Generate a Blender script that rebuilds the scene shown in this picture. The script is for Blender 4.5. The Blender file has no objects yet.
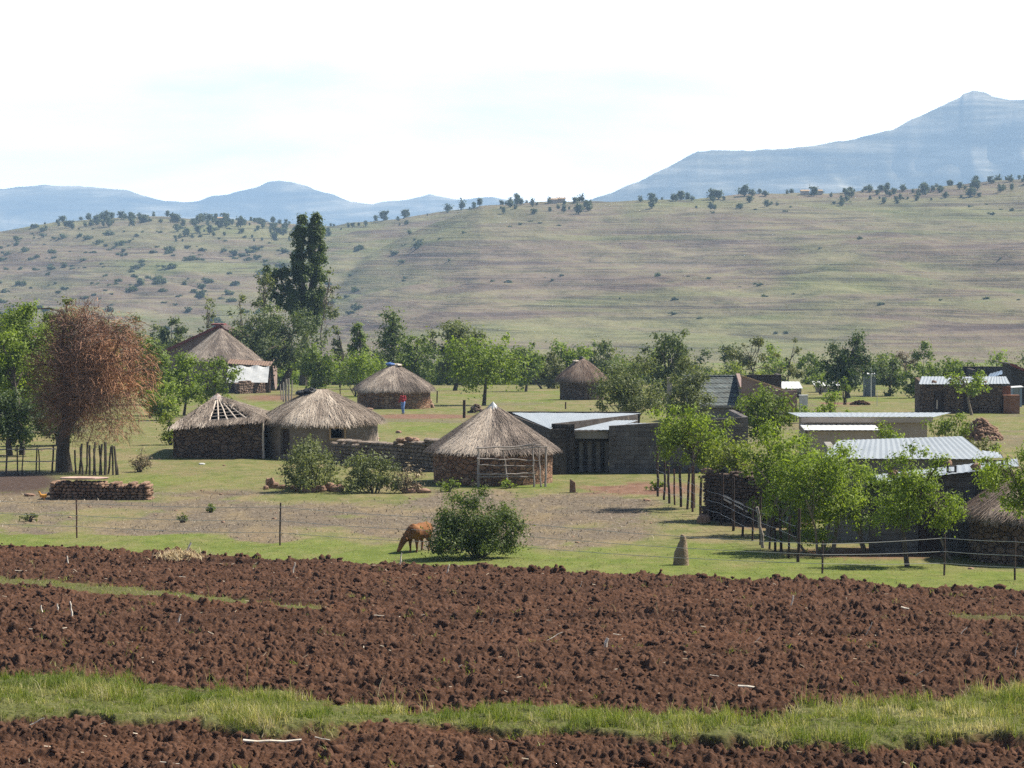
import bpy, bmesh, math, random
import numpy as np
from mathutils import Vector, Matrix

RNG = random.Random(11)
NR = np.random.default_rng(11)
S = bpy.context.scene
COL = S.collection
F = 2844.4            # focal length in pixels of the 1024 px frame (100 mm on 36 mm)
PITCH = math.atan(114 / F)
CAMZ = 10.0
CP, SP = math.cos(PITCH), math.sin(PITCH)

# ------------------------------------------------------------------ noise
def _hash(ix, iy, s):
    n = (ix.astype(np.int64) * 374761393 + iy.astype(np.int64) * 668265263 + s * 1442695041) & 0xFFFFFFFF
    n = ((n ^ (n >> 13)) * 1274126177) & 0xFFFFFFFF
    return ((n ^ (n >> 16)) & 0xFFFFFF) / float(0xFFFFFF)
def vnoise(x, y, s=0):
    x = np.asarray(x, float); y = np.asarray(y, float)
    ix = np.floor(x); iy = np.floor(y); fx = x - ix; fy = y - iy
    fx = fx * fx * (3 - 2 * fx); fy = fy * fy * (3 - 2 * fy)
    a = _hash(ix, iy, s); b = _hash(ix + 1, iy, s); c = _hash(ix, iy + 1, s); d = _hash(ix + 1, iy + 1, s)
    return (a + (b - a) * fx) * (1 - fy) + (c + (d - c) * fx) * fy
def fbm(x, y, s=0, o=4):
    t = 0; a = 0.5; n = 0
    for k in range(o):
        t = t + a * vnoise(np.asarray(x) * 2 ** k + 17.3 * k, np.asarray(y) * 2 ** k - 9.1 * k, s + k); n += a; a *= .5
    return t / n
def worley(x, y, s=0):
    ix = np.floor(x); iy = np.floor(y); best = np.full(np.shape(x), 9.); val = np.zeros(np.shape(x))
    for dx in (-1, 0, 1):
        for dy in (-1, 0, 1):
            cx = ix + dx; cy = iy + dy
            px = cx + .1 + .8 * _hash(cx, cy, s); py = cy + .1 + .8 * _hash(cx, cy, s + 1)
            d = np.hypot(px - x, py - y); m = d < best
            best = np.where(m, d, best); val = np.where(m, _hash(cx, cy, s + 2), val)
    return best, val
def sstep(a, b, v):
    t = np.clip((np.asarray(v, float) - a) / (b - a), 0, 1); return t * t * (3 - 2 * t)

# ------------------------------------------------------------------ terrain height
_rows = [(900, 38), (768, 45), (710, 52), (640, 66), (600, 77), (575, 85.5), (551, 95), (530, 104), (510, 113), (485, 126),
         (457, 148), (432, 180), (413, 217), (400, 255), (385, 320)]
_pd = [0.] + [d for _, d in _rows] + [420, 520, 680, 850, 1000]
_pz = [-7.0] + [-(y - 270) * d / F for y, d in _rows] + [-17, -21.5, -25.5, -27.5, -28]
_pz[1] = -7.75
_dd = np.arange(0, 1001, 1.0)
_zz = np.interp(_dd, _pd, _pz)
_k = np.ones(9) / 9
_zs = np.convolve(np.pad(_zz, 8, mode='edge'), np.convolve(_k, _k), mode='valid')
LFx = [-900, -300, 0, 60, 150, 250, 330, 400, 450, 480, 520, 600, 700, 800, 900, 2000]
LFy = [250, 244, 232, 222, 216, 221, 226, 219, 211, 208, 211, 225, 260, 300, 362, 362]
MNx = [-900, 190, 240, 300, 360, 420, 480, 540, 600, 700, 800, 900, 960, 1024, 1300, 2000]
MNy = [364, 364, 338, 298, 259, 229, 206, 203, 203, 198, 193, 190, 186, 180, 176, 190]
BUMPS = []            # (x, y, radius_x, radius_y, height)
def hill_one(px, d, xs, ys, dc, d0):
    s = np.clip((d - d0) / (dc - d0), 0, 1)
    hy = 362 + (np.interp(px, xs, ys) - 362) * s * (1.30 - .30 * s)
    return -(hy - 270) * d / F - np.maximum(d - dc, 0) * .16, np.sin(np.pi * s) ** .7 * np.clip((362 - np.interp(px, xs, ys)) / 100, 0, 1)
def hill_dc(px): return 1900. if px < 478 else 1600.
def gz(x, y):
    x = np.asarray(x, float); y = np.asarray(y, float)
    near = np.interp(y, _dd, _zs)
    px = 512 + x * F / np.maximum(y, 1)
    fl, el = hill_one(px, y, LFx, LFy, 1900., 1000.); fm, em = hill_one(px, y, MNx, MNy, 1600., 850.)
    rough = (fbm((x + y * .35) / 130, y / 280, 5, 4) - .5) * 36 + (fbm((x + y * .3) / 34, y / 70, 9, 4) - .5) * 8
    far = np.maximum(fl + rough * el, fm + rough * em) + (fbm(x / 26, y / 40, 31, 3) - .5) * 3.0 * sstep(850, 1000, y)
    w = sstep(820, 950, y)
    z = near * (1 - w) + far * w
    w2 = sstep(60, 90, y) * (1 - sstep(340, 420, y))
    z = z + (fbm(x / 7, y / 9, 2, 3) - .5) * .22 * w2
    for bx, by, rx, ry, h in BUMPS:
        z = z + h * np.exp(-((x - bx) / rx) ** 2 - ((y - by) / ry) ** 2)
    return z + CAMZ
def ray(px, py):
    cx = (px - 512) / F; cy = -(py - 384) / F
    return Vector((cx, CP + cy * SP, -SP + cy * CP))
def pd(px, py, d):
    r = ray(px, py); t = d / r.y
    return Vector((r.x * t, d, CAMZ + r.z * t))
def pz(px, py, z):
    r = ray(px, py); t = (z - CAMZ) / r.z
    return Vector((r.x * t, r.y * t, z))
def place(px, py, dmax=420):
    """point where the line of sight meets the ground"""
    r = ray(px, py); ds = np.arange(36, dmax, .5)
    x = r.x / r.y * ds; z = CAMZ + r.z / r.y * ds
    g = gz(x, ds); b = np.nonzero(z <= g)[0]
    d = float(ds[b[0]]) if len(b) else dmax
    lo, hi = d - .5, d
    for _ in range(12):
        m = (lo + hi) / 2
        if CAMZ + r.z / r.y * m <= gz(r.x / r.y * m, m): hi = m
        else: lo = m
    return Vector((r.x / r.y * hi, hi, float(gz(r.x / r.y * hi, hi))))
def onground(px, d):
    x = (px - 512) / F * d / CP
    return Vector((x, d, float(gz(x, d))))
def proj(x, y, z):
    dy = y; dz = z - CAMZ
    fwd = dy * CP - dz * SP; up = dy * SP + dz * CP
    return 512 + F * x / fwd, 384 - F * up / fwd

# ------------------------------------------------------------------ materials
def lin(c): return tuple(list(c) + [1.0])[:4]
def nmat(name):
    m = bpy.data.materials.new(name); m.use_nodes = True
    nt = m.node_tree; b = nt.nodes['Principled BSDF']; return m, nt, b
def N(nt, t, **kw):
    n = nt.nodes.new(t)
    for k, v in kw.items():
        if k.startswith('i_'): n.inputs[k[2:].replace('_', ' ')].default_value = v
        else: setattr(n, k, v)
    return n
def ramp(nt, fac, stops):
    r = nt.nodes.new('ShaderNodeValToRGB'); e = r.color_ramp.elements
    while len(e) < len(stops): e.new(.5)
    for k, (p, c) in enumerate(stops): e[k].position = p; e[k].color = lin(c)
    nt.links.new(fac, r.inputs[0]); return r.outputs[0]
def noise(nt, vec, scale, detail=4, rough=.6, dist=0):
    n = N(nt, 'ShaderNodeTexNoise'); n.inputs['Scale'].default_value = scale; n.inputs['Detail'].default_value = detail
    n.inputs['Roughness'].default_value = rough; n.inputs['Distortion'].default_value = dist
    if vec is not None: nt.links.new(vec, n.inputs['Vector'])
    return n.outputs['Fac']
def coords(nt, which='Object', scale=None):
    t = N(nt, 'ShaderNodeTexCoord'); v = t.outputs[which]
    if scale:
        mp = N(nt, 'ShaderNodeMapping'); mp.inputs['Scale'].default_value = scale; nt.links.new(v, mp.inputs['Vector']); v = mp.outputs[0]
    return v
def mixc(nt, fac, a, b, mode='MIX'):
    m = N(nt, 'ShaderNodeMix', data_type='RGBA', blend_type=mode)
    for sock, v in ((0, fac), (6, a), (7, b)):
        if hasattr(v, 'is_output'): nt.links.new(v, m.inputs[sock])
        elif sock == 0: m.inputs[0].default_value = v
        else: m.inputs[sock].default_value = lin(v)
    return m.outputs[2]
def mth(nt, op, a, b=None):
    m = N(nt, 'ShaderNodeMath', operation=op)
    for k, v in ((0, a), (1, b)):
        if v is None: continue
        if hasattr(v, 'is_output'): nt.links.new(v, m.inputs[k])
        else: m.inputs[k].default_value = v
    return m.outputs[0]
def bump(nt, b, h, strength=.5, dist=.02):
    n = N(nt, 'ShaderNodeBump'); n.inputs['Strength'].default_value = strength; n.inputs['Distance'].default_value = dist
    nt.links.new(h, n.inputs['Height']); nt.links.new(n.outputs[0], b.inputs['Normal'])
def mixmat(name, stops, scale=3, rough=.9, detail=5, bumpd=0, bscale=None, aniso=None, spec=.2, metallic=0):
    """generic worn surface: a colour ramp driven by noise, with optional bump"""
    m, nt, b = nmat(name); v = coords(nt, 'Object', aniso)
    f = noise(nt, v, scale, detail, .65, .3); c = ramp(nt, f, stops)
    nt.links.new(c, b.inputs['Base Color']); b.inputs['Roughness'].default_value = rough
    b.inputs['Specular IOR Level'].default_value = spec; b.inputs['Metallic'].default_value = metallic
    if bumpd: bump(nt, b, noise(nt, v, bscale or scale * 3, 4), .8, bumpd)
    return m
def leafmat(name, dark, light, trans=.35, rough=.6):
    m, nt, b = nmat(name)
    a = N(nt, 'ShaderNodeAttribute', attribute_name='tint')
    c = ramp(nt, a.outputs['Fac'], [(0, dark), (1, light)])
    nt.links.new(c, b.inputs['Base Color']); b.inputs['Roughness'].default_value = rough; b.inputs['Specular IOR Level'].default_value = .25
    tr = N(nt, 'ShaderNodeBsdfTranslucent')
    tc = mixc(nt, 1.0, c, (1.15, 1.2, .55), 'MULTIPLY'); nt.links.new(tc, tr.inputs['Color'])
    mx = N(nt, 'ShaderNodeMixShader'); mx.inputs[0].default_value = trans
    nt.links.new(b.outputs[0], mx.inputs[1]); nt.links.new(tr.outputs[0], mx.inputs[2])
    nt.links.new(mx.outputs[0], nt.nodes['Material Output'].inputs['Surface'])
    return m
def tintmat(name, stops, rough=.9, scale=2.0, amt=.25):
    """colour by the per-straw tint, broken by a little noise"""
    m, nt, b = nmat(name)
    a = N(nt, 'ShaderNodeAttribute', attribute_name='tint')
    n = noise(nt, coords(nt), scale, 4)
    f = mth(nt, 'ADD', a.outputs['Fac'], mth(nt, 'MULTIPLY', mth(nt, 'SUBTRACT', n, .5), amt))
    nt.links.new(ramp(nt, f, stops), b.inputs['Base Color']); b.inputs['Roughness'].default_value = rough
    b.inputs['Specular IOR Level'].default_value = .15
    return m
def stonemat(name, cols, scale=3.2, mortar=(.10, .07, .05), squash=(1, 1, 1.6), mw=.06):
    m, nt, b = nmat(name); v = coords(nt, 'Object', squash)
    vd = N(nt, 'ShaderNodeVectorMath', operation='ADD')
    nz = N(nt, 'ShaderNodeTexNoise'); nz.inputs['Scale'].default_value = scale * 1.1; nt.links.new(v, nz.inputs['Vector'])
    sc = N(nt, 'ShaderNodeVectorMath', operation='SCALE'); sc.inputs['Scale'].default_value = .22; nt.links.new(nz.outputs['Color'], sc.inputs[0])
    nt.links.new(v, vd.inputs[0]); nt.links.new(sc.outputs[0], vd.inputs[1])
    vo = N(nt, 'ShaderNodeTexVoronoi'); vo.inputs['Scale'].default_value = scale; nt.links.new(vd.outputs[0], vo.inputs['Vector'])
    ve = N(nt, 'ShaderNodeTexVoronoi', feature='DISTANCE_TO_EDGE'); ve.inputs['Scale'].default_value = scale; nt.links.new(vd.outputs[0], ve.inputs['Vector'])
    sep = N(nt, 'ShaderNodeSeparateColor'); nt.links.new(vo.outputs['Color'], sep.inputs[0])
    c = ramp(nt, sep.outputs[0], [(i / (len(cols) - 1), k) for i, k in enumerate(cols)])
    c = mixc(nt, noise(nt, v, scale * 5, 3), mixc(nt, .35, c, (.5, .5, .5), 'MULTIPLY'), c)
    mf = ramp(nt, ve.outputs['Distance'], [(mw * .4, (0, 0, 0)), (mw * 1.6, (1, 1, 1))])
    nt.links.new(mixc(nt, mf, mortar, c), b.inputs['Base Color']); b.inputs['Roughness'].default_value = .95
    b.inputs['Specular IOR Level'].default_value = .15
    bump(nt, b, mth(nt, 'ADD', mf, mth(nt, 'MULTIPLY', noise(nt, v, scale * 6, 3), .4)), 1, .05)
    return m
def brickmat(name, c1, c2, mortar, bw=.42, bh=.21, msz=.012):
    m, nt, b = nmat(name); v = coords(nt)
    s = N(nt, 'ShaderNodeSeparateXYZ'); nt.links.new(v, s.inputs[0])
    cb = N(nt, 'ShaderNodeCombineXYZ'); nt.links.new(mth(nt, 'ADD', s.outputs[0], s.outputs[1]), cb.inputs[0]); nt.links.new(s.outputs[2], cb.inputs[1])
    br = N(nt, 'ShaderNodeTexBrick'); nt.links.new(cb.outputs[0], br.inputs['Vector'])
    br.inputs['Scale'].default_value = 1; br.inputs['Brick Width'].default_value = bw; br.inputs['Row Height'].default_value = bh
    br.inputs['Mortar Size'].default_value = msz; br.inputs['Color1'].default_value = lin(c1); br.inputs['Color2'].default_value = lin(c2); br.inputs['Mortar'].default_value = lin(mortar)
    c = mixc(nt, ramp(nt, noise(nt, coords(nt, 'Object', (1, 1, .35)), 1.6, 7, .7), [(.35, (0, 0, 0)), (.65, (1, 1, 1))]), mixc(nt, .85, br.outputs['Color'], (.5, .43, .38), 'MULTIPLY'), br.outputs['Color'])
    c = mixc(nt, ramp(nt, noise(nt, v, 3.5, 6, .7), [(.55, (0, 0, 0)), (.75, (.5, .5, .5))]), c, (.30, .26, .22))
    nt.links.new(c, b.inputs['Base Color']); b.inputs['Roughness'].default_value = .95; b.inputs['Specular IOR Level'].default_value = .15
    bump(nt, b, mth(nt, 'ADD', mth(nt, 'MULTIPLY', br.outputs['Fac'], -1), mth(nt, 'MULTIPLY', noise(nt, v, 14, 3), .5)), .8, .02)
    return m

M = {}
M['stone_brown'] = stonemat('stone_brown', [(.16, .075, .045), (.30, .17, .10), (.22, .12, .075), (.38, .25, .16)], 3.0, (.12, .075, .05))
M['stone_grey'] = stonemat('stone_grey', [(.13, .085, .06), (.24, .17, .13), (.17, .11, .08), (.30, .22, .17)], 3.4, (.06, .04, .03))
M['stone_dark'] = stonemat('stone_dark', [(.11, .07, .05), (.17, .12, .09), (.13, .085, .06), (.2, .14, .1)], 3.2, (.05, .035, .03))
M['mud'] = mixmat('mud_plaster', [(.3, (.13, .10, .08)), (.55, (.20, .16, .13)), (.75, (.25, .2, .16))], 1.6, bumpd=.02)
M['mud_tan'] = mixmat('tan_mud_frame', [(.3, (.30, .20, .11)), (.7, (.40, .28, .17))], 4, bumpd=.01)
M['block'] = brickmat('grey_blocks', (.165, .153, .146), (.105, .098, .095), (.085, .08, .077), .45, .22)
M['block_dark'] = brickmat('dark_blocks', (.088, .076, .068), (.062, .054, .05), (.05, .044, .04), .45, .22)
M['brick'] = brickmat('red_bricks', (.36, .17, .10), (.27, .12, .075), (.22, .15, .11), .23, .085)
M['plaster'] = mixmat('cream_plaster', [(.3, (.33, .27, .22)), (.7, (.42, .35, .29))], 1.1, bumpd=.006)
M['plaster_grey'] = mixmat('grey_plaster', [(.3, (.17, .155, .14)), (.7, (.26, .24, .215))], 1.2, bumpd=.006)
M['plaster_red'] = mixmat('faded_red_plaster', [(.3, (.19, .13, .115)), (.7, (.28, .2, .17))], 1.2, bumpd=.006)
def metalmat(name, a, b_, rough=.45, metallic=.35):
    m, nt, b = nmat(name); v = coords(nt, 'Object', (1, .25, 1))
    c = ramp(nt, noise(nt, v, 1.3, 6, .7), [(.25, b_), (.5, a), (.8, a)])
    ru = ramp(nt, noise(nt, coords(nt), 2.2, 6, .75), [(.62, (0, 0, 0)), (.78, (1, 1, 1))])
    c = mixc(nt, mth(nt, 'MULTIPLY', ru, .45), c, (.28, .17, .11))
    nt.links.new(c, b.inputs['Base Color']); b.inputs['Roughness'].default_value = rough; b.inputs['Metallic'].default_value = metallic
    return m
M['zinc'] = metalmat('zinc_sheet', (.19, .21, .225), (.15, .165, .18), .5, 0)
M['zinc_bright'] = metalmat('bright_zinc_sheet', (.235, .255, .27), (.185, .205, .22), .5, 0)
M['zinc_blue'] = metalmat('blue_zinc_sheet', (.20, .26, .34), (.15, .20, .27))
M['white_paint'] = mixmat('white_paint', [(.3, (.40, .40, .39)), (.6, (.52, .52, .51))], 3, .6)
M['dark'] = mixmat('dark_opening', [(.3, (.012, .01, .009)), (.7, (.025, .02, .018))], 3)
M['void'] = mixmat('black_plastic', [(.3, (.012, .012, .014)), (.7, (.03, .03, .035))], 6, .45, bumpd=.02)
M['wood_grey'] = mixmat('weathered_wood', [(.3, (.20, .165, .14)), (.7, (.36, .32, .29))], 5, aniso=(1, 1, .2), bumpd=.006)
M['wood_pale'] = mixmat('pale_peeled_wood', [(.3, (.42, .34, .27)), (.7, (.60, .52, .44))], 5, aniso=(1, 1, .2))
M['wood_dark'] = mixmat('dark_wood', [(.3, (.035, .025, .022)), (.7, (.085, .058, .048))], 6, aniso=(1, 1, .2), bumpd=.006)
M['wood_red'] = mixmat('reddish_wood', [(.3, (.07, .035, .028)), (.7, (.13, .07, .055))], 6, aniso=(1, 1, .2))
M['bark'] = mixmat('bark', [(.3, (.045, .034, .027)), (.7, (.12, .095, .075))], 7, aniso=(1, 1, .3), bumpd=.02)
M['bark_pale'] = mixmat('pale_bark', [(.3, (.12, .095, .075)), (.7, (.26, .215, .17))], 7, aniso=(1, 1, .3), bumpd=.02)
M['red_tile'] = mixmat('red_painted_sheet', [(.3, (.13, .032, .03)), (.7, (.21, .065, .055))], 3, .7)
M['slate_tile'] = brickmat('slate_green_tiles', (.155, .18, .175), (.11, .13, .13), (.035, .04, .04), .33, .30, .03)
M['wire'] = mixmat('galvanised_wire', [(.3, (.30, .29, .28)), (.7, (.48, .47, .45))], 20, .5, metallic=.5)
M['rock'] = mixmat('fieldstone', [(.25, (.13, .075, .05)), (.5, (.26, .16, .11)), (.8, (.36, .25, .18))], 2.4, bumpd=.03)
M['rock_grey'] = mixmat('grey_fieldstone', [(.25, (.095, .072, .056)), (.5, (.185, .145, .115)), (.8, (.33, .275, .225))], 1.7, bumpd=.03)
M['rock_brown'] = mixmat('brown_fieldstone', [(.25, (.095, .056, .036)), (.5, (.20, .122, .08)), (.8, (.37, .245, .165))], 1.9, bumpd=.03)
M['rock_shaded'] = mixmat('shaded_fieldstone', [(.25, (.05, .035, .028)), (.5, (.10, .07, .055)), (.8, (.17, .12, .09))], 2.2, bumpd=.03)  # darker copy of the fieldstone: tree shade on the kraal wall put into the colour
M['brown_sheet'] = mixmat('brown_roof_sheet', [(.3, (.06, .04, .036)), (.7, (.11, .075, .065))], 2, .7)
M['mound'] = mixmat('mound_clay', [(.25, (.13, .095, .06)), (.5, (.21, .155, .10)), (.8, (.29, .22, .15))], 4, bumpd=.05)
M['thatch'] = tintmat('thatch', [(0, (.035, .028, .024)), (.35, (.135, .108, .09)), (.65, (.25, .20, .165)), (1, (.58, .485, .39))])
M['thatch_red'] = tintmat('brown_thatch', [(0, (.04, .03, .024)), (.35, (.14, .095, .072)), (.65, (.24, .175, .135)), (1, (.42, .33, .26))])
M['thatch_old'] = tintmat('grey_thatch', [(0, (.05, .038, .03)), (.35, (.17, .135, .108)), (.65, (.31, .25, .20)), (1, (.62, .53, .43))])
LEAF = {
 'bright': leafmat('leaf_bright', (.115, .165, .02), (.25, .32, .05), .45),
 'mid': leafmat('leaf_mid', (.075, .11, .018), (.18, .235, .045), .42),
 'dark': leafmat('leaf_dark', (.034, .056, .016), (.085, .12, .034), .32),
 'grey': leafmat('leaf_grey', (.095, .114, .044), (.20, .22, .095), .38),
 'olive': leafmat('leaf_olive', (.085, .095, .032), (.17, .18, .062), .3),
 'yellow': leafmat('leaf_yellow', (.13, .165, .024), (.26, .30, .06), .45),
 'poplar': leafmat('leaf_poplar', (.045, .072, .02), (.145, .185, .052), .4),
 'bluish': leafmat('leaf_bluish', (.06, .084, .028), (.14, .17, .065), .38),
 'rust': tintmat('dead_twigs', [(0, (.10, .065, .052)), (.3, (.25, .145, .10)), (.6, (.36, .19, .11)), (1, (.52, .27, .14))], amt=.2),
 'dry': tintmat('dry_stems', [(0, (.10, .075, .045)), (.5, (.22, .17, .10)), (1, (.38, .31, .2))], amt=.2),
 'shrub': leafmat('leaf_shrub', (.045, .062, .026), (.105, .13, .05), .35),
 'field_bush': leafmat('leaf_field_bush', (.055, .08, .02), (.165, .21, .06), .4),
}

# ------------------------------------------------------------------ mesh helpers
def npmesh(name, verts, polys, tint=None, smooth=False, zone=None):
    """verts (n,3); polys: list of (m,k) index arrays"""
    me = bpy.data.meshes.new(name)
    verts = np.ascontiguousarray(verts, np.float32)
    me.vertices.add(len(verts)); me.vertices.foreach_set('co', verts.ravel())
    polys = [np.asarray(p, np.int32) for p in polys if len(p)]
    nl = sum(p.size for p in polys); npol = sum(len(p) for p in polys)
    me.loops.add(nl); me.loops.foreach_set('vertex_index', np.concatenate([p.ravel() for p in polys]))
    me.polygons.add(npol)
    sizes = np.concatenate([np.full(len(p), p.shape[1], np.int32) for p in polys])
    starts = np.concatenate([[0], np.cumsum(sizes)[:-1]]).astype(np.int32)
    me.polygons.foreach_set('loop_start', starts)
    if smooth: me.polygons.foreach_set('use_smooth', np.ones(npol, bool))
    if tint is not None:
        a = me.attributes.new('tint', 'FLOAT', 'POINT'); a.data.foreach_set('value', np.ascontiguousarray(tint, np.float32))
    if zone is not None:
        a = me.attributes.new('zone', 'FLOAT_COLOR', 'POINT'); a.data.foreach_set('color', np.ascontiguousarray(zone, np.float32).ravel())
    me.update(calc_edges=True); me.validate()
    return me
ORG = {}
def link(name, me, mat, parent=None):
    o = bpy.data.objects.new(name, me); COL.objects.link(o)
    if mat is not None and not me.materials: me.materials.append(mat)
    if parent is not None: o.parent = parent; ORG[o.name] = ORG[parent.name]
    return o
def tag(o, label, cat, group=None, kind=None):
    if label: o['label'] = label
    if cat: o['category'] = cat
    if group: o['group'] = group
    if kind: o['kind'] = kind
    return o
def thing(name, label, cat, loc, group=None):
    o = bpy.data.objects.new(name, None); COL.objects.link(o); o.location = loc; o.empty_display_size = .3
    ORG[o.name] = Vector(loc); return tag(o, label, cat, group)
class MB:
    """collects shapes in world coordinates; build() links them as ONE mesh object"""
    def __init__(s): s.v = []; s.f = []; s.t = []
    def add(s, vs, fs, t=.5):
        n = len(s.v); s.v += [tuple(v) for v in vs]; s.f += [tuple(i + n for i in f) for f in fs]; s.t += [t] * len(vs)
    def hexa(s, b, t):
        """box between a bottom ring b and a top ring t of four points each"""
        s.add(list(b) + list(t), [(3, 2, 1, 0), (4, 5, 6, 7), (0, 1, 5, 4), (1, 2, 6, 5), (2, 3, 7, 6), (3, 0, 4, 7)])
    def box(s, c, size, rz=0, rx=0, ry=0, jit=0):
        m = Matrix.Rotation(rz, 3, 'Z') @ Matrix.Rotation(ry, 3, 'Y') @ Matrix.Rotation(rx, 3, 'X'); h = Vector(size) / 2
        def p(a, b, d): return Vector(c) + m @ Vector((a * h.x * (1 + RNG.uniform(-jit, jit)), b * h.y * (1 + RNG.uniform(-jit, jit)), d * h.z * (1 + RNG.uniform(-jit, jit))))
        s.hexa([p(-1, -1, -1), p(1, -1, -1), p(1, 1, -1), p(-1, 1, -1)], [p(-1, -1, 1), p(1, -1, 1), p(1, 1, 1), p(-1, 1, 1)])
    def tube(s, pts, rad, n=6, t=.5, caps=True):
        pts = [Vector(p) for p in pts]; rad = rad if hasattr(rad, '__len__') else [rad] * len(pts); base = len(s.v); vs = []; fs = []
        for i, p in enumerate(pts):
            d = (pts[min(i + 1, len(pts) - 1)] - pts[max(i - 1, 0)]); d = d.normalized() if d.length > 1e-9 else Vector((0, 0, 1))
            a = d.cross(Vector((.31, .95, .05))); a = a.normalized() if a.length > 1e-6 else Vector((1, 0, 0)); b = d.cross(a)
            for k in range(n):
                q = 2 * math.pi * k / n; vs.append(p + (a * math.cos(q) + b * math.sin(q)) * rad[i])
        for i in range(len(pts) - 1):
            for k in range(n): fs.append((i * n + k, i * n + (k + 1) % n, (i + 1) * n + (k + 1) % n, (i + 1) * n + k))
        if caps: fs.append(tuple(range(n - 1, -1, -1))); fs.append(tuple((len(pts) - 1) * n + k for k in range(n)))
        s.add(vs, fs, t)
    def stick(s, a, b, r, jit=.03, n=5, seg=4, taper=.75):
        a = Vector(a); b = Vector(b); L = (b - a).length
        pts = [a.lerp(b, i / seg) + (Vector((RNG.uniform(-1, 1), RNG.uniform(-1, 1), RNG.uniform(-.5, .5))) * jit * L if 0 < i < seg else Vector()) for i in range(seg + 1)]
        s.tube(pts, [r * (1 + (taper - 1) * i / seg) for i in range(seg + 1)], n)
    def ball(s, c, r, jit=0, n=6, m=8):
        r = Vector(r) if hasattr(r, '__len__') else Vector((r, r, r)); c = Vector(c); vs = []; fs = []
        for i in range(n + 1):
            th = math.pi * i / n
            for k in range(m):
                ph = 2 * math.pi * k / m; j = 1 + RNG.uniform(-jit, jit)
                vs.append(c + Vector((math.sin(th) * math.cos(ph) * r.x, math.sin(th) * math.sin(ph) * r.y, math.cos(th) * r.z)) * j)
        for i in range(n):
            for k in range(m): fs.append((i * m + k, (i + 1) * m + k, (i + 1) * m + (k + 1) % m, i * m + (k + 1) % m))
        s.add(vs, fs)
    def stone(s, c, size, rz=0, jit=.22, tilt=.15):
        """irregular rounded-off block"""
        m = Matrix.Rotation(rz, 3, 'Z') @ Matrix.Rotation(RNG.uniform(-tilt, tilt), 3, 'X') @ Matrix.Rotation(RNG.uniform(-tilt, tilt), 3, 'Y')
        h = Vector(size) / 2; ch = .62; vs = []
        for z, k in ((-1, ch), (-.5, 1), (.5, 1), (1, ch)):
            for x, y in ((-1, -.55), (-.55, -1), (.55, -1), (1, -.55), (1, .55), (.55, 1), (-.55, 1), (-1, .55)):
                vs.append(Vector(c) + m @ Vector((x * h.x * k * (1 + RNG.uniform(-jit, jit)), y * h.y * k * (1 + RNG.uniform(-jit, jit)), z * h.z * (1 + RNG.uniform(-jit, jit) * .7))))
        fs = [tuple(range(7, -1, -1)), tuple(range(24, 32))]
        for r in range(3):
            for k in range(8): fs.append((r * 8 + k, r * 8 + (k + 1) % 8, r * 8 + 8 + (k + 1) % 8, r * 8 + 8 + k))
        s.add(vs, fs)
    def wall(s, p0, p1, z0, za, zb=None, th=.22, openings=()):
        """wall from p0 to p1 (x, y), top sloping from za to zb, with real openings (s0, s1, zlow, zhigh)"""
        zb = za if zb is None else zb; a = Vector((p0[0], p0[1], 0)); b = Vector((p1[0], p1[1], 0)); L = (b - a).length; u = (b - a) / L; n = Vector((-u.y, u.x, 0)) * th
        def top(q): return za + (zb - za) * q / L
        def piece(q0, q1, l0, l1, h0, h1):
            A = a + u * q0; B = a + u * q1
            s.hexa([A + Vector((0, 0, l0)), B + Vector((0, 0, l1)), B + n + Vector((0, 0, l1)), A + n + Vector((0, 0, l0))],
                   [A + Vector((0, 0, h0)), B + Vector((0, 0, h1)), B + n + Vector((0, 0, h1)), A + n + Vector((0, 0, h0))])
        q = 0
        for s0, s1, lo, hi in sorted(openings):
            if s0 > q: piece(q, s0, z0, z0, top(q), top(s0))
            if lo > z0 + .01: piece(s0, s1, z0, z0, lo, lo)
            piece(s0, s1, hi, hi, top(s0), top(s1)); q = s1
        if q < L: piece(q, L, z0, z0, top(q), top(L))
    def sheet(s, a, b, c, d, pitch=.2, amp=.02, th=.012):
        """corrugated sheet: a-b is the eave, d-c the ridge, ribs run from eave to ridge"""
        a, b, c, d = map(Vector, (a, b, c, d)); n = max(4, int((b - a).length / pitch) * 4); vs = []; fs = []
        nn = (b - a).cross(d - a).normalized()
        for i in range(n + 1):
            q = i / n; o = nn * amp * math.sin(i * math.pi / 2); L = a.lerp(b, q) + o; H = d.lerp(c, q) + o
            vs += [L, H, L - nn * th, H - nn * th]
        for i in range(n):
            k = i * 4; fs += [(k, k + 4, k + 5, k + 1), (k + 2, k + 3, k + 7, k + 6), (k, k + 2, k + 6, k + 4), (k + 1, k + 5, k + 7, k + 3)]
        fs += [(0, 1, 3, 2), (n * 4, n * 4 + 2, n * 4 + 3, n * 4 + 1)]
        s.add(vs, fs)
    def slab(s, a, b, c, d, th):
        a, b, c, d = map(Vector, (a, b, c, d)); dn = Vector((0, 0, -th)); s.hexa([a + dn, b + dn, c + dn, d + dn], [a, b, c, d])
    def build(s, name, mat, parent=None, smooth=False, bevel=0):
        me = bpy.data.meshes.new(name); o0 = ORG[parent.name] if parent is not None else Vector()
        if parent is None:
            v = np.array(s.v); o0 = Vector((float(v[:, 0].mean()), float(v[:, 1].mean()), float(v[:, 2].min())))
        me.from_pydata([Vector(v) - o0 for v in s.v], [], s.f)
        a = me.attributes.new('tint', 'FLOAT', 'POINT'); a.data.foreach_set('value', np.array(s.t, np.float32))
        if smooth: me.polygons.foreach_set('use_smooth', np.ones(len(me.polygons), bool))
        me.update()
        o = link(name, me, mat, parent)
        if parent is None: o.location = o0; ORG[o.name] = o0
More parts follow.
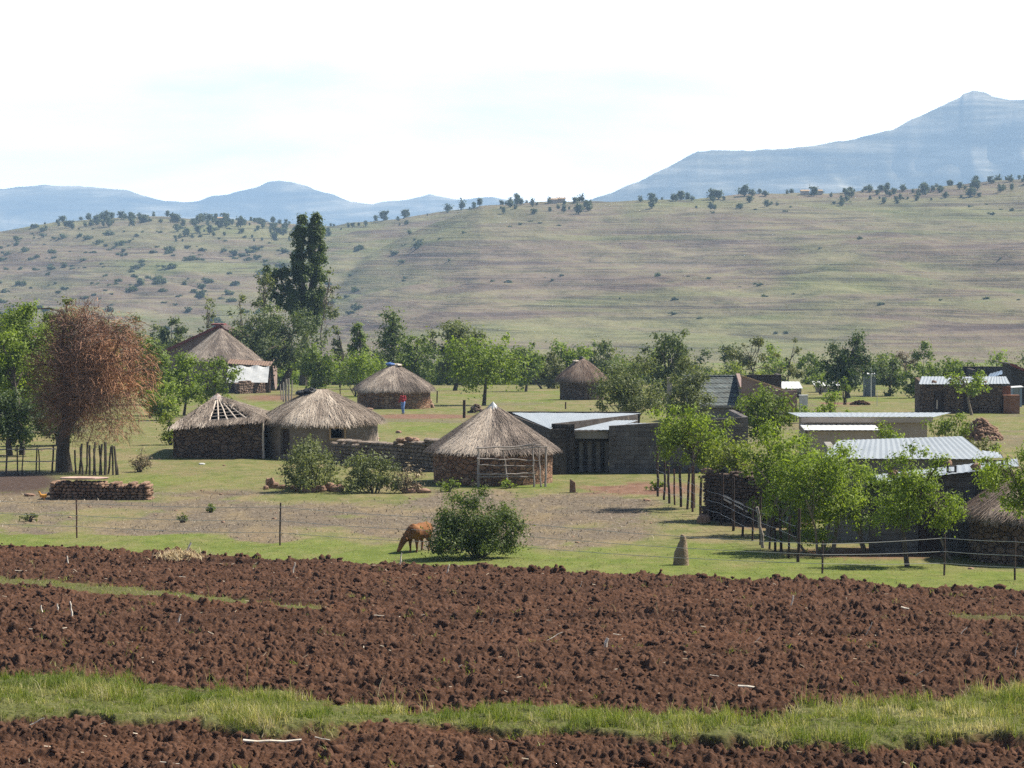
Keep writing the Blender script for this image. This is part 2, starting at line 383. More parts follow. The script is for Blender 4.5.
        if bevel:
            md = o.modifiers.new('bevel', 'BEVEL'); md.width = bevel; md.segments = 2; md.limit_method = 'ANGLE'
        return o
def V(*a): return Vector(a)

# ------------------------------------------------------------------ world, sun, camera
SUN_AZ, SUN_EL = math.radians(66), math.radians(50)
w = bpy.data.worlds.new("World"); S.world = w; w.use_nodes = True
nt = w.node_tree; bg = nt.nodes['Background']
sky = N(nt, 'ShaderNodeTexSky', sky_type='NISHITA', sun_disc=False, sun_elevation=SUN_EL, sun_rotation=SUN_AZ, altitude=1500, air_density=1.0, dust_density=1.6, ozone_density=1.0)
# thin high cloud spread over the sky
tc = N(nt, 'ShaderNodeTexCoord'); mp = N(nt, 'ShaderNodeMapping'); mp.inputs['Scale'].default_value = (1.0, 1.0, 3.2)
nt.links.new(tc.outputs['Generated'], mp.inputs[0])
cf = noise(nt, mp.outputs[0], 5.5, 6, .55, .4)
cf = ramp(nt, cf, [(.28, (.55, .55, .55)), (.56, (1, 1, 1))])
sz = N(nt, 'ShaderNodeSeparateXYZ'); nt.links.new(tc.outputs['Generated'], sz.inputs[0])
band = ramp(nt, sz.outputs[2], [(.085, (1, 1, 1)), (.20, (.12, .12, .12)), (.4, (.03, .03, .03))])      # the cloud veil lies low over the horizon
band = mth(nt, 'MULTIPLY', band, ramp(nt, sz.outputs[1], [(.25, (.12, .12, .12)), (.75, (1, 1, 1))]))   # brightest towards the sun's side
cloud = mixc(nt, mth(nt, 'MULTIPLY', mth(nt, 'MULTIPLY', cf, .9), band), sky.outputs[0], (44, 44.2, 45.4))
nt.links.new(cloud, bg.inputs['Color']); bg.inputs['Strength'].default_value = .05
sd = bpy.data.lights.new('sun', 'SUN'); sd.energy = 5.0; sd.angle = math.radians(.53); sd.color = (1, .94, .83)
so = bpy.data.objects.new('sun', sd); COL.objects.link(so)
sv = V(math.sin(SUN_AZ) * math.cos(SUN_EL), math.cos(SUN_AZ) * math.cos(SUN_EL), math.sin(SUN_EL))
so.rotation_euler = sv.to_track_quat('Z', 'Y').to_euler(); so.location = (60, 80, 120)
cd = bpy.data.cameras.new('camera'); cam = bpy.data.objects.new('camera', cd); COL.objects.link(cam)
cd.lens = 100; cd.sensor_width = 36; cd.clip_start = .5; cd.clip_end = 60000
cam.location = (0, 0, CAMZ); cam.rotation_euler = (math.pi / 2 - PITCH, 0, 0); S.camera = cam
S.view_settings.view_transform = 'Standard'; S.view_settings.look = 'None'; S.view_settings.gamma = 1; S.view_settings.exposure = 1.25
S.view_settings.use_curve_mapping = False
cy = S.cycles; cy.max_bounces = 6; cy.diffuse_bounces = 3; cy.glossy_bounces = 2; cy.transmission_bounces = 4; cy.transparent_max_bounces = 6; cy.volume_bounces = 0
cy.use_denoising = False; cy.sample_clamp_indirect = 6; cy.caustics_reflective = False; cy.caustics_refractive = False

# ------------------------------------------------------------------ setting: terrain
def fan(px0, px1, nc, ds):
    px = np.linspace(px0, px1, nc); P, D = np.meshgrid(px, ds)
    return (P - 512) / F * D / CP, D
def gridquads(nr, nc):
    i = np.arange(nr - 1)[:, None] * nc + np.arange(nc - 1)[None, :]
    return np.stack([i, i + 1, i + nc + 1, i + nc], -1).reshape(-1, 4)
def edge(pts):
    w_ = [place(px, py) for px, py in pts]; xs = [p.x for p in w_]; ys = [p.y for p in w_]
    return lambda x: np.interp(x, xs, ys)
E_far = edge([(-300, 541), (0, 549), (100, 551), (200, 557), (300, 562), (400, 566), (500, 571), (600, 575), (700, 579), (800, 582), (900, 588), (1024, 594), (1330, 606)])
E_s1 = edge([(-300, 668), (0, 683), (120, 685), (200, 694), (300, 706), (400, 712), (600, 718), (700, 719), (800, 718), (930, 707), (1024, 700), (1330, 680)])
E_s0 = edge([(-300, 716), (0, 721), (150, 726), (250, 733), (350, 732), (500, 735), (650, 741), (750, 747), (850, 751), (940, 748), (1024, 744), (1330, 744)])
E_t1 = edge([(-300, 560), (0, 580), (100, 588), (200, 598), (300, 609), (345, 613), (900, 640)])
E_t0 = edge([(-300, 568), (0, 588), (100, 596), (200, 604), (300, 612), (345, 613), (900, 640)])
E_r1 = edge([(-300, 560), (860, 616), (900, 617), (1024, 620), (1330, 626)])
E_r0 = edge([(-300, 560), (860, 616), (930, 622), (1024, 626), (1330, 634)])
def strip_mask(x, y):
    wob = (fbm(x / 1.1, y / 1.4, 41, 3) - .5) * 2.0 + (fbm(x / .22, y / .25, 43, 2) - .5) * .9
    a, b = E_s0(x), E_s1(x)
    return sstep(-.25, .25, y - a + wob * .8) * sstep(.1, .8, b - y + wob * 1.6)
def thin_mask(x, y):
    wob = (fbm(x / .8, y / .8, 51, 3) - .5) * 1.2
    a, b = E_t0(x), E_t1(x); m1 = sstep(-.2, .3, y - a + wob) * sstep(-.2, .3, b - y + wob) * sstep(.15, .5, b - a)
    a, b = E_r0(x), E_r1(x); m2 = sstep(-.2, .3, y - a + wob) * sstep(-.2, .3, b - y + wob) * sstep(.25, .8, b - a) * .7
    return np.maximum(m1, m2)
def field_in(x, y):
    return E_far(x) - y + (fbm(x / 1.4, y / 1.4, 61, 3) - .5) * 1.6
BUMPS.append((-18.5, 151, 3.2, 4, .30))

def zones(x, y):
    z = gz(x, y); px, py = proj(x, y, z)
    n1 = fbm(x / 6, y / 10, 71, 4); n2 = fbm(x / 2.2, y / 3.4, 73, 4); n3 = fbm(x / 14, y / 22, 77, 3)
    ef = y - E_far(x)                                  # metres behind the field edge
    bandw = np.interp(px, [0, 250, 450, 560, 700, 1024], [8, 9.5, 9.5, 12, 18, 12])
    lush = sstep(1.0, .55, (ef + (n2 - .5) * 7) / bandw)
    lush = np.maximum(lush, .75 * np.exp(-((px - 470) / 170) ** 2 - ((py - 427) / 9) ** 2))
    lush = np.maximum(lush, .6 * np.exp(-((px - 170) / 150) ** 2 - ((py - 480) / 12) ** 2))
    lush = np.maximum(lush, .9 * np.exp(-((px - 520) / 60) ** 2 - ((py - 486) / 4) ** 2))
    lush = np.maximum(lush, .7 * sstep(.45, .6, n1) * sstep(460, 410, py))
    lush = np.maximum(lush, .75 * np.exp(-((px - 240) / 60) ** 2 - ((py - 402) / 6) ** 2))
    stub = (.38 + .6 * sstep(.38, .58, .5 * n1 + .5 * n2)) * sstep(486, 500, py + (n1 - .5) * 30) * (1 - lush) * sstep(740, 620, px + (n2 - .5) * 90)
    stub = np.maximum(stub, .55 * sstep(.5, .66, n1) * sstep(395, 405, py) * sstep(470, 440, py))
    red = .95 * np.exp(-((px - 420) / 70) ** 2 - ((py - 416.5) / 3) ** 2)
    red = np.maximum(red, .85 * np.exp(-((px - 640) / 85) ** 2 - ((py - 489) / 9) ** 2) * sstep(.3, .5, n2))
    red = np.maximum(red, .9 * np.exp(-((px - 765) / 60) ** 2 - ((py - 517) / 16) ** 2))
    red = np.maximum(red, .8 * np.exp(-((px - 880) / 130) ** 2 - ((py - 553) / 8) ** 2))
    red = np.maximum(red, .7 * np.exp(-((px - 270) / 50) ** 2 - ((py - 398) / 5) ** 2))
    red = np.maximum(red, .8 * np.exp(-((px - 830) / 60) ** 2 - ((py - 404) / 4) ** 2) * sstep(.35, .55, n2))
    red = np.maximum(red, .35 * sstep(.58, .68, n2) * sstep(395, 405, py))
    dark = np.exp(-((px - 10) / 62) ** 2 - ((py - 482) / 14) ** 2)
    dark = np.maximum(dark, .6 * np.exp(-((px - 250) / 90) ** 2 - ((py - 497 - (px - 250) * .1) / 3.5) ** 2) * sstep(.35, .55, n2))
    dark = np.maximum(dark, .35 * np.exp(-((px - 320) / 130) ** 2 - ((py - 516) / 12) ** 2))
    return np.clip(np.stack([lush, stub, red, dark], -1), 0, 1)

def ground_material():
    m, nt, b = nmat('village_ground'); v = coords(nt, 'Object', (1, .5, 1))
    a = N(nt, 'ShaderNodeAttribute', attribute_name='zone'); s = N(nt, 'ShaderNodeSeparateColor'); nt.links.new(a.outputs['Color'], s.inputs[0])
    big = noise(nt, v, .35, 6, .6); mid = noise(nt, v, 1.6, 6, .65); fine = noise(nt, v, 7, 5, .75)
    base = ramp(nt, mid, [(.25, (.082, .096, .032)), (.5, (.125, .132, .048)), (.72, (.195, .165, .08))])
    lushc = ramp(nt, mid, [(.3, (.079, .106, .023)), (.55, (.12, .146, .035)), (.78, (.175, .17, .06))])
    stubc = ramp(nt, fine, [(.28, (.056, .044, .032)), (.45, (.104, .083, .061)), (.6, (.16, .13, .098)), (.75, (.30, .255, .20))])
    redc = ramp(nt, mid, [(.3, (.12, .065, .045)), (.6, (.18, .108, .075)), (.8, (.24, .165, .115))])
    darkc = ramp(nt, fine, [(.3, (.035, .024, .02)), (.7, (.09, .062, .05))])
    def msk(sock, lo=.35, hi=.65, amt=.9):
        f = mth(nt, 'ADD', sock, mth(nt, 'MULTIPLY', mth(nt, 'SUBTRACT', fine, .5), amt)); return ramp(nt, f, [(lo, (0, 0, 0)), (hi, (1, 1, 1))])
    c = mixc(nt, msk(s.outputs[0]), base, lushc); c = mixc(nt, msk(s.outputs[1]), c, stubc)
    dry = ramp(nt, noise(nt, coords(nt, 'Object', (.55, .22, 1)), 1, 8, .7, .5), [(.46, (0, 0, 0)), (.64, (.8, .8, .8))])
    c = mixc(nt, mth(nt, 'MULTIPLY', dry, mth(nt, 'SUBTRACT', 1.0, mth(nt, 'MULTIPLY', s.outputs[0], .55))), c, ramp(nt, fine, [(.3, (.13, .10, .055)), (.7, (.26, .20, .12))]))
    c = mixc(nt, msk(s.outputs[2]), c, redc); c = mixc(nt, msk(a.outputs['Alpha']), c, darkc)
    far = mixc(nt, .5, c, mixc(nt, big, (.8, .8, .8), (1.15, 1.12, 1.05)), 'MULTIPLY')
    nt.links.new(far, b.inputs['Base Color']); b.inputs['Roughness'].default_value = 1; b.inputs['Specular IOR Level'].default_value = .05
    bump(nt, b, mth(nt, 'ADD', fine, mid), .9, .06); return m
def hill_material():
    m, nt, b = nmat('hillside'); v = coords(nt, 'Object')
    streak = noise(nt, coords(nt, 'Object', (.009, .0025, .24)), 1, 8, .66, .9)       # old terraces that follow the contours
    field = noise(nt, coords(nt, 'Object', (.0055, .0035, .05)), 1, 6, .6, 1.2)
    patch = noise(nt, coords(nt, 'Object', (.016, .008, .035)), 1, 7, .66, .8)
    fine = noise(nt, coords(nt, 'Object', (.11, .06, .2)), 1, 6, .7)
    green = ramp(nt, patch, [(.3, (.085, .10, .04)), (.5, (.125, .13, .06)), (.7, (.17, .155, .085))])
    earth = ramp(nt, patch, [(.3, (.11, .08, .06)), (.6, (.155, .122, .09)), (.8, (.20, .16, .112))])
    c = mixc(nt, ramp(nt, field, [(.38, (0, 0, 0)), (.54, (1, 1, 1))]), green, earth)
    st = ramp(nt, streak, [(.38, (1, 1, 1)), (.43, (0, 0, 0)), (.61, (0, 0, 0)), (.66, (.7, .7, .7))])
    c = mixc(nt, mth(nt, 'MULTIPLY', st, .68), c, (.062, .045, .045))
    pale = ramp(nt, streak, [(.47, (0, 0, 0)), (.51, (1, 1, 1)), (.55, (0, 0, 0))])
    c = mixc(nt, mth(nt, 'MULTIPLY', pale, .6), c, (.19, .175, .09))
    lines = ramp(nt, noise(nt, coords(nt, 'Object', (.014, .004, .62)), 1, 5, .6, .5), [(.36, (1, 1, 1)), (.42, (0, 0, 0))])
    c = mixc(nt, mth(nt, 'MULTIPLY', lines, .6), c, (.05, .045, .036))
    scrub = ramp(nt, fine, [(.52, (0, 0, 0)), (.66, (1, 1, 1))])
    c = mixc(nt, mth(nt, 'MULTIPLY', scrub, .38), c, (.035, .04, .022))
    nt.links.new(c, b.inputs['Base Color']); b.inputs['Roughness'].default_value = 1; b.inputs['Specular IOR Level'].default_value = .03
    bump(nt, b, mth(nt, 'ADD', mth(nt, 'MULTIPLY', streak, 2.2), fine), 1, 1.6); return m

ds = np.concatenate([np.linspace(22, 44, 12), np.geomspace(45, 330, 520), np.linspace(332, 860, 60)])
gx, gy = fan(-420, 1444, 760, ds); g = gz(gx, gy)
g = g - .45 * sstep(.2, 1.2, field_in(gx, gy)) * sstep(20, 30, gy)
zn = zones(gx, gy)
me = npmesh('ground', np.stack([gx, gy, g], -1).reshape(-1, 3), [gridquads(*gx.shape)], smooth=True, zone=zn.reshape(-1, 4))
tag(link('ground', me, ground_material()), None, None, kind='structure')
ds = np.concatenate([np.linspace(840, 1000, 50), np.linspace(1003, 2000, 330), np.linspace(2030, 3400, 20)])
hx, hy = fan(-700, 1724, 720, ds); hz = gz(hx, hy) + .02
me = npmesh('hill', np.stack([hx, hy, hz], -1).reshape(-1, 3), [gridquads(*hx.shape)], smooth=True)
tag(link('hill', me, hill_material()), None, None, kind='structure')
# plain under everything, out to the horizon
pl = MB(); pl.slab((-30000, -3000, -60), (30000, -3000, -60), (30000, 40000, -60), (-30000, 40000, -60), 1)
tag(pl.build('plain', mixmat('plain_earth', [(.3, (.13, .12, .06)), (.7, (.2, .16, .1))], .01)), None, None, kind='structure')

# distant mountains
def mountain(name, pts, d0, seed, rel):
    xs, ys = zip(*pts); px = np.linspace(xs[0], xs[-1], 900); t = np.linspace(-1.6, 1, 190); P, T = np.meshgrid(px, t)
    D = d0 * (1 + .16 * T); X = (P - 512) / F * D / CP
    top = (270 - np.interp(P, xs, ys) + (fbm(P / 16, P * 0 + seed, seed + 21, 4) - .5) * 3.0) * d0 / F
    U = np.abs(T); run = np.clip(1 - U / 1.6, 0, 1)
    cliff = sstep(.0, .03, .10 - U) * .10 + sstep(.0, .03, .34 - U + (fbm(X / 900, D * 0, seed + 40, 3) - .5) * .2) * .05
    gul = fbm(X / 520 + T * 1.2, D / 2600, seed, 5); gul2 = fbm(X / 140, D / 700, seed + 9, 4)
    prof = run ** 1.35 * .85 + cliff
    Z = top * prof * (1 - (1.0 * np.abs(gul - .5) * 2 + .35 * gul2) * sstep(0, .22, U)) + (gul2 - .5) * 14 * sstep(0, .05, U)
    Z = np.maximum(Z, -55) + CAMZ - 55 * (1 - run)
    m = npmesh(name, np.stack([X, D, Z], -1).reshape(-1, 3), [gridquads(*X.shape)], smooth=True)
    return tag(link(name, m, M['mountain']), None, None, kind='structure')
mm, nt_, b_ = nmat('mountain'); vv = coords(nt_, 'Object')
cm = ramp(nt_, noise(nt_, coords(nt_, 'Object', (.0022, .0012, .022)), 1, 8, .68, .5), [(.36, (.015, .02, .02)), (.5, (.15, .135, .09)), (.62, (.42, .37, .28))])
nt_.links.new(cm, b_.inputs['Base Color']); b_.inputs['Roughness'].default_value = 1; b_.inputs['Specular IOR Level'].default_value = .02
M['mountain'] = mm
mountain('mountain_range', [(-700, 200), (-300, 180), (-100, 196), (0, 190), (20, 187), (45, 185.5), (100, 187), (130, 191), (150, 197), (166, 201), (182, 203), (200, 201), (212, 196), (228, 194), (246, 190),
    (258, 186), (268, 182), (280, 180.5), (292, 182), (305, 186), (330, 193), (352, 201), (372, 204), (384, 202), (400, 200), (412, 199), (423, 196), (430, 194), (437, 196.5), (452, 199), (470, 198.5), (492, 197), (510, 200), (560, 206), (700, 204), (900, 206), (1200, 200), (1700, 210)], 11500, 3, 1)
mountain('mountain_peak', [(430, 262), (520, 232), (560, 212), (582, 202), (612, 192), (640, 180), (668, 167), (688, 155), (697, 151), (720, 149.5), (745, 150.5), (790, 148), (826, 144), (862, 137), (890, 130), (908, 121), (926, 112), (945, 104), (957, 98), (962, 93.5),
    (972, 90.5), (984, 93), (992, 97), (1010, 100), (1040, 99), (1100, 106), (1200, 126), (1400, 150), (1800, 190)], 8200, 8, 1)

# air
hb = MB(); hb.box((0, 6700, 420), (9000, 13600, 1020)); hz_ = hb.build('haze', None); tag(hz_, None, None, kind='stuff')
hm = bpy.data.materials.new('haze'); hm.use_nodes = True; hn = hm.node_tree; hn.nodes.remove(hn.nodes['Principled BSDF'])
pv = hn.nodes.new('ShaderNodeVolumePrincipled'); pv.inputs['Color'].default_value = (.47, .70, 1, 1); pv.inputs['Density'].default_value = 1.4e-4; pv.inputs['Anisotropy'].default_value = .0
hn.links.new(pv.outputs[0], hn.nodes['Material Output'].inputs['Volume']); hz_.data.materials.append(hm)

# ploughed field
def soil_material():
    m, nt, b = nmat('ploughed_soil'); v = coords(nt)
    a = N(nt, 'ShaderNodeAttribute', attribute_name='zone'); s = N(nt, 'ShaderNodeSeparateColor'); nt.links.new(a.outputs['Color'], s.inputs[0])
    n1 = noise(nt, coords(nt, 'Object', (.10, .9, 1)), 1, 6, .65, .4); n2 = noise(nt, v, 9, 5, .7)
    c = ramp(nt, n2, [(.25, (.028, .0128, .0076)), (.5, (.061, .0298, .0175)), (.75, (.12, .066, .0415))])
    c = mixc(nt, .8, c, ramp(nt, n1, [(.32, (.42, .40, .40)), (.5, (.95, .95, .95)), (.68, (1.4, 1.32, 1.25))]), 'MULTIPLY')  # long bands: shade along the furrows put into the colour, with moist soil
    c = mixc(nt, mth(nt, 'MULTIPLY', s.outputs[1], .7), c, (.14, .078, .052))
    gr = ramp(nt, n2, [(.3, (.06, .07, .02)), (.6, (.10, .10, .036)), (.8, (.17, .14, .07))])
    nt.links.new(mixc(nt, s.outputs[0], c, gr), b.inputs['Base Color']); b.inputs['Roughness'].default_value = 1; b.inputs['Specular IOR Level'].default_value = .08
    bump(nt, b, noise(nt, v, 16, 4, .7), .7, .03); return m
ds = np.geomspace(40, 99, 1520)
fx, fy = fan(-260, 1284, 1400, ds)
def soil_h(x, y):
    wx = x + (fbm(x / .5, y / .5, 81, 2) - .5) * .25; wy = y + (fbm(x / .5, y / .5, 82, 2) - .5) * .25
    d1, v1 = worley(wx / .30, wy / .33, 101); d2, v2 = worley(wx / .135, wy / .15, 111); d3, v3 = worley(wx / .08, wy / .09, 121)
    dens = np.minimum(.1 + 2.2 * fbm(x / 7.0, y / .55, 131, 3) ** 1.8, 1.15)
    rg = fbm(x / .10, y / .11, 84, 3)
    h = .13 * np.clip(1 - (d1 / .52) ** 3, 0, 1) * np.clip(v1 * 1.6 - .75, 0, 1) * dens * (.7 + .6 * rg)
    h += .085 * np.clip(1 - (d2 / .52) ** 3, 0, 1) * np.clip(v2 * 1.5 - .4, 0, 1) * dens * (.6 + .8 * rg)
    h += .04 * np.clip(1 - (d3 / .52) ** 3, 0, 1) * v3 + (fbm(x / .07, y / .08, 86, 2) - .5) * .05
    fur = y + (fbm(x / 9, y / 5, 141, 3) - .5) * 1.2 + x * .03
    h += .05 * np.sin(fur * 2 * np.pi / .95) - .22 * (np.abs(np.sin(fur * np.pi / 2.7)) ** 8) + .05 * np.abs(np.sin(fur * np.pi / 2.7 + .9)) ** 6
    return h + (fbm(x / 1.1, y / 1.1, 151, 3) - .5) * .18, v1, v2
sh, v1, v2 = soil_h(fx, fy); sm = strip_mask(fx, fy); tm = thin_mask(fx, fy); fi = field_in(fx, fy)
base = gz(fx, fy)
turf = .07 + (fbm(fx / .45, fy / .5, 161, 3) - .5) * .16 + (fbm(fx / .08, fy / .09, 163, 2) - .5) * .06
fz = base + .05 + sh * (1 - .85 * np.maximum(sm, tm)) + sm * (turf + .05) + tm * .04
fz = fz - .08 * sstep(.1, -.8, fy - E_s0(fx)) * sstep(9, 4, E_s0(fx) - fy)     # the soil below the bank lies lower
fz = fz - .6 * sstep(.25, -.35, fi)
zc = np.stack([np.clip(np.maximum(sm, tm * .8), 0, 1), np.clip((v1 * .5 + v2 * .7 - .6), 0, 1), sm * 0, sm * 0 + 1], -1)
me = npmesh('ploughed_field', np.stack([fx, fy, fz], -1).reshape(-1, 3), [gridquads(*fx.shape)], zone=zc.reshape(-1, 4))
M['soil'] = soil_material()
tag(link('ploughed_field', me, M['soil']), None, None, kind='structure')
def field_z(x, y):
    """surface of the field at points (same recipe as the sheet)"""
    x = np.asarray(x, float); y = np.asarray(y, float)
    sm = strip_mask(x, y); tm = thin_mask(x, y)
    h, _, _ = soil_h(x, y)
    return gz(x, y) + .05 + h * (1 - .85 * np.maximum(sm, tm)) + sm * (.12 + (fbm(x / .45, y / .5, 161, 3) - .5) * .16) + tm * .04 - .08 * sstep(.1, -.8, y - E_s0(x)) * sstep(9, 4, E_s0(x) - y)

# loose clods, one mesh
def scatter_fan(n, px0, px1, d0, d1, rng):
    p = rng.uniform(px0, px1, n); d = np.sqrt(rng.uniform(d0 ** 2, d1 ** 2, n)); return (p - 512) / F * d / CP, d
bm = bmesh.new(); bmesh.ops.create_icosphere(bm, subdivisions=1, radius=1); ico_v = np.array([v.co[:] for v in bm.verts]); ico_f = np.array([[v.index for v in f.verts] for f in bm.faces]); bm.free()
def lumps(x, y, z, r, rng, flat=.75, jit=.3):
    n = len(x); a = rng.uniform(0, 6.28, n); k = len(ico_v)
    v = ico_v[None] * (1 + rng.uniform(-jit, jit, (n, k, 1))); sc = np.stack([r * rng.uniform(.7, 1.3, n), r * rng.uniform(.7, 1.3, n), r * flat * rng.uniform(.7, 1.3, n)], -1)
    v = v * sc[:, None, :]; c, s = np.cos(a)[:, None], np.sin(a)[:, None]
    vx = v[..., 0] * c - v[..., 1] * s; vy = v[..., 0] * s + v[..., 1] * c
    out = np.stack([vx + x[:, None], vy + y[:, None], v[..., 2] + z[:, None]], -1).reshape(-1, 3)
    return out, (ico_f[None] + (np.arange(n) * k)[:, None, None]).reshape(-1, 3)
x, y = scatter_fan(60000, -150, 1174, 40, 97, NR); ok = (field_in(x, y) > .1) & (strip_mask(x, y) < .25) & (thin_mask(x, y) < .4); x, y = x[ok], y[ok]
r = .014 + .055 * NR.random(len(x)) ** 3.5; big = (NR.random(len(x)) < .006) | ((field_in(x, y) < .7) & (NR.random(len(x)) < .10)); r = np.where(big, NR.uniform(.07, .14, len(x)), r)
vs, fs = lumps(x, y, field_z(x, y) + r * .2, r, NR, .8, .42)
me = npmesh('soil_clods', vs, [fs], zone=np.tile(np.array([0, .25, 0, 1.]), (len(vs), 1))); tag(link('soil_clods', me, M['soil']), None, None, kind='stuff')

# scraps of straw lying on the soil
def straw_litter(n, seed):
    rng = np.random.default_rng(seed); x, y = scatter_fan(n, -130, 1154, 42, 97, rng); ok = (strip_mask(x, y) < .3) & (field_in(x, y) > .2) & (rng.random(n) < .25 + 1.5 * np.clip(fbm(x / 2.5, y / 2, 211, 3) - .42, 0, 1)); x, y = x[ok], y[ok]; n = len(x)
    z = field_z(x, y) + .015; a = rng.uniform(0, 6.28, n); L = rng.uniform(.03, .20, n) * rng.random(n) ** .5; w = rng.uniform(.004, .012, n); dz = rng.normal(0, .25, n) * L
    ca, sa = np.cos(a), np.sin(a); p0 = np.stack([x - sa * w, y + ca * w, z], -1); p1 = np.stack([x + sa * w, y - ca * w, z], -1); e = np.stack([ca * L, sa * L, np.abs(dz)], -1); up = np.array([0, 0, .012])
    v = np.stack([p0, p1, p1 + e, p0 + e, (p0 + p1) / 2 + up, (p0 + p1) / 2 + e + up], 1).reshape(-1, 3); i = np.arange(n)[:, None] * 6
    return npmesh('straw_litter', v, [np.concatenate([i + np.array([[0, 4, 5, 3]]), i + np.array([[4, 1, 2, 5]])])], tint=np.repeat(rng.uniform(0, 1, n), 6))
tag(link('straw_litter', straw_litter(3200, 5), tintmat('straw_scraps', [(0, (.14, .10, .065)), (.6, (.26, .21, .15)), (1, (.44, .38, .30))])), None, None, kind='stuff')
# grass
def blades(x, y, z, L, w_, rng, tint, lean=.5):
    n = len(x); a = rng.uniform(0, 6.28, n); ln = rng.uniform(.1 if lean < .9 else .55, lean, n); ca, sa = np.cos(a), np.sin(a); b2 = rng.uniform(-1.2, 1.2, n) + a
    dx, dy = np.cos(b2) * ln * L, np.sin(b2) * ln * L; wx, wy = -sa * w_ / 2, ca * w_ / 2
    p0 = np.stack([x - wx, y - wy, z], -1); p1 = np.stack([x + wx, y + wy, z], -1); h = L * np.sqrt(np.clip(1 - ln ** 2, .1, 1))
    p2 = np.stack([x + dx * .35 + wx * .75, y + dy * .35 + wy * .75, z + h * .6], -1); p3 = np.stack([x + dx * .35 - wx * .75, y + dy * .35 - wy * .75, z + h * .6], -1)
    p4 = np.stack([x + dx, y + dy, z + h], -1)
    v = np.stack([p0, p1, p2, p3, p4], 1).reshape(-1, 3); i = np.arange(n)[:, None] * 5
    return v, i + np.array([[0, 1, 2, 3]]), i + np.array([[3, 2, 4]]), np.repeat(tint, 5)
def grassmat(name, stops):
    m = leafmat(name, (0, 0, 0), (1, 1, 1), .35, .8); nt = m.node_tree
    r = [n for n in nt.nodes if n.type == 'VALTORGB'][0]; e = r.color_ramp.elements
    while len(e) < len(stops): e.new(.5)
    for k, (p, c) in enumerate(stops): e[k].position = p; e[k].color = lin(c)
    return m
M['turf'] = grassmat('tall_grass', [(0, (.10, .14, .018)), (.35, (.19, .225, .042)), (.65, (.26, .26, .085)), (.85, (.42, .36, .19)), (1, (.56, .48, .32))])
M['lawn'] = grassmat('short_grass', [(0, (.12, .15, .042)), (.5, (.175, .19, .065)), (1, (.30, .26, .14))])
x, y = scatter_fan(520000, -120, 1144, 44, 64, NR); m_ = strip_mask(x, y); ok = NR.random(len(x)) < m_ * np.clip(2.6 * fbm(x / .30, y / .35, 171, 2) - .7, .12, 1); x, y = x[ok], y[ok]
cl = .6 * fbm(x / .9, y / .9, 181, 3) + .4 * fbm(x / .25, y / .3, 183, 2); tall = sstep(.40, .64, cl)
px_, _ = proj(x, y, y * 0); t = np.clip((.6 * fbm(x / 1.5, y / .9, 191, 3) + .4 * fbm(x / .3, y / .35, 193, 2) - .36) * 2.4 + NR.normal(0, .16, len(x)) + .35 * (NR.random(len(x)) < .14) + .12 * sstep(350, 800, px_), 0, 1)
L = (.06 + .24 * tall) * NR.uniform(.6, 1.3, len(x)); v, q, t3, tt = blades(x, y, field_z(x, y) - .02, L, .008 + .006 * NR.random(len(x)), NR, t, .88)
me = npmesh('tall_grass', v, [q, t3], tint=tt); tag(link('tall_grass', me, M['turf']), None, None, kind='stuff')
# sparse long dry stems and weeds standing along the strip and in the soil
x, y = scatter_fan(9000, -170, 1194, 42, 90, NR); near = np.abs(y - E_s1(x)); ok = (NR.random(len(x)) < np.where(near < 1.2, .30, .0) * sstep(.45, .62, fbm(x / 1.1, y / 3, 195, 2)) * 3 + .004 + thin_mask(x, y) * .2) & (field_in(x, y) > .5); x, y = x[ok], y[ok]
v, q, t3, tt = blades(x, y, field_z(x, y) - .02, NR.uniform(.25, .62, len(x)), np.full(len(x), .010), NR, NR.uniform(.5, 1, len(x)), .6)
me = npmesh('dry_grass_stems', v, [q, t3], tint=tt); tag(link('dry_grass_stems', me, M['turf']), None, None, kind='stuff')
x, y = scatter_fan(60000, -170, 1194, 60, 97, NR); tm_ = thin_mask(x, y); ok = NR.random(len(x)) < tm_ * .9; x, y = x[ok], y[ok]
# small weeds sprouting between the clods
wx_, wy_ = scatter_fan(260, -100, 1124, 44, 90, NR); ok = (strip_mask(wx_, wy_) < .1) & (field_in(wx_, wy_) > 1); wx_, wy_ = wx_[ok], wy_[ok]
k = 14; wx2 = np.repeat(wx_, k) + NR.normal(0, .07, len(wx_) * k); wy2 = np.repeat(wy_, k) + NR.normal(0, .12, len(wx_) * k)
x = np.concatenate([x, wx2]); y = np.concatenate([y, wy2])
v, q, t3, tt = blades(x, y, field_z(x, y) - .01, NR.uniform(.06, .19, len(x)), NR.uniform(.012, .022, len(x)), NR, np.clip(NR.normal(.35, .25, len(x)), 0, 1), .9)
me = npmesh('field_weeds', v, [q, t3], tint=tt); tag(link('field_weeds', me, M['turf']), None, None, kind='stuff')
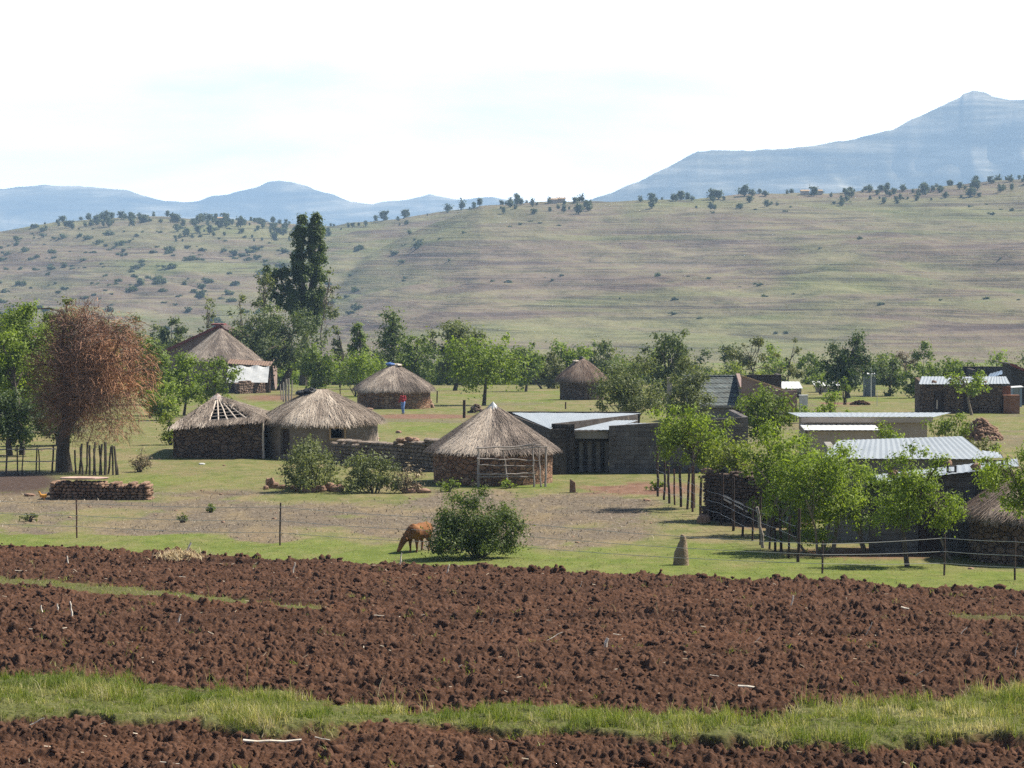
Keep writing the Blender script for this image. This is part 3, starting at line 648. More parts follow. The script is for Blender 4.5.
# short grass of the village green
x, y = scatter_fan(210000, -150, 1174, 76, 165, NR); ok = field_in(x, y) < .4; x, y = x[ok], y[ok]
zn = zones(x, y); ok = NR.random(len(x)) < .6 * np.clip(.12 + zn[:, 0] * .8 - zn[:, 1] * .1 - zn[:, 2] * .6 - zn[:, 3] * .5, 0, 1); x, y = x[ok], y[ok]; zn = zn[ok]
t = np.clip((fbm(x / 3, y / 4, 201, 3) - .35) * 1.2 + NR.normal(0, .18, len(x)) + .35 * (1 - zn[:, 0]), 0, 1)
v, q, t3, tt = blades(x, y, gz(x, y) - .015, NR.uniform(.03, .085, len(x)) * (.6 + .8 * fbm(x / 1.2, y / 1.6, 203, 2)), NR.uniform(.015, .03, len(x)), NR, t, .98)
me = npmesh('short_grass', v, [q, t3], tint=tt); tag(link('short_grass', me, M['lawn']), None, None, kind='stuff')
# maize stubble and stones of the fallow patch
x, y = scatter_fan(20000, -150, 860, 92, 128, NR); zn = zones(x, y); ok = NR.random(len(x)) < (zn[:, 1] * .9 - .1) * (.15 + 1.2 * fbm(x / 2, y / 2.5, 207, 2)); x, y = x[ok], y[ok]
v, q, t3, tt = blades(x, y, gz(x, y) - .01, NR.uniform(.03, .20, len(x)), NR.uniform(.015, .04, len(x)), NR, NR.uniform(.2, 1, len(x)), 1.0)
M['stubble'] = tintmat('maize_stubble', [(0, (.10, .08, .055)), (.5, (.20, .165, .12)), (1, (.40, .345, .27))])
me = npmesh('maize_stubble', v, [q, t3], tint=tt); tag(link('maize_stubble', me, M['stubble']), None, None, kind='stuff')
x, y = scatter_fan(5200, -150, 1174, 86, 240, NR); zn = zones(x, y); ok = NR.random(len(x)) < .04 + zn[:, 1] * .35 + zn[:, 2] * .4; ok &= field_in(x, y) < -.3; x, y = x[ok], y[ok]
r = .025 + .08 * NR.random(len(x)) ** 4; vs, fs = lumps(x, y, gz(x, y) + r * .1, r, NR, .6)
me = npmesh('ground_stones', vs, [fs]); tag(link('ground_stones', me, M['rock']), None, None, kind='stuff')

# ------------------------------------------------------------------ thatch and round walls
def straw_arrays(P, dn, nrm, L, wd, rng):
    """thin flat straws starting at P, running along dn"""
    n = len(P); side = np.cross(dn, nrm); side /= np.linalg.norm(side, axis=1)[:, None] + 1e-9
    d2 = dn + side * rng.normal(0, .16, (n, 1)) + nrm * rng.normal(.02, .05, (n, 1))
    s = side * (wd / 2)[:, None]; a = P; b = P + d2 * L[:, None]
    v = np.stack([a - s, a + s, b + s * .7, b - s * .7], 1).reshape(-1, 3)
    return v, np.arange(n)[:, None] * 4 + np.arange(4)[None]
def cone_thatch(name, c, rx, ry, ze, zt, parent, mat, seed, p=1.0, n=5200, patch=(-2.1, .55, .4), lum=.42, droop=.12, flat=.04, jag=1.0, fringe=1.0):
    n = int(n * 2.6)
    rng = np.random.default_rng(seed); na, nt_ = 72, 14
    th = np.linspace(0, 2 * np.pi, na, endpoint=False); tt = np.linspace(0, 1, nt_)
    def surf(a, t):
        lump = 1 + .05 * jag * (vnoise(np.cos(a) * 2.2 + 5, np.sin(a) * 2.2 + t * 2.2, seed) - .5) + .03 * jag * (vnoise(np.cos(a) * 7 + 5, np.sin(a) * 7, seed + 4) - .5)
        r = np.maximum(1 - t ** p, 0) * (1 - flat) + flat; r = r * lump
        z = ze + (zt - ze) * t + .10 * jag * (vnoise(np.cos(a) * 3, np.sin(a) * 3 + t, seed + 7) - .5) * (1 - t)
        return np.stack([c[0] + np.cos(a) * r * rx, c[1] + np.sin(a) * r * ry, z], -1)
    def tint(a, t):
        da = (a - patch[0] + np.pi) % (2 * np.pi) - np.pi
        k = np.exp(-(da / patch[1]) ** 2) * sstep(.25, .6, vnoise(a * 4, t * 3, seed + 11) + .35)
        return lum + patch[2] * k + .42 * (vnoise(a * 5.0, t * 4, seed + 2) - .5) + .3 * (vnoise(a * 17, t * 2.5, seed + 3) - .5)
    A, T = np.meshgrid(th, tt); V_ = surf(A, T).reshape(-1, 3); tn = [tint(A, T).ravel() * .8]
    i = np.arange(nt_ - 1)[:, None] * na + np.arange(na)[None]; j = np.arange(nt_ - 1)[:, None] * na + (np.arange(na)[None] + 1) % na
    quads = [np.stack([i, j, j + na, i + na], -1).reshape(-1, 4)]; vs = [V_]; nv = len(V_)
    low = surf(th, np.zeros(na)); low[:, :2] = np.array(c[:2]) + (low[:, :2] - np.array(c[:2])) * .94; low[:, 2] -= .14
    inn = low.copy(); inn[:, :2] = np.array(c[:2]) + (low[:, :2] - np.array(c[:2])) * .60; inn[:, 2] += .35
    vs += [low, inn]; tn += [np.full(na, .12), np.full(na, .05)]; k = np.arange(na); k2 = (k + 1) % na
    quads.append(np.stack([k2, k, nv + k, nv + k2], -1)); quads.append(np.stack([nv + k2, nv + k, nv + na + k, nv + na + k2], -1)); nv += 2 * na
    a = rng.uniform(0, 2 * np.pi, n); t = 1 - np.sqrt(rng.uniform(0, 1, n)); t[: n // 5] = rng.uniform(0, .07, n // 5); t = np.clip(t, 0, .96)
    P = surf(a, t); Q = surf(a, np.clip(t - .04, -.2, 1)); dn = Q - P; dn /= np.linalg.norm(dn, axis=1)[:, None] + 1e-9
    nr = np.stack([np.cos(a), np.sin(a), np.full(n, .8)], -1); nr -= dn * (nr * dn).sum(1)[:, None]; nr /= np.linalg.norm(nr, axis=1)[:, None]
    L = rng.uniform(.28, .62, n) * min(1, rx / 2.4); L = np.where(t < .08, L * (.3 + .5 * rng.random(n)) * fringe, L)
    sv, sq = straw_arrays(P + nr * rng.uniform(.0, .05, (n, 1)), dn, nr, L, rng.uniform(.009, .022, n), rng)
    ed = np.repeat(t < .08, 4).reshape(-1, 4); zz = sv.reshape(-1, 4, 3); zz[:, 2:, 2] -= np.where(ed[:, :2], droop, 0); sv = zz.reshape(-1, 3)
    vs.append(sv); quads.append(sq + nv); tn.append(np.repeat(tint(a, t) + rng.normal(0, .075, n) + .06 * np.sin(t * 38 + a * 2), 4))
    v = np.concatenate(vs) - np.array(ORG[parent.name]); me = npmesh(name, v, quads, tint=np.concatenate(tn))
    return link(name, me, mat, parent)
def tri_thatch(mb_list, A, B, C, n, seed, lum=.5):
    """thatch on a flat triangle, A the apex"""
    rng = np.random.default_rng(seed); A, B, C = (np.array(q) for q in (A, B, C)); nr = np.cross(B - A, C - A); nr /= np.linalg.norm(nr); nr = nr if nr[2] > 0 else -nr
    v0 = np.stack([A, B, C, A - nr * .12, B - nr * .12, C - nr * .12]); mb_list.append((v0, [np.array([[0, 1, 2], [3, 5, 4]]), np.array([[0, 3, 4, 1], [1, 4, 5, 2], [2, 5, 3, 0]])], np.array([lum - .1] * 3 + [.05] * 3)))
    r1 = np.sqrt(rng.random(n)); r2 = rng.random(n); P = A * (1 - r1)[:, None] + B * (r1 * (1 - r2))[:, None] + C * (r1 * r2)[:, None]
    g = np.array([0, 0, -1.]); dn = g - nr * (g @ nr); dn /= np.linalg.norm(dn); dn = np.repeat(dn[None], n, 0); N3 = np.repeat(nr[None], n, 0)
    sv, sq = straw_arrays(P + N3 * rng.uniform(0, .05, (n, 1)), dn, N3, rng.uniform(.2, .45, n), rng.uniform(.02, .05, n), rng)
    t = lum + .5 * (vnoise(P[:, 0] * 2.5, P[:, 2] * 2.5, seed) - .5) + rng.normal(0, .14, n)
    mb_list.append((sv, [sq], np.repeat(t, 4)))
def merge(name, lst, mat, parent):
    vs = []; tn = []; q3 = []; q4 = []; n = 0
    for v, fs, t in lst:
        for f in fs: (q3 if f.shape[1] == 3 else q4).append(f + n)
        vs.append(v); tn.append(t); n += len(v)
    pol = ([np.concatenate(q3)] if q3 else []) + ([np.concatenate(q4)] if q4 else [])
    return link(name, npmesh(name, np.concatenate(vs) - np.array(ORG[parent.name]), pol, tint=np.concatenate(tn)), mat, parent)
def ringwall(name, c, rx, ry, z0, z1, parent, mat, th=.3, openings=(), seed=1):
    """round wall with real openings (angle, half angle, low, high)"""
    ang = set(np.round(np.linspace(-math.pi, math.pi, 73)[:-1], 5)); zs = {z0, z1}
    for k in range(1, 6): zs.add(z0 + (z1 - z0) * k / 6)
    for a, h, lo, hi in openings: ang |= {round(a - h, 5), round(a + h, 5)}; zs |= {lo, hi}
    ang = sorted(ang); zs = sorted(zs); na, nz = len(ang), len(zs); vs = []; 
    for z in zs:
        for a in ang:
            j = 1 + .035 * (float(vnoise(math.cos(a) * 6 + 9, math.sin(a) * 6 + z * 2, seed)) - .5)
            vs.append((c[0] + math.cos(a) * rx * j, c[1] + math.sin(a) * ry * j, z))
    no = len(vs)
    for z in zs:
        for a in ang: vs.append((c[0] + math.cos(a) * (rx - th), c[1] + math.sin(a) * (ry - th), z))
    def opened(i, k):
        a = (ang[i] + (ang[(i + 1) % na] + (2 * math.pi if i == na - 1 else 0))) / 2; z = (zs[k] + zs[k + 1]) / 2
        return any(abs(a - q) < h and lo < z < hi for q, h, lo, hi in openings)
    fs = []
    for k in range(nz - 1):
        for i in range(na):
            j = (i + 1) % na; a, b, d, e = k * na + i, k * na + j, (k + 1) * na + j, (k + 1) * na + i
            if opened(i, k):
                for q, r, nb in ((a, b, k == 0 or not opened(i, k - 1)), (e, d, k == nz - 2 or not opened(i, k + 1)), (a, e, not opened((i - 1) % na, k)), (b, d, not opened(j, k))):
                    if nb: fs.append((q, r, r + no, q + no))
            else: fs += [(a, b, d, e), (a + no, e + no, d + no, b + no)]
    for i in range(na): j = (i + 1) % na; k = (nz - 1) * na; fs.append((k + i, k + j, k + j + no, k + i + no))
    mb = MB(); mb.add(vs, fs); return mb.build(name, mat, parent)
def stack_wall(mb, p0, p1, h0, h1, th, sh, zf=None, top_jit=.12):
    """dry stone wall of separate stones between two ground points"""
    a = Vector((p0[0], p0[1], 0)); b = Vector((p1[0], p1[1], 0)); L = (b - a).length; u = (b - a) / L; n = Vector((-u.y, u.x, 0)); rz = math.atan2(u.y, u.x)
    q = 0
    z = 0; row = 0
    while z < max(h0, h1):
        q = -RNG.uniform(0, .2); hh = sh * RNG.uniform(.8, 1.25)
        while q < L:
            w_ = sh * RNG.uniform(1.0, 2.3); hq = h0 + (h1 - h0) * q / L + RNG.uniform(-top_jit, top_jit)
            if z + hh * .5 < hq:
                for side in (0, 1):
                    P = a + u * (q + w_ / 2) + n * (th * (.25 if side == 0 else .75) + RNG.uniform(-.03, .03)); g = float(gz(P.x, P.y))
                    mb.stone((P.x, P.y, g - .06 + z + hh / 2), (w_ * .97, th * .56, hh * RNG.uniform(.9, 1.05)), rz + RNG.uniform(-.12, .12), .16, .09)
            q += w_
        z += hh * .93; row += 1
    # rubble core so that no light passes straight through
    A, B = a + n * th * .3, b + n * th * .3; g0, g1 = float(gz(A.x, A.y)), float(gz(B.x, B.y))
    mb.hexa([A + V(0, 0, g0 - .2), B + V(0, 0, g1 - .2), B + n * th * .4 + V(0, 0, g1 - .2), A + n * th * .4 + V(0, 0, g0 - .2)],
            [A + V(0, 0, g0 + h0 * .85), B + V(0, 0, g1 + h1 * .85), B + n * th * .4 + V(0, 0, g1 + h1 * .85), A + n * th * .4 + V(0, 0, g0 + h0 * .85)])
def heap(c, rx, ry, h, n, smin, smax, seed):
    """arrays of a pile of stones with a solid core"""
    rng = np.random.default_rng(seed); a = rng.uniform(0, 6.28, n); r = np.sqrt(rng.random(n)); x = c[0] + np.cos(a) * r * rx; y = c[1] + np.sin(a) * r * ry
    z = gz(x, y) + h * np.clip(1 - r ** 1.6, 0, 1) * (.75 + .5 * vnoise(x * 2.2, y * 2.2, seed))
    return lumps(x, y, z, rng.uniform(smin, smax, n), rng, .7, .35)
def round_hut(label, px, hw, pyb, ehw, pye, pyt, wallmat, seed, ops=(), wname='wall', eave_drop=0, **kw):
    f = place(px, pyb); r = hw * f.y / (F - hw); dc = f.y + r; C = pd(px, pye, dc)
    er = ehw / F * dc; ze = pd(px, pye, dc).z; zt = pd(px, pyt, dc).z
    t = thing('thatched_hut', label, 'hut', (C.x, dc, float(gz(C.x, dc))))
    z0 = float(min(gz(C.x, dc - r), gz(C.x, dc + r), gz(C.x, dc))) - .25
    z1 = ze + .12 + eave_drop
    O = []
    for (p0, p1, y0, y1) in ops:
        a0 = math.asin(max(-1, min(1, (p0 - px) / hw))); a1 = math.asin(max(-1, min(1, (p1 - px) / hw))); am = (a0 + a1) / 2; dd = dc - r * math.cos(am)
        O.append((-math.pi / 2 + am, (a1 - a0) / 2, pd(px, y1, dd).z, pd(px, y0, dd).z))
    ringwall(wname, (C.x, dc), r, r, z0, z1, t, wallmat, .32, O, seed)
    return t, C, dc, r, er, ze, zt, O
def frame_round(t, C, dc, r, O, mat, name='window_frame', sill=True):
    a, h, lo, hi = O; mb = MB(); w2 = r * math.sin(h); m = V(math.cos(a), math.sin(a), 0); s = V(-math.sin(a), math.cos(a), 0); o = V(C.x, dc, 0) + m * (r + .01)
    rz = a + math.pi / 2
    for k in (-1, 1): mb.box(o + s * k * (w2 + .04) + V(0, 0, (lo + hi) / 2), (.09, .10, hi - lo + .18), rz)
    mb.box(o + V(0, 0, hi + .045), (2 * w2 - .01, .10, .09), rz)
    if sill: mb.box(o + V(0, 0, lo - .045), (2 * w2 - .01, .12, .09), rz)
    return mb.build(name, mat, t)
def dark_leaf(t, C, dc, r, O, mat, name):
    """door leaf or shutter set back inside an opening"""
    a, h, lo, hi = O; mb = MB(); w2 = r * math.sin(h); m = V(math.cos(a), math.sin(a), 0); o = V(C.x, dc, 0) + m * (r - .20)
    mb.box(o + V(0, 0, (lo + hi) / 2), (2 * w2 + .05, .04, hi - lo + .03), a + math.pi / 2)
    for k in (-.6, 0, .6): mb.box(o + m * .03 + V(0, 0, (lo + hi) / 2 + k * (hi - lo) * .5), (2 * w2, .02, .07), a + math.pi / 2)
    return mb.build(name, mat, t)

# the middle hut with the zinc cap
t, C, dc, r, er, ze, zt, O = round_hut('round stone hut with tall thatched cone, shiny metal cap and pole trellis in front', 493, 59.5, 486, 64.5, 449, 405, M['stone_brown'], 21)
cone_thatch('thatched_roof', (C.x, dc), er, er, ze, zt, t, M['thatch'], 22, 1.06, 12000, (-2.05, .50, .80), .42, .05, .02, .5, .6)
mb = MB(); cr = .36; n = 12
mb.add([(C.x, dc, zt + .16)] + [(C.x + cr * math.cos(k * math.pi / 6), dc + cr * math.sin(k * math.pi / 6), zt - .22) for k in range(n)] + [(C.x + cr * .96 * math.cos(k * math.pi / 6), dc + cr * .96 * math.sin(k * math.pi / 6), zt - .25) for k in range(n)],
       [(0, 1 + k, 1 + (k + 1) % n) for k in range(n)] + [(1 + (k + 1) % n, 1 + k, 13 + k, 13 + (k + 1) % n) for k in range(n)]); mb.build('metal_cap', M['zinc_bright'], t)
mb = MB()      # ring beam under the eave
for k in range(40):
    a0, a1 = k * math.pi / 20, (k + 1) * math.pi / 20
    mb.tube([(C.x + math.cos(a) * (r + .02), dc + math.sin(a) * (r + .02), ze - .10) for a in (a0, a1)], .05, 5)
mb.build('eave_pole', M['wood_dark'], t)
dT = dc - r - .38
tr = thing('pole_trellis', 'open trellis of crooked grey poles lashed in front of the hut with the metal cap', 'trellis', place(512, 488)); 
for (x0, y0, x1, y1, rr) in ((478, 446, 478.5, 488, .085), (503, 449, 508.5, 485, .055), (533, 448, 534, 489, .06), (538.5, 448, 541.5, 490, .05), (546.5, 446, 545.5, 490, .07)):
    a, b = pd(x1, y1, dT), pd(x0, y0, dT); g = float(gz(a.x, a.y)); a.z = min(a.z, g - .05); mb = MB(); mb.stick(a, b, rr * .8, .012, 6, 6, .8); mb.build('post', M['wood_grey'], tr)
for (x0, y0, x1, y1, rr) in ((477, 458.5, 541, 460.5, .04), (479, 465, 534, 466, .035), (477, 474.5, 536, 473.5, .05), (478, 477, 533, 476.5, .035), (476, 448.5, 541, 445, .05), (500, 450, 548, 446.5, .045), (520, 446, 541, 441.5, .03)):
    mb = MB(); mb.stick(pd(x0, y0, dT - .07), pd(x1, y1, dT - .07), rr * .8, .018, 5, 9, .7); mb.build('rail', M['wood_grey'], tr)

# long-roofed mud hut with window
t, C, dc, r, er, ze, zt, O = round_hut('mud hut with shaggy pale thatch, small framed window and black plastic on its roof', 321, 57, 460, 61, 420, 389, M['mud'], 31, ((284, 293, 429, 455), (334, 347, 428.5, 438)))
cone_thatch('thatched_roof', (C.x, dc), er, er, ze, zt, t, M['thatch_old'], 32, 1.22, 8000, (-1.75, .9, .33), .47, .06, .10, 1.3)
frame_round(t, C, dc, r, O[1], M['mud_tan']); dark_leaf(t, C, dc, r, O[0], M['wood_dark'], 'door')
mb = MB()
for k in range(9): mb.ball(pd(309 + RNG.uniform(-8, 5), 392.5 + RNG.uniform(-2, 1.5) - .0, dc - .35 + RNG.uniform(-.2, .2)), (.28, .22, .14), .35, 5, 7)
tag(mb.build('plastic_bundle', M['void']), 'crumpled black plastic lying on the peak of the shaggy mud hut roof', 'plastic sheet')
mb = MB(); mb.stick(pd(377.5, 446, dc), pd(376.5, 424, dc), .07, .01); mb.build('pale_edge_post', M['wood_pale'], t)

# hut behind with the blue cap, and the person's neighbour
t, C, dc, r, er, ze, zt, O = round_hut('low brown hut with a rounded grey thatch tied down by blue plastic at its peak', 394, 36.5, 409, 41, 389, 364.5, M['stone_brown'], 41)
cone_thatch('thatched_roof', (C.x, dc), er, er, ze, zt, t, M['thatch'], 42, 1.22, 6500, (-2.0, .55, .45), .48, .06, .05, .9)
mb = MB(); mb.ball((C.x - .30, dc, zt + .02), (.42, .42, .16), .2, 6, 9); mb.build('blue_plastic', mixmat('blue_plastic', [(.3, (.04, .09, .25)), (.7, (.09, .17, .38))], 5, .5), t)
mb = MB(); mb.ball((C.x + .28, dc - .1, zt - .05), (.36, .36, .13), .25, 6, 9); mb.build('pale_cap', M['wood_pale'], t)
p = place(424, 408); v_, f_ = heap((p.x, p.y + .35), .75, .45, .95, 170, .10, .19, 5); tag(link('stone_heap', npmesh('stone_heap', v_, [f_]), M['rock']), 'sunlit orange stones heaped against the right foot of the hut with blue plastic', 'stone heap')

# far small hut
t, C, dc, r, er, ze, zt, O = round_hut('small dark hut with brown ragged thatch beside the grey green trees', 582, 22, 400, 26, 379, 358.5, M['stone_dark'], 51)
cone_thatch('thatched_roof', (C.x, dc), er, er, ze, zt, t, M['thatch_red'], 52, 1.28, 5200, (-1.9, .5, .2), .45, .18, .07, 1.2)
mb = MB(); mb.ball((C.x - .55, dc - .35, zt - .22), (.35, .25, .1), .2); mb.build('pale_patch', M['wood_pale'], t)
mb = MB(); mb.ball((C.x - .1, dc - .1, zt + .05), (.2, .2, .14), .2); mb.build('black_tie', M['void'], t)

# hut in front of the red edged house
t, C, dc, r, er, ze, zt, O = round_hut('thatched hut with smooth grey cone standing in front of the house with red roof edge', 221, 37, 392, 42, 360, 328.5, M['mud'], 61)
cone_thatch('thatched_roof', (C.x, dc), er, er, ze, zt, t, M['thatch'], 62, 1.0, 7000, (-2.3, .5, .42), .55, .06, .03, .5, .6)
dG = dc
# hut at the right edge
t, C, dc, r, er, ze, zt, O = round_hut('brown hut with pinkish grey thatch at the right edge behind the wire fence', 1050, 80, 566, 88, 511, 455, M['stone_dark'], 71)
cone_thatch('thatched_roof', (C.x, dc), er, er, ze, zt, t, M['thatch_red'], 72, 1.1, 10000, (-2.35, .6, .36), .50, .16, .03, 1.0)

# ruined square hut, rafters bare
L0, R0 = place(178, 453), place(262.5, 458.5); L0 = Vector((L0.x, R0.y + .35, 0)); R0 = Vector((R0.x, R0.y, 0)); u = (R0 - L0).normalized(); n_ = Vector((-u.y, u.x, 0)); Lw = (R0 - L0).length; Dp = 4.2
t = thing('ruined_hut', 'roofless looking square hut of dark stone whose thatch has fallen away from the rafters', 'hut', (float((L0.x + R0.x) / 2), float(R0.y + 2), float(gz((L0.x + R0.x) / 2, R0.y + 2))))
zb = float(gz(R0.x, R0.y)) - .3; zeL = pd(178, 426, L0.y).z; zeR = pd(262, 418.5, R0.y).z
mb = MB(); mb.wall(L0, R0, zb, zeL, zeR, .35); B0, B1 = L0 + n_ * Dp, R0 + n_ * Dp
mb.wall(R0 + n_ * .355, B1 - n_ * .355, zb, zeR, None, .35); mb.wall(B1, B0, zb, zeR, zeL, .35); mb.wall(B0 - n_ * .355, L0 + n_ * .355, zb, zeL, None, .35); mb.build('wall', M['stone_dark'], t)
mb = MB(); mb.stick(R0 + V(.06, -.06, zb), R0 + V(.03, -.05, zeR), .07, .006); mb.build('pale_edge_post', M['wood_pale'], t)  # sunlit edge of the wall put in as a pale pole
ap = (L0 + R0) / 2 + n_ * Dp / 2; ap = Vector((pd(217.5, 395, ap.y).x, ap.y, pd(217.5, 395, ap.y).z))
ov = .2; eA = L0 - u * ov - n_ * ov + V(0, 0, zeL - .05); eB = R0 + u * ov - n_ * ov + V(0, 0, zeR - .02); eC = B1 + u * ov + n_ * ov + V(0, 0, zeR - .02); eD = B0 - u * ov + n_ * ov + V(0, 0, zeL - .05)
lst = []
eM = eA.lerp(eB, .40); q0 = ap.lerp(eM, .30)
tri_thatch(lst, ap, eA, eM, 1100, 5, .60); tri_thatch(lst, ap, eD, eA, 900, 6, .5); tri_thatch(lst, ap, eB, eC, 900, 7, .42); tri_thatch(lst, ap, eC, eD, 900, 8, .4)
s0, s1 = ap.lerp(eB, .90), eM.lerp(ap, .10); tri_thatch(lst, s1, eM, eB, 600, 9, .42); tri_thatch(lst, s0, s1, eB, 420, 10, .40)
s2 = ap.lerp(eB, .2).lerp(eA, .02); tri_thatch(lst, ap, ap.lerp(eB, .93).lerp(eA, .012), ap.lerp(eB, .97), 260, 11, .38)
merge('thatch_remains', lst, M['thatch_old'], t)
for k in range(7):
    e = eA.lerp(eB, .30 + k * .107); mb = MB(); mb.stick(ap + V(0, -.05, -.06), e + V(0, .05, -.02), .045, .006, 5, 4, .95); mb.build('rafter', M['wood_pale'], t)
for k in range(6):
    q = .28 + k * .115; a = ap.lerp(eA.lerp(eB, .34), q); b = ap.lerp(eB, q); mb = MB(); mb.stick(a + V(0, -.01, -.03), b + V(0, -.01, -.03), .026, .006); mb.build('batten', M['wood_grey'], t)
mb = MB(); mb.add([ap + V(0, 0, .10)] + [ap + V(.42 * math.cos(k * math.pi / 4), .42 * math.sin(k * math.pi / 4), -.20) for k in range(8)], [(0, 1 + k, 1 + (k + 1) % 8) for k in range(8)] + [tuple(range(8, 0, -1))]); mb.build('ridge_cap', mixmat('rusty_cap', [(.35, (.22, .12, .08)), (.6, (.4, .38, .36))], 4, .6), t)

# ------------------------------------------------------------------ block buildings
w0, w1 = place(609, 473.5), place(745, 474); dF = w0.y; zb = min(float(gz(w0.x, dF)), float(gz(8, dF))) - .25
t = thing('block_building', 'flat roofed grey concrete block building with dark doors in a recessed porch', 'building', (5.5, dF + 3, float(gz(5.5, dF + 3))))
xW0, xW1 = pd(609, 473, dF).x, pd(748, 473, dF).x; zW0, zW1 = pd(609, 426, dF).z, pd(748, 417, dF).z
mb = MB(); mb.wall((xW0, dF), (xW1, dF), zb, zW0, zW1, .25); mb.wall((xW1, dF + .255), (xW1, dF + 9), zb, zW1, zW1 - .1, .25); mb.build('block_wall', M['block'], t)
dR = dF + 2.2; xP = pd(575, 450, dF).x; xS = pd(555.5, 450, dF).x
zr = pd(600, 430, dF - .1).z
mb = MB(); dw = (xW0 - xP - .02) / 4.0
ops = [(.12 + k * dw + .10, .12 + (k + 1) * dw - .08, zb + .25, zr - .62) for k in range(4)]
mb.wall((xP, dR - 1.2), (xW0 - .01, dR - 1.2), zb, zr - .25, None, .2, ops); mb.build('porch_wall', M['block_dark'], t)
for k, (a, b, lo, hi) in enumerate(ops):
    mb = MB(); mb.box((xP + (a + b) / 2, dR - 1.2 + .12, (lo + hi) / 2), (b - a, .05, hi - lo)); mb.box((xP + (a + b) / 2, dR - 1.2 + .085, lo + .7), (b - a - .06, .03, .08)); mb.build('door' if k in (1, 3) else 'shutter', M['plaster_grey'], t)
mb = MB(); mb.box(((xP + xW0) / 2 - .01, dF + .35, zr - .26), (xW0 - xP - .03, .10, .34)); mb.build('lintel_beam', M['plaster_grey'], t)
mb = MB(); mb.wall((xS, dF - .05), (xP - .02, dF - .05), zb, pd(565, 424, dF).z, None, .25)
sb = pd(638, 414.4, dF + 12.4)
xb = sb.x; xpar = lambda d: xS + (xb - xS) * (d - dF) / 12.4
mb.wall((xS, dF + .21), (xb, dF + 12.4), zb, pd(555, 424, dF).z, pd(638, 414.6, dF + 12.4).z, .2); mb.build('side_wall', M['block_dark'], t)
mb = MB(); A_, B_ = (xP - .3, dF - .02, zr), (xW0 - .02, dF - .02, zr)
mb.sheet((xP - .15, dF + .02, zr), (xW0 - .02, dF + .02, zr), (xW0 + 1.75, dF + 8.6, zr), (xpar(dF + 8.6) + .02, dF + 8.6, zr), .25, .007); mb.build('porch_roof', M['zinc_bright'], t)
mb = MB(); mb.sheet((xW0 - .01, dF + .27, zr), (xW1 - .02, dF + .27, zr), (xW1 - .02, dF + 6.4, zr - .02), (xW0 + 1.33, dF + 6.4, zr - .02), .25, .007); mb.build('roof', M['zinc'], t)
# rear block with the large pale roof
zr2 = pd(550, 428.5, dF - .6).z; c = [pz(550.5, 429, zr2), pz(512, 415, zr2), pz(570, 409.2, zr2), pz(636, 413.2, zr2)]
t = thing('block_building', 'low building under the wide pale zinc roof between capped hut and grey blocks', 'building', (c[0].x, c[0].y + 5, float(gz(c[0].x, c[0].y + 5))))
mb = MB(); mb.sheet(c[0], (xpar(c[0].y + 1.5) - .26, c[0].y + 1.5, zr2), (xpar(c[3].y) - .26, c[3].y, zr2), (c[1].x, c[1].y + 2, zr2 + .02), .3, .007); mb.build('roof', M['zinc_bright'], t)
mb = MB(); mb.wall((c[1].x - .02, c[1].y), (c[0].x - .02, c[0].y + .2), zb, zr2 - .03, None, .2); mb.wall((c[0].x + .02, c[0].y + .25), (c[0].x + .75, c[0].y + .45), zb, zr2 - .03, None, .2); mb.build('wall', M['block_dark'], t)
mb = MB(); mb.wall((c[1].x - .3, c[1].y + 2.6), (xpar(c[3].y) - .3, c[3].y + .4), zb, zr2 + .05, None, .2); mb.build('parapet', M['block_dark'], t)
# tiled house
dI = 196; zb = float(gz(15, dI)) - .3
t = thing('tiled_house', 'dark house with grey green tiled roof and a sloping parapet with pale coping', 'house', (pd(742, 420, dI).x, dI + 4, float(gz(16, dI + 4))))
xa, xm, xr = pd(690, 410, dI).x, pd(741, 410, dI).x, pd(783, 410, dI).x
zrg = pd(743, 376.5, dI + 4.2).z; zev = pd(735, 405.5, dI).z
mb = MB(); mb.wall((xa, dI + .5), (xm - .02, dI + .5), zb, zev - .08, None, .25, [((pd(732, 410, dI).x - xa), (pd(739.5, 410, dI).x - xa), zb + .3, pd(735, 410.5, dI).z)]); mb.build('wall', M['plaster_grey'], t)
mb = MB(); mb.box((pd(735.8, 410, dI).x, dI + .64, (zb + .3 + pd(735, 410.5, dI).z) / 2), (.55, .05, pd(735, 410.5, dI).z - zb - .33)); mb.build('door', M['wood_dark'], t)
mb = MB(); mb.slab((xa - .2, dI - .1, zev), (xm - .03, dI - .1, zev), (xm - .03, dI + 4.2, zrg), (xa - .2, dI + 4.2, zrg), .08); mb.slab((xa - .2, dI + 4.215, zrg), (xm - .03, dI + 4.215, zrg), (xm - .03, dI + 8.4, zev), (xa - .2, dI + 8.4, zev), .08); mb.build('tiled_roof', M['slate_tile'], t)
mb = MB(); mb.tube([(xa - .2, dI + 4.2, zrg + .02), (xm - .04, dI + 4.2, zrg + .02)], .10, 6); mb.build('ridge_tiles', M['slate_tile'], t)
mb = MB(); mb.box(((xa + xm) / 2 - .15, dI - .12, zev - .06), (xm - xa, .05, .16)); mb.build('fascia', M['plaster_grey'], t)
zt0 = pd(742, 376.5, dI - .4).z; zt1 = pd(783, 391, dI - .4).z
mb = MB(); mb.wall((xm, dI - .4), (xr, dI - .4), zb, zt0, zt1, .3)
mb.wall((xr - .01, dI - .08), (xr - .01, dI + 8), zb, zt1, None, .25); mb.build('gable_wall', M['plaster_red'], t)
mb = MB(); a0 = Vector((xm - .30, dI - .08, zb)); zg = lambda d: zrg + .22 - abs(d - dI - 4.2) * (zrg - zev) / 4.3
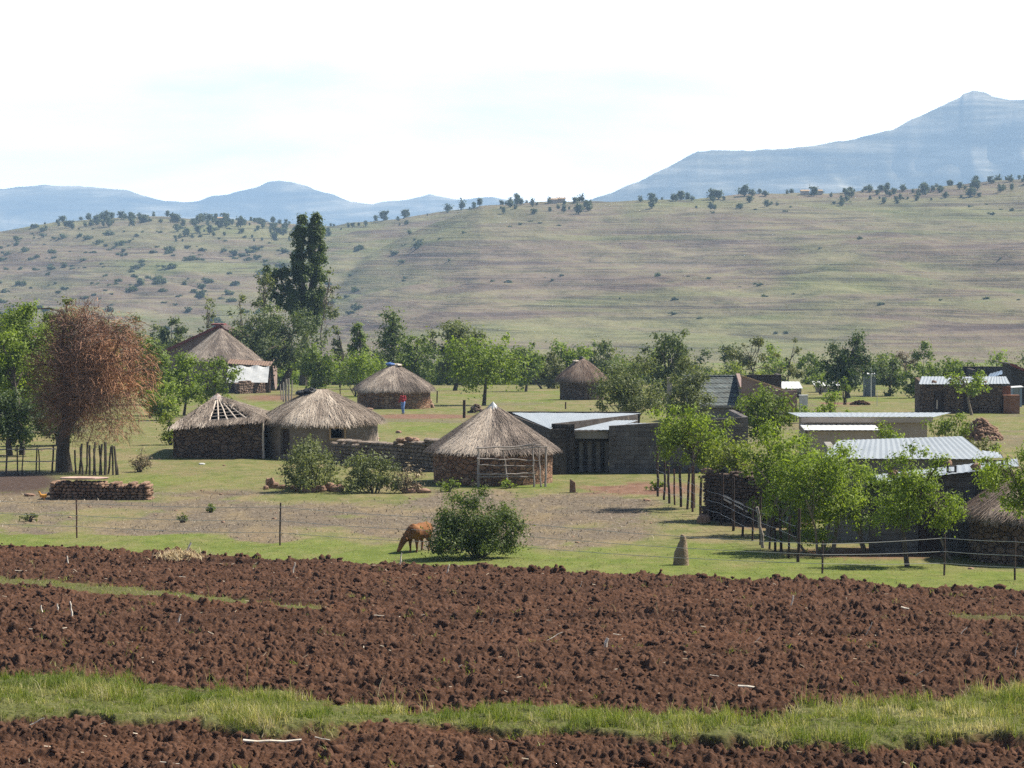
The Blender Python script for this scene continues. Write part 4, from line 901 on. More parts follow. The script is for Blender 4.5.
mb.hexa([(xm - .02, dI - .09, zb), (xm + .24, dI - .09, zb), (xm + .24, dI + 4.2, zb), (xm - .02, dI + 4.2, zb)], [(xm - .02, dI - .09, zg(dI) + .9), (xm + .24, dI - .09, zg(dI) + .9), (xm + .24, dI + 4.2, zg(dI + 4.2)), (xm - .02, dI + 4.2, zg(dI + 4.2))]); mb.build('party_wall', M['plaster_red'], t)
mb = MB(); mb.hexa([(xm - .05, dI - .45, zt0), (xr + .1, dI - .45, zt1), (xr + .1, dI - .05, zt1), (xm - .05, dI - .05, zt0)], [(xm - .05, dI - .45, zt0 + .10), (xr + .1, dI - .45, zt1 + .10), (xr + .1, dI - .05, zt1 + .10), (xm - .05, dI - .05, zt0 + .10)]); mb.build('coping', M['mud_tan'], t)
x0, x1 = pd(747, 380, dI + 6).x, pd(781.5, 380, dI + 6).x; mb = MB(); mb.wall((x0, dI + 6), (x1, dI + 6), zb, pd(760, 374.8, dI + 6).z, None, .25); mb.wall((x1 - .005, dI + 6.26), (x1 - .005, dI + 9), zb, pd(760, 374.8, dI + 6).z, None, .25); mb.build('rear_wall', M['block_dark'], t)
mb = MB(); mb.wall((xr + .03, dI + .6), (pd(798, 400, dI).x, dI + .6), zb, pd(790, 391.5, dI + .6).z, pd(798, 390, dI + .6).z, .25); mb.build('side_wall', M['plaster_red'], t)
mb = MB(); a, b = place(711, 427), place(731, 427); mb.wall((a.x, a.y - .6), (b.x, b.y - .6), zb, pd(720, 420.5, a.y - .6).z, None, .2); o = mb.build('garden_wall', M['brick']); tag(o, 'low red topped brick wall in front of the tiled house', 'wall')
mb = MB(); q = onground(803.5, dI - 1); mb.box((q.x, q.y, pd(803, 402, q.y).z - .2), (.55, .5, 1.3)); mb.box((q.x, q.y, pd(803, 402, q.y).z + .46), (.62, .56, .05)); tag(mb.build('water_trough', M['white_paint']), 'small white box shaped tank beside the right end of the tiled house', 'tank')
# far white roofs
for (pa, pb, y0, y1, d, lab) in ((782, 803, 381.5, 388.5, 262, 'far small house with white sheet roof just right of the tiled house'), (815, 842, 381, 386, 285, 'far small house with white roof half hidden by bushes near the dark round tree'), (984, 1016, 352, 353, 300, None)):
    if not lab: continue
    q = onground((pa + pb) / 2, d); t = thing('small_house', lab, 'house', q); A = pd(pa, y1, d); B = pd(pb, y1, d); zt_ = pd(pa, y0, d + 3.5).z
    mb = MB(); mb.wall((A.x + .2, d + .15), (B.x - .2, d + .15), q.z - .4, A.z - .04, None, .2, [((B.x - A.x) * .42, (B.x - A.x) * .42 + .8, q.z - .1, A.z - .35)]); mb.wall((B.x - .2, d + .36), (B.x - .2, d + 3.3), q.z - .4, A.z, zt_ - .1, .2); mb.wall((A.x + .4, d + 3.3), (A.x + .4, d + .36), q.z - .4, zt_ - .1, A.z, .2); mb.build('wall', M['plaster'], t)
    mb = MB(); mb.sheet((A.x, d, A.z), (B.x, d, A.z), (B.x, d + 3.5, zt_), (A.x, d + 3.5, zt_), .3, .015); mb.build('roof', M['white_paint'], t)
    mb = MB(); mb.box((A.x + .2 + (B.x - A.x) * .42 + .4, d + .27, A.z - 1.2), (.78, .05, 1.65)); mb.build('door', M['wood_dark'], t)
# outhouse and white pole
q = place(869.5, 396); t = thing('outhouse', 'narrow grey sheet outhouse beside a tall white pole', 'outhouse', q); wA, wB = pd(864.5, 390, q.y).x, pd(875.5, 390, q.y).x; zt_ = pd(870, 374.5, q.y).z
mb = MB(); mb.sheet((wA, q.y, q.z - .1), (wB, q.y, q.z - .1), (wB, q.y, zt_), (wA, q.y, zt_), .15, .01); mb.sheet((wB, q.y + .02, q.z - .1), (wB, q.y + 1.1, q.z - .1), (wB, q.y + 1.1, zt_), (wB, q.y + .02, zt_), .15, .01); mb.sheet((wA, q.y + 1.1, q.z - .1), (wA, q.y + .02, q.z - .1), (wA, q.y + .02, zt_), (wA, q.y + 1.1, zt_), .15, .01); mb.build('sheet_wall', M['zinc'], t)
mb = MB(); mb.slab((wA - .1, q.y - .15, zt_ + .04), (wB + .1, q.y - .15, zt_ + .04), (wB + .1, q.y + 1.2, zt_ + .14), (wA - .1, q.y + 1.2, zt_ + .14), .04); mb.build('roof', M['white_paint'], t)
mb = MB(); mb.box((wA + .42, q.y - .03, (q.z + zt_) / 2 - .1), (.5, .03, 1.6)); mb.build('door', M['zinc'], t)
q = place(870.5, 397); mb = MB(); mb.tube([q + V(0, -.3, -.2), q + V(0, -.3, 2.9)], .06, 7); mb.tube([q + V(-.35, -.3, 2.4), q + V(.35, -.3, 2.4)], .03, 5); tag(mb.build('pole', M['white_paint']), 'tall thin white pole in front of the grey outhouse', 'pole')
q = place(877, 406); mb = MB(); mb.tube([q + V(0, 0, -.2), q + V(0, 0, 1.3)], .025, 6); tag(mb.build('thin_post', M['wire']), 'thin grey post standing in grass behind the long cream building', 'post')
# stone house with metal roof on the right
q = place(960, 413.5); dL = q.y; t = thing('stone_house', 'dark stone house with bright sheet roof weighed down by stones, brick pier at its right', 'house', q)
xa, xb = pd(919.5, 400, dL).x, pd(1002, 400, dL).x; ze_ = pd(950, 384, dL).z; zt_ = pd(950, 376.5, dL + 5).z
mb = MB(); mb.wall((xa, dL), (xb, dL), q.z - .5, ze_ - .05, None, .35, [(1.1, 1.85, q.z - .1, ze_ - .55), (3.3, 3.75, q.z - .1, ze_ - .5)]); mb.wall((xb, dL + .36), (xb, dL + 5), q.z - .5, ze_ - .05, zt_ - .06, .35); mb.wall((xa + .35, dL + 5), (xa + .35, dL + .36), q.z - .5, zt_ - .06, ze_ - .05, .35); mb.build('wall', M['stone_dark'], t)
for a, b in ((1.1, 1.85), (3.3, 3.75)): mb = MB(); mb.box((xa + (a + b) / 2, dL + .2, (q.z + ze_) / 2 - .3), (b - a, .05, ze_ - q.z - .45)); mb.build('door', M['wood_dark'], t)
mb = MB(); mb.sheet((xa - .1, dL - .25, ze_), (xb - 1.0, dL - .25, ze_), (xb + .1, dL + 5.2, zt_), (xa + .9, dL + 5.2, zt_), .25, .015); mb.sheet((xb - .98, dL - .25, ze_ + .02), (xb + .55, dL - .25, ze_ + .03), (xb + 1.2, dL + 5.2, zt_), (xb + .12, dL + 5.2, zt_), .25, .015); mb.build('roof', M['zinc_bright'], t)
for k, (px, py, s) in enumerate(((934, 382, .3), (985, 382, .22), (1000, 380.5, .34), (951, 382.5, .2), (991, 378.5, .25))):
    P = pz(px, py, ze_ + .12); mb = MB(); mb.stone(P, (s * 1.2, s, s * .8), k, .2, .3); tag(mb.build('roof_stone', M['rock']), 'rough brown stone weighing down the bright roof of the dark stone house', 'stone', 'stones on the roof of the stone house')
mb = MB(); mb.wall((pd(1003, 400, dL).x, dL - .35), (pd(1019, 400, dL).x, dL - .35), q.z - .5, pd(1010, 395, dL).z, None, .8); mb.wall((pd(1001, 390, dL).x, dL + .5), (pd(1012, 390, dL).x, dL + .5), q.z - .5, pd(1005, 386.5, dL).z, None, .3); tag(mb.build('brick_stack', M['brick']), 'square stack of red bricks at the right corner of the dark stone house', 'bricks')
mb = MB(); mb.stick(pd(937, 409, dL - .3), pd(937, 400, dL - .3), .07, .01); tag(mb.build('pale_stake', M['wood_pale']), 'short pale stake leaning by the door of the dark stone house', 'stake')
# far right houses
q = onground(1000, 262); t = thing('house', 'grey walled house with sloping blue sheet roof behind the dark stone house', 'house', q)
xa, xb = pd(970, 370, 262).x, pd(1014, 370, 262).x; mb = MB(); mb.wall((xa, 266), (xb, 266), q.z - 1, pd(990, 366.5, 266).z, None, .3); mb.wall((xa + 1.6, 262), (xb, 262), q.z - 1, pd(990, 379, 262).z, pd(1010, 372, 262).z, .3); mb.wall((xa + .3, 265.9), (xa + .3, 262.3), q.z - 1, pd(990, 368, 266).z, pd(990, 370, 262).z, .3); mb.build('wall', M['block_dark'], t)
mb = MB(); mb.sheet(pd(986, 379, 261.6), pd(1012, 371, 261.6), pd(1016, 366.5, 265.8), pd(990, 373.5, 265.8), .3, .015); mb.build('roof', M['zinc_blue'], t)
q = onground(1032, 240); t = thing('house', 'dark house with a red edged gable cut off by the right edge of the view', 'house', q)
xa, xb = pd(1011, 380, 240).x, pd(1064, 380, 240).x; za, zm = pd(1014, 364.5, 240).z, pd(1060, 386, 240).z; mb = MB()
mb.wall((xa, 240), (xb, 240), q.z - .6, za, zm, .3); mb.wall((xa + .3, 246), (xa + .3, 240.31), q.z - .6, za, None, .3); mb.build('wall', M['block_dark'], t)
mb = MB(); mb.slab((xa - .1, 239.75, za + .08), (xb + .3, 239.75, zm + .02), (xb + .3, 246.2, zm + .02), (xa - .1, 246.2, za + .08), .07); mb.build('roof', M['brown_sheet'], t)
mb = MB(); mb.hexa([(xa - .12, 239.64, za - .08), (xb, 239.64, zm - .14), (xb, 239.74, zm - .14), (xa - .12, 239.74, za - .08)], [(xa - .12, 239.64, za + .14), (xb, 239.64, zm + .08), (xb, 239.74, zm + .08), (xa - .12, 239.74, za + .14)]); mb.build('coping', M['red_tile'], t)
q = place(1017, 407); t = thing('outhouse', 'pale blue grey outhouse with white lid roof beside the red brick stack', 'outhouse', q); wA, wB = pd(1012.5, 390, q.y).x, pd(1022, 390, q.y).x; zt_ = pd(1017, 388, q.y).z
mb = MB(); mb.sheet((wA, q.y, q.z - .1), (wB, q.y, q.z - .1), (wB, q.y, zt_), (wA, q.y, zt_), .15, .01); mb.sheet((wB, q.y + .02, q.z - .1), (wB, q.y + 1, q.z - .1), (wB, q.y + 1, zt_), (wB, q.y + .02, zt_), .15, .01); mb.sheet((wA, q.y + 1, q.z - .1), (wA, q.y + .02, q.z - .1), (wA, q.y + .02, zt_), (wA, q.y + 1, zt_), .15, .01); mb.build('sheet_wall', M['zinc_blue'], t)
mb = MB(); mb.slab((wA - .12, q.y - .2, zt_ + .04), (wB + .12, q.y - .2, zt_ + .1), (wB + .12, q.y + 1.1, zt_ + .16), (wA - .12, q.y + 1.1, zt_ + .1), .05); mb.build('roof', M['white_paint'], t)
mb = MB(); mb.box((wA + .35, q.y - .03, q.z + .8), (.45, .03, 1.5)); mb.build('door', M['zinc'], t)
# long cream building
dN = 141; q = onground(880, dN); t = thing('long_building', 'long low cream building with flat white edged roof and a lower white porch roof', 'building', q)
xa, xb = pd(806, 430, dN).x, pd(928, 430, dN).x; zr = pd(870, 418, dN).z
mb = MB(); mb.wall((xa, dN + .3), (xb, dN + .3), q.z - .4, zr - .25, None, .25, [((xb - xa) * .62, (xb - xa) * .62 + .9, q.z, zr - .75)]); mb.wall((xb, dN + .56), (xb, dN + 6), q.z - .4, zr - .25, None, .25); mb.wall((xa + .25, dN + 6), (xa + .25, dN + .56), q.z - .4, zr - .25, None, .25); mb.build('wall', M['plaster'], t)
mb = MB(); mb.box((xa + (xb - xa) * .62 + .45, dN + .45, (q.z + zr - .75) / 2), (.88, .05, zr - .77 - q.z)); mb.build('door', M['white_paint'], t)
mb = MB(); mb.box(((xa + xb) / 2, dN + .05, zr - .10), (xb - xa + .5, .08, .26)); mb.build('fascia', M['plaster'], t)
zt_ = pd(870, 412.5, dN + 6.2).z; mb = MB(); mb.sheet((xa - .3, dN, zr + .06), (xb + .3, dN, zr + .06), (xb + 2.1, dN + 6.2, zt_), (xa - .3, dN + 6.2, zt_), .25, .007); mb.build('roof', M['zinc_bright'], t)
xq = pd(880, 430, dN - 2).x; z2 = pd(860, 430, dN - 2.2).z; mb = MB(); mb.sheet((xa - .3, dN - 2.2, z2), (xq, dN - 2.2, z2), (xq, dN + .22, pd(860, 424.5, dN).z), (xa - .3, dN + .22, pd(860, 424.5, dN).z), .25, .007); mb.build('porch_roof', M['white_paint'], t)
mb = MB(); mb.wall((xa - .1, dN - 1.9), (xq - .15, dN - 1.9), q.z - .4, z2 - .08, None, .2); mb.build('porch_wall', M['plaster'], t)
# zinc roofed building by the trees
dO = 99; q = onground(910, dO); t = thing('zinc_building', 'building with large ribbed zinc roof behind the bright green trees', 'building', q)
ze_ = pd(950, 459, dO).z; zr = pd(900, 437.5, dO + 5).z; xa, xb = pd(822, 459, dO).x, pd(991, 459, dO).x; xc = pd(962, 437, dO + 5).x
mb = MB(); mb.sheet((xa, dO, ze_ + .02), (xb, dO, ze_), (xc, dO + 5, zr + .05), (pd(838, 440, dO + 5).x, dO + 5, zr - .1), .22, .008); mb.build('roof', M['zinc_bright'], t)
mb = MB(); mb.wall((xa + .3, dO + .35), (xb - .5, dO + .35), q.z - .4, ze_ - .04, None, .25); mb.wall((xb - .5, dO + .61), (xc - .05, dO + 4.9), q.z - .4, ze_ - .02, zr - .05, .25); mb.wall((xa + .6, dO + 4.9), (xa + .55, dO + .61), q.z - .4, zr - .15, ze_ - .04, .25); mb.build('wall', M['plaster_grey'], t)
mb = MB(); mb.sheet(pd(984, 458, dO + 3), pd(1004, 457.5, dO + 3), pd(998, 452, dO + 6), pd(982, 450.5, dO + 6), .22, .008); mb.build('small_roof', M['zinc_bright'], t)
mb = MB(); a = pd(986, 458.5, dO + 3.2); b = pd(1001, 458.5, dO + 3.2); mb.wall((a.x, a.y), (b.x, b.y), q.z - .3, a.z - .06, None, .2); mb.build('side_room', M['block_dark'], t)
dQ = 93.5; q = onground(930, dQ); t = thing('lean_to', 'dark walled lean-to whose low bright roof carries stones and hollow blocks', 'shed', q)
A, B, Cc, D = pd(868, 483.5, dQ), pd(1019, 466, dQ), pd(1017, 458.5, dQ + 3.4), pd(868, 475.5, dQ + 3.4)
mb = MB(); mb.sheet(A, B, Cc, D, .22, .008); mb.build('roof', M['zinc_bright'], t)
mb = MB(); mb.wall((A.x + .1, dQ + .3), (B.x - .2, dQ + .3), q.z - .4, A.z - .07, B.z - .07, .25, [(1.6, 2.4, q.z - .1, q.z + 1.75)]); mb.build('wall', M['block'], t)
mb = MB(); mb.box((A.x + 2.1, dQ + .45, q.z + .82), (.8, .05, 1.83)); mb.build('door', M['wood_dark'], t)
def on_lean(px, py):      # point on the lean-to roof plane
    n = (B - A).cross(D - A); r = ray(px, py); o = Vector((0, 0, CAMZ)); return o + r * ((A - o).dot(n) / r.dot(n))
for k, (px, py, s, lab) in enumerate(((976, 470, .26, 'brown rounded stone on the low bright roof left of the two hollow blocks'), (893, 477, .30, 'reddish stone on the low bright roof seen through the leaves of the tree'), (904, 478, .22, 'small brown stone next to the reddish stone on the low bright roof'))):
    mb = MB(); mb.stone(on_lean(px, py) + V(0, 0, .10), (s * 1.2, s, s * .85), k, .2, .2); tag(mb.build('roof_stone', M['rock_brown']), lab, 'stone')
for px, lab in ((951.5, 'hollow dark block alone near the left visible end of the low bright roof'), (990.5, 'left of two hollow dark blocks side by side on the low bright roof'), (998.5, 'right of two hollow dark blocks side by side on the low bright roof')):
    P = on_lean(px, 472.5 - (px - 950) * .12); mb = MB(); s = .13
    for dx in (-1, 1): mb.box(P + V(dx * s, 0, .11), (.05, .2, .20))
    for dz in (.015, .205): mb.box(P + V(0, 0, dz), (.31, .2, .028))
    tag(mb.build('hollow_block', M['block_dark']), lab, 'block')
P = pd(947.5, 463.5, dO - .2); mb = MB(); mb.ball(P + V(0, 0, -.02), (.17, .17, .18), .04, 8, 10); mb.tube([P + V(0, 0, .13), P + V(0, 0, .19)], [.09, .11], 10); tag(mb.build('clay_pot', M['rock_brown']), 'round brown clay pot standing under the eave of the ribbed zinc roof', 'pot')
mb = MB(); mb.wall((P.x - .3, P.y - .15), (P.x + .3, P.y - .15), q.z, P.z - .19, None, .3); tag(mb.build('pier', M['block_dark']), 'dark block pier under the round brown clay pot', 'pier')
# house with the red roof edge
dH = dG + 6; q = onground(214, dH); t = thing('gabled_house', 'wide brown gabled house with red roof edges behind the smooth thatched hut', 'house', q)
xl, xm, xr2 = pd(157, 360, dH).x, pd(218, 360, dH).x, pd(270, 360, dH).x; zl, zm, zr = pd(157, 355, dH).z, pd(218, 327, dH).z, pd(270, 350, dH).z
mb = MB(); mb.wall((xl, dH), (xm, dH), q.z - .8, zl, zm, .3, [(1.5, 2.5, q.z + .9, q.z + 2.0)]); mb.wall((xm, dH), (xr2, dH), q.z - .8, zm, zr, .3); mb.wall((xl + .3, dH + 9), (xl + .3, dH + .31), q.z - .8, zl, None, .3); mb.wall((xr2, dH + .31), (xr2, dH + 9), q.z - .8, zr, None, .3); mb.build('gable_wall', M['plaster_red'], t)
mb = MB(); mb.box((xl + 2.0, dH + .15, q.z + 1.45), (.98, .05, 1.08)); mb.build('window', M['dark'], t)
mb = MB(); mb.sheet((xl - .5, dH + 9.4, zl - .12), (xl - .5, dH - .35, zl - .12), (xm, dH - .35, zm + .12), (xm, dH + 9.4, zm + .12), .3, .03); mb.sheet((xr2 + .4, dH - .35, zr - .1), (xr2 + .4, dH + 9.4, zr - .1), (xm + .01, dH + 9.4, zm + .12), (xm + .01, dH - .35, zm + .12), .3, .02); mb.build('roof', M['brown_sheet'], t)
mb = MB(); mb.hexa([(xl - .55, dH - .42, zl - .36), (xm, dH - .42, zm - .10), (xm, dH - .36, zm - .10), (xl - .55, dH - .36, zl - .36)], [(xl - .55, dH - .42, zl - .06), (xm, dH - .42, zm + .2), (xm, dH - .36, zm + .2), (xl - .55, dH - .36, zl - .06)])
mb.hexa([(xm + .01, dH - .42, zm - .10), (xr2 + .45, dH - .42, zr - .33), (xr2 + .45, dH - .36, zr - .33), (xm + .01, dH - .36, zm - .10)], [(xm + .01, dH - .42, zm + .2), (xr2 + .45, dH - .42, zr - .05), (xr2 + .45, dH - .36, zr - .05), (xm + .01, dH - .36, zm + .2)]); mb.build('bargeboard', M['red_tile'], t)
mb = MB(); mb.box((xm, dH + 1, zm + .26), (1.3, 3, .16)); mb.build('ridge_cap', M['red_tile'], t)
# shelter with the white sheet
dS = dG - 7; q = onground(250, dS); t = thing('shelter', 'lean-to shelter closed by a sagging white sheet beside the thatched hut and gabled house', 'shelter', q)
A, B = pd(229, 383, dS), pd(270, 385, dS); zt_ = pd(250, 366, dS).z; vs = []; fs = []; nx, nz = 18, 7
for i in range(nx + 1):
    for k in range(nz + 1): vs.append((A.x + (B.x - A.x) * i / nx, dS - 2.6 + 2.0 * k / nz + .03 * math.sin(i * 1.3) * (k / nz) + .015 * math.sin(k * 1.7 + i), q.z + (zt_ - q.z) * (.42 + .58 * k / nz) - .10 * math.sin(i * .9) * (k == nz)))
for i in range(nx):
    for k in range(nz): a = i * (nz + 1) + k; fs.append((a, a + nz + 1, a + nz + 2, a + 1))
mb = MB(); mb.add(vs, fs); mb.build('white_sheet', M['white_paint'], t)
mb = MB(); mb.wall((A.x, dS - .3), (B.x, dS - .3), q.z - .3, q.z + (zt_ - q.z) * .55, None, .25); mb.build('low_wall', M['stone_dark'], t)
mb = MB(); mb.sheet((A.x - .2, dS - .5, zt_ + .28), (B.x + .1, dS - .5, zt_ + .02), (B.x + .1, dS + 3, zt_ + .35), (A.x - .2, dS + 3, zt_ + .6), .25, .02); mb.build('roof', mixmat('rusty_sheet', [(.3, (.10, .06, .045)), (.6, (.20, .13, .09))], 2, .7), t)
for px in (229.5, 250, 270): mb = MB(); a = pd(px, 384, dS); mb.stick((a.x, dS + .3, q.z - .2), (a.x, dS + .3, zt_ + .25), .07); mb.build('post', M['wood_dark'], t)
a, b = place(240, 394), place(265, 393); mb = MB(); stack_wall(mb, (a.x, a.y), (b.x, b.y), 1.25, 1.2, .6, .22); tag(mb.build('stone_wall', M['stone_grey']), 'short dark stone wall in front of the white sheet shelter', 'wall')
q = place(256, 392); mb = MB(); mb.ball((q.x, q.y + .6, q.z + 1.35), (.75, .5, .55), .25, 7, 10); tag(mb.build('firewood_pile', M['bark']), 'dark rounded firewood pile on the short wall by the white sheet', 'firewood')
# ------------------------------------------------------------------ stone walls, heaps, yard pieces
a, b = place(331, 463), place(433, 472); mb = MB(); stack_wall(mb, (a.x, a.y), (b.x, b.y), 1.15, 1.55, .7, .20); tag(mb.build('dry_stone_wall', M['rock_grey']), 'long dry stone wall between the mud hut and the hut with the metal cap', 'wall')
q = place(413, 472); q2 = (a.lerp(b, .8)); v_, f_ = heap((q2.x, q2.y + .5), .9, .5, .2, 1, .1, .2, 3)
mb = MB()
for k in range(7): mb.stone((q2.x + RNG.uniform(-.7, .7), q2.y + .35 + RNG.uniform(-.15, .15), q2.z + 1.44 + RNG.uniform(-.06, .12)), (.36, .32, .2), RNG.uniform(0, 3)); 
tag(mb.build('loose_stones', M['rock']), 'small mound of loose stones on top of the long dry stone wall', 'stones')
a, b = place(51, 499), place(146, 500); t = thing('stone_stack', 'low wide stack of brown stones partly covered by a flat slab at the left', 'stone wall', (a + b) / 2); mb = MB(); stack_wall(mb, (a.x, a.y), (b.x, b.y), .80, .70, .9, .13, top_jit=.08); mb.build('stone_courses', M['rock_brown'], t)
mb = MB(); c_ = a.lerp(b, .34); mb.stone((c_.x, c_.y + .45, c_.z + .86), (1.95, .95, .10), 0, .08, .02); mb.build('slab', mixmat('pink_slab', [(.3, (.30, .19, .15)), (.7, (.46, .33, .27))], 3, bumpd=.02), t)
a, b = place(704, 521), place(800, 530); mb = MB(); stack_wall(mb, (a.x, a.y + .3), (b.x, b.y + 1.2), 1.95, 1.7, .8, .135, top_jit=.2); t2 = mb.build('kraal_wall', M['rock_shaded']); tag(t2, 'tall dark stone kraal wall in the shade of the bright trees', 'wall')
mb = MB(); mb.stone((a.x + .32, a.y + .6, float(gz(a.x, a.y)) + 1.84), (.8, .7, .2), 0, .2, .05); tag(mb.build('flat_stone', M['rock_brown']), 'flat reddish stone capping the left end of the kraal wall', 'stone')
q = place(985, 441); v_, f_ = heap((q.x, q.y + 1.2), 1.25, 1.1, 1.15, 620, .06, .17, 15); tag(link('rubble_heap', npmesh('rubble_heap', v_, [f_]), M['rock_brown']), 'tall heap of red brown rubble behind the ribbed zinc roof', 'rubble heap')
q = place(940, 548); v_, f_ = heap((q.x, q.y - .2), .65, .4, .75, 120, .06, .15, 16); tag(link('stone_heap', npmesh('stone_heap', v_, [f_]), M['rock']), 'small heap of reddish stones between dark wall and wire fence on the right', 'stone heap')
q = place(860, 405); v_, f_ = heap((q.x, q.y), .9, .5, .35, 90, .07, .16, 17); tag(link('soil_heap', npmesh('soil_heap', v_, [f_]), M['soil']), 'low heap of dark red soil in the grass behind the long cream building', 'soil heap')
q = place(476, 413); v_, f_ = heap((q.x, q.y + .3), .65, .4, .55, 90, .06, .16, 18); tag(link('stone_heap', npmesh('stone_heap', v_, [f_]), M['stone_grey']), 'small dark stone heap below the trunk of the bright green tree in the middle', 'stone heap')
for (px, py, sx, sz, lab) in ((270.5, 488, .42, .52, 'pointed upright stone leftmost beside the green bush'), (266, 489.5, .25, .2, None), (276, 488.5, .28, .30, None), (283, 489, .4, .22, None), (291, 489.5, .5, .2, None), (299, 491, .45, .28, None), (307, 492, .5, .3, None), (312.5, 492, .32, .42, 'squat tan stone standing upright right below the green bush'),
    (320, 491.5, .5, .3, None), (330, 491, .42, .4, 'dark upright stone at the right foot of the green bush'), (337, 491.5, .55, .35, None), (408, 493, .6, .25, None), (416, 491, .5, .35, None), (424, 493, .55, .22, None), (378, 439, .3, .1, None), (398.5, 433, .35, .18, 'single dark stone lying on the green slope above the dry stone wall'), (370, 410, .55, .2, 'flat dark stone on the grass left of the walking person'), (202, 464.5, .3, .08, 'flat white stone on the grass below the ruined square hut'), (30, 496, .42, .12, 'flat tan stone on the ground left of the stone stack'), (704, 523, .5, .35, 'round reddish boulder at the left end of the post fence'), (647, 501, .3, .1, None)):
    q = place(px, py); mb = MB(); mb.stone(q + V(0, 0, sz * .35), (sx, sx * .75, sz), RNG.uniform(-.6, .6), .2, .15)
    tag(mb.build('field_stone', M['rock'] if px != 202 else M['white_paint']), lab or 'weathered brown field stone lying loose in the grass', 'stone', 'loose stones on the village grass')
q = place(681, 565); mb = MB(); H_ = 31 / F * q.y
mb.add(*(lambda n, m: ([Vector((q.x, q.y, q.z - .05)) + Vector((math.cos(2 * math.pi * k / m) * rr * (1 + RNG.uniform(-.09, .09)) + off, math.sin(2 * math.pi * k / m) * rr * .9 * (1 + RNG.uniform(-.09, .09)), h * (H_ + .05))) for h, rr, off in n for k in range(m)],
    [(i * m + k, i * m + (k + 1) % m, (i + 1) * m + (k + 1) % m, (i + 1) * m + k) for i in range(len(n) - 1) for k in range(m)] + [tuple((len(n) - 1) * m + k for k in range(m))]))(((0, .27, 0), (.15, .255, 0), (.3, .235, 0), (.45, .215, .01), (.58, .185, .03), (.7, .14, .05), (.8, .11, .06), (.9, .095, .06), (.97, .07, .05), (1, .03, .05)), 14))
tag(mb.build('clay_mound', M['mound'], smooth=True), 'tall pointed brown mound standing alone on the grass by the field edge', 'mound')
q = place(572.5, 492.5); H_ = 14 / F * q.y; t = thing('stone_stump', 'short upright stone block with a slanting top near the hut with the metal cap', 'stone', q)
mb = MB(); mb.hexa([q + V(-.13, -.1, -.1), q + V(.15, -.1, -.1), q + V(.15, .15, -.1), q + V(-.13, .15, -.1)], [q + V(-.11, -.1, H_), q + V(.12, -.09, H_ - .16), q + V(.13, .13, H_ - .18), q + V(-.11, .12, H_ - .02)]); mb.build('stone_body', M['rock_brown'], t, bevel=.02)
# timber
def posts(name, label, cat, lst, mat, loc, rails=(), part='post', group=None):
    t = thing(name, label, cat, loc, group)
    for (px, py, hpx, r, lean) in lst:
        q = place(px, py); h = hpx / F * q.y; mb = MB(); mb.stick(q + V(0, 0, -.25), q + V(lean, RNG.uniform(-.05, .05), h), r, .012, 6, 5, .9); mb.build(part, mat, t)
    return t
lst = [(76, 474, 24, .05, -.05), (79.5, 474.5, 31, .06, .12), (83, 475, 28, .055, -.12), (86, 474.5, 33, .05, .1), (89.5, 475, 30, .06, .02), (93, 475, 33, .05, .1), (96, 475, 27, .05, -.1), (99, 475, 31, .06, .15), (102, 475, 30, .05, -.12), (105, 475, 33, .08, .02), (108, 474.5, 28, .055, .16), (113, 475, 30, .05, -.03), (117, 475, 29, .06, -.12), (119, 475, 22, .05, -.2)]
tp = posts('stake_palisade', 'palisade of crooked upright stakes beside the trunk of the rust brown tree', 'palisade', lst, M['bark'], place(97, 475), part='stake')
tp = posts('stick_fence', 'thin stick fence in deep shade at the left edge behind the stone stack', 'fence', [(6, 476, 36, .05, .05), (18, 475, 30, .04, -.05), (21.5, 475, 28, .035, .1), (36, 474, 26, .04, .05), (40, 474, 25, .035, -.06), (52, 473, 28, .05, .06)], M['wood_dark'], place(20, 476), part='stake')
for (y0, y1) in ((450, 449), (462, 461)): mb = MB(); mb.stick(pd(-10, y0, place(20, 475).y + .1), pd(56, y1, place(20, 475).y + .1), .035, .015, 5, 8); mb.build('rail', M['wood_grey'], tp)
tp = posts('stake_bundle', 'bundle of upright grey stakes on bare ground behind the mud hut', 'stakes', [(283.5, 402, 20, .08, 0), (286, 403, 24, .10, .03), (289, 403.5, 25, .09, -.02), (291.5, 402, 22, .07, .06), (281.5, 400, 16, .06, -.1)], M['wood_grey'], place(287, 403), part='stake')
for (px, py, h, r, mat, lab) in ((464, 418, 18, .11, 'wood_dark', 'thick dark post alone on the grass left of the bright green tree trunk'), (340, 398, 14, .05, 'wood_dark', 'thin dark post on the grass left of the hut with blue plastic'), (565.5, 409, 7, .06, 'wood_red', 'short reddish post behind the wide pale zinc roof'), (437, 403, 12, .06, 'wood_dark', 'dark post at the right side of the hut with blue plastic')):
    q = place(px, py); mb = MB(); mb.stick(q + V(0, 0, -.3), q + V(.02, 0, h / F * q.y), r, .01, 7, 4, .95); tag(mb.build('wooden_post', M[mat]), lab, 'post')
q = place(669.5, 394 + 14, 190); mb = MB(); b = pd(669.5, 377.5, 205); g = float(gz(b.x, 205)); mb.box((b.x, 205, (g - .3 + b.z) / 2), (.34, .34, b.z - g + .3)); tag(mb.build('concrete_post', M['plaster']), 'pale square concrete post showing between the grey green trees', 'post')
q = place(297, 382); mb = MB(); dd = q.y; mb.wall((pd(290.5, 380, dd).x, dd), (pd(303.5, 380, dd).x, dd), q.z - .2, pd(297, 369.5, dd).z, pd(297, 371, dd).z, .9); tag(mb.build('clay_brick_stack', mixmat('orange_clay', [(.3, (.38, .19, .09)), (.7, (.52, .31, .17))], 4, bumpd=.03)), 'orange clay brick stack under the round grey green tree', 'bricks')
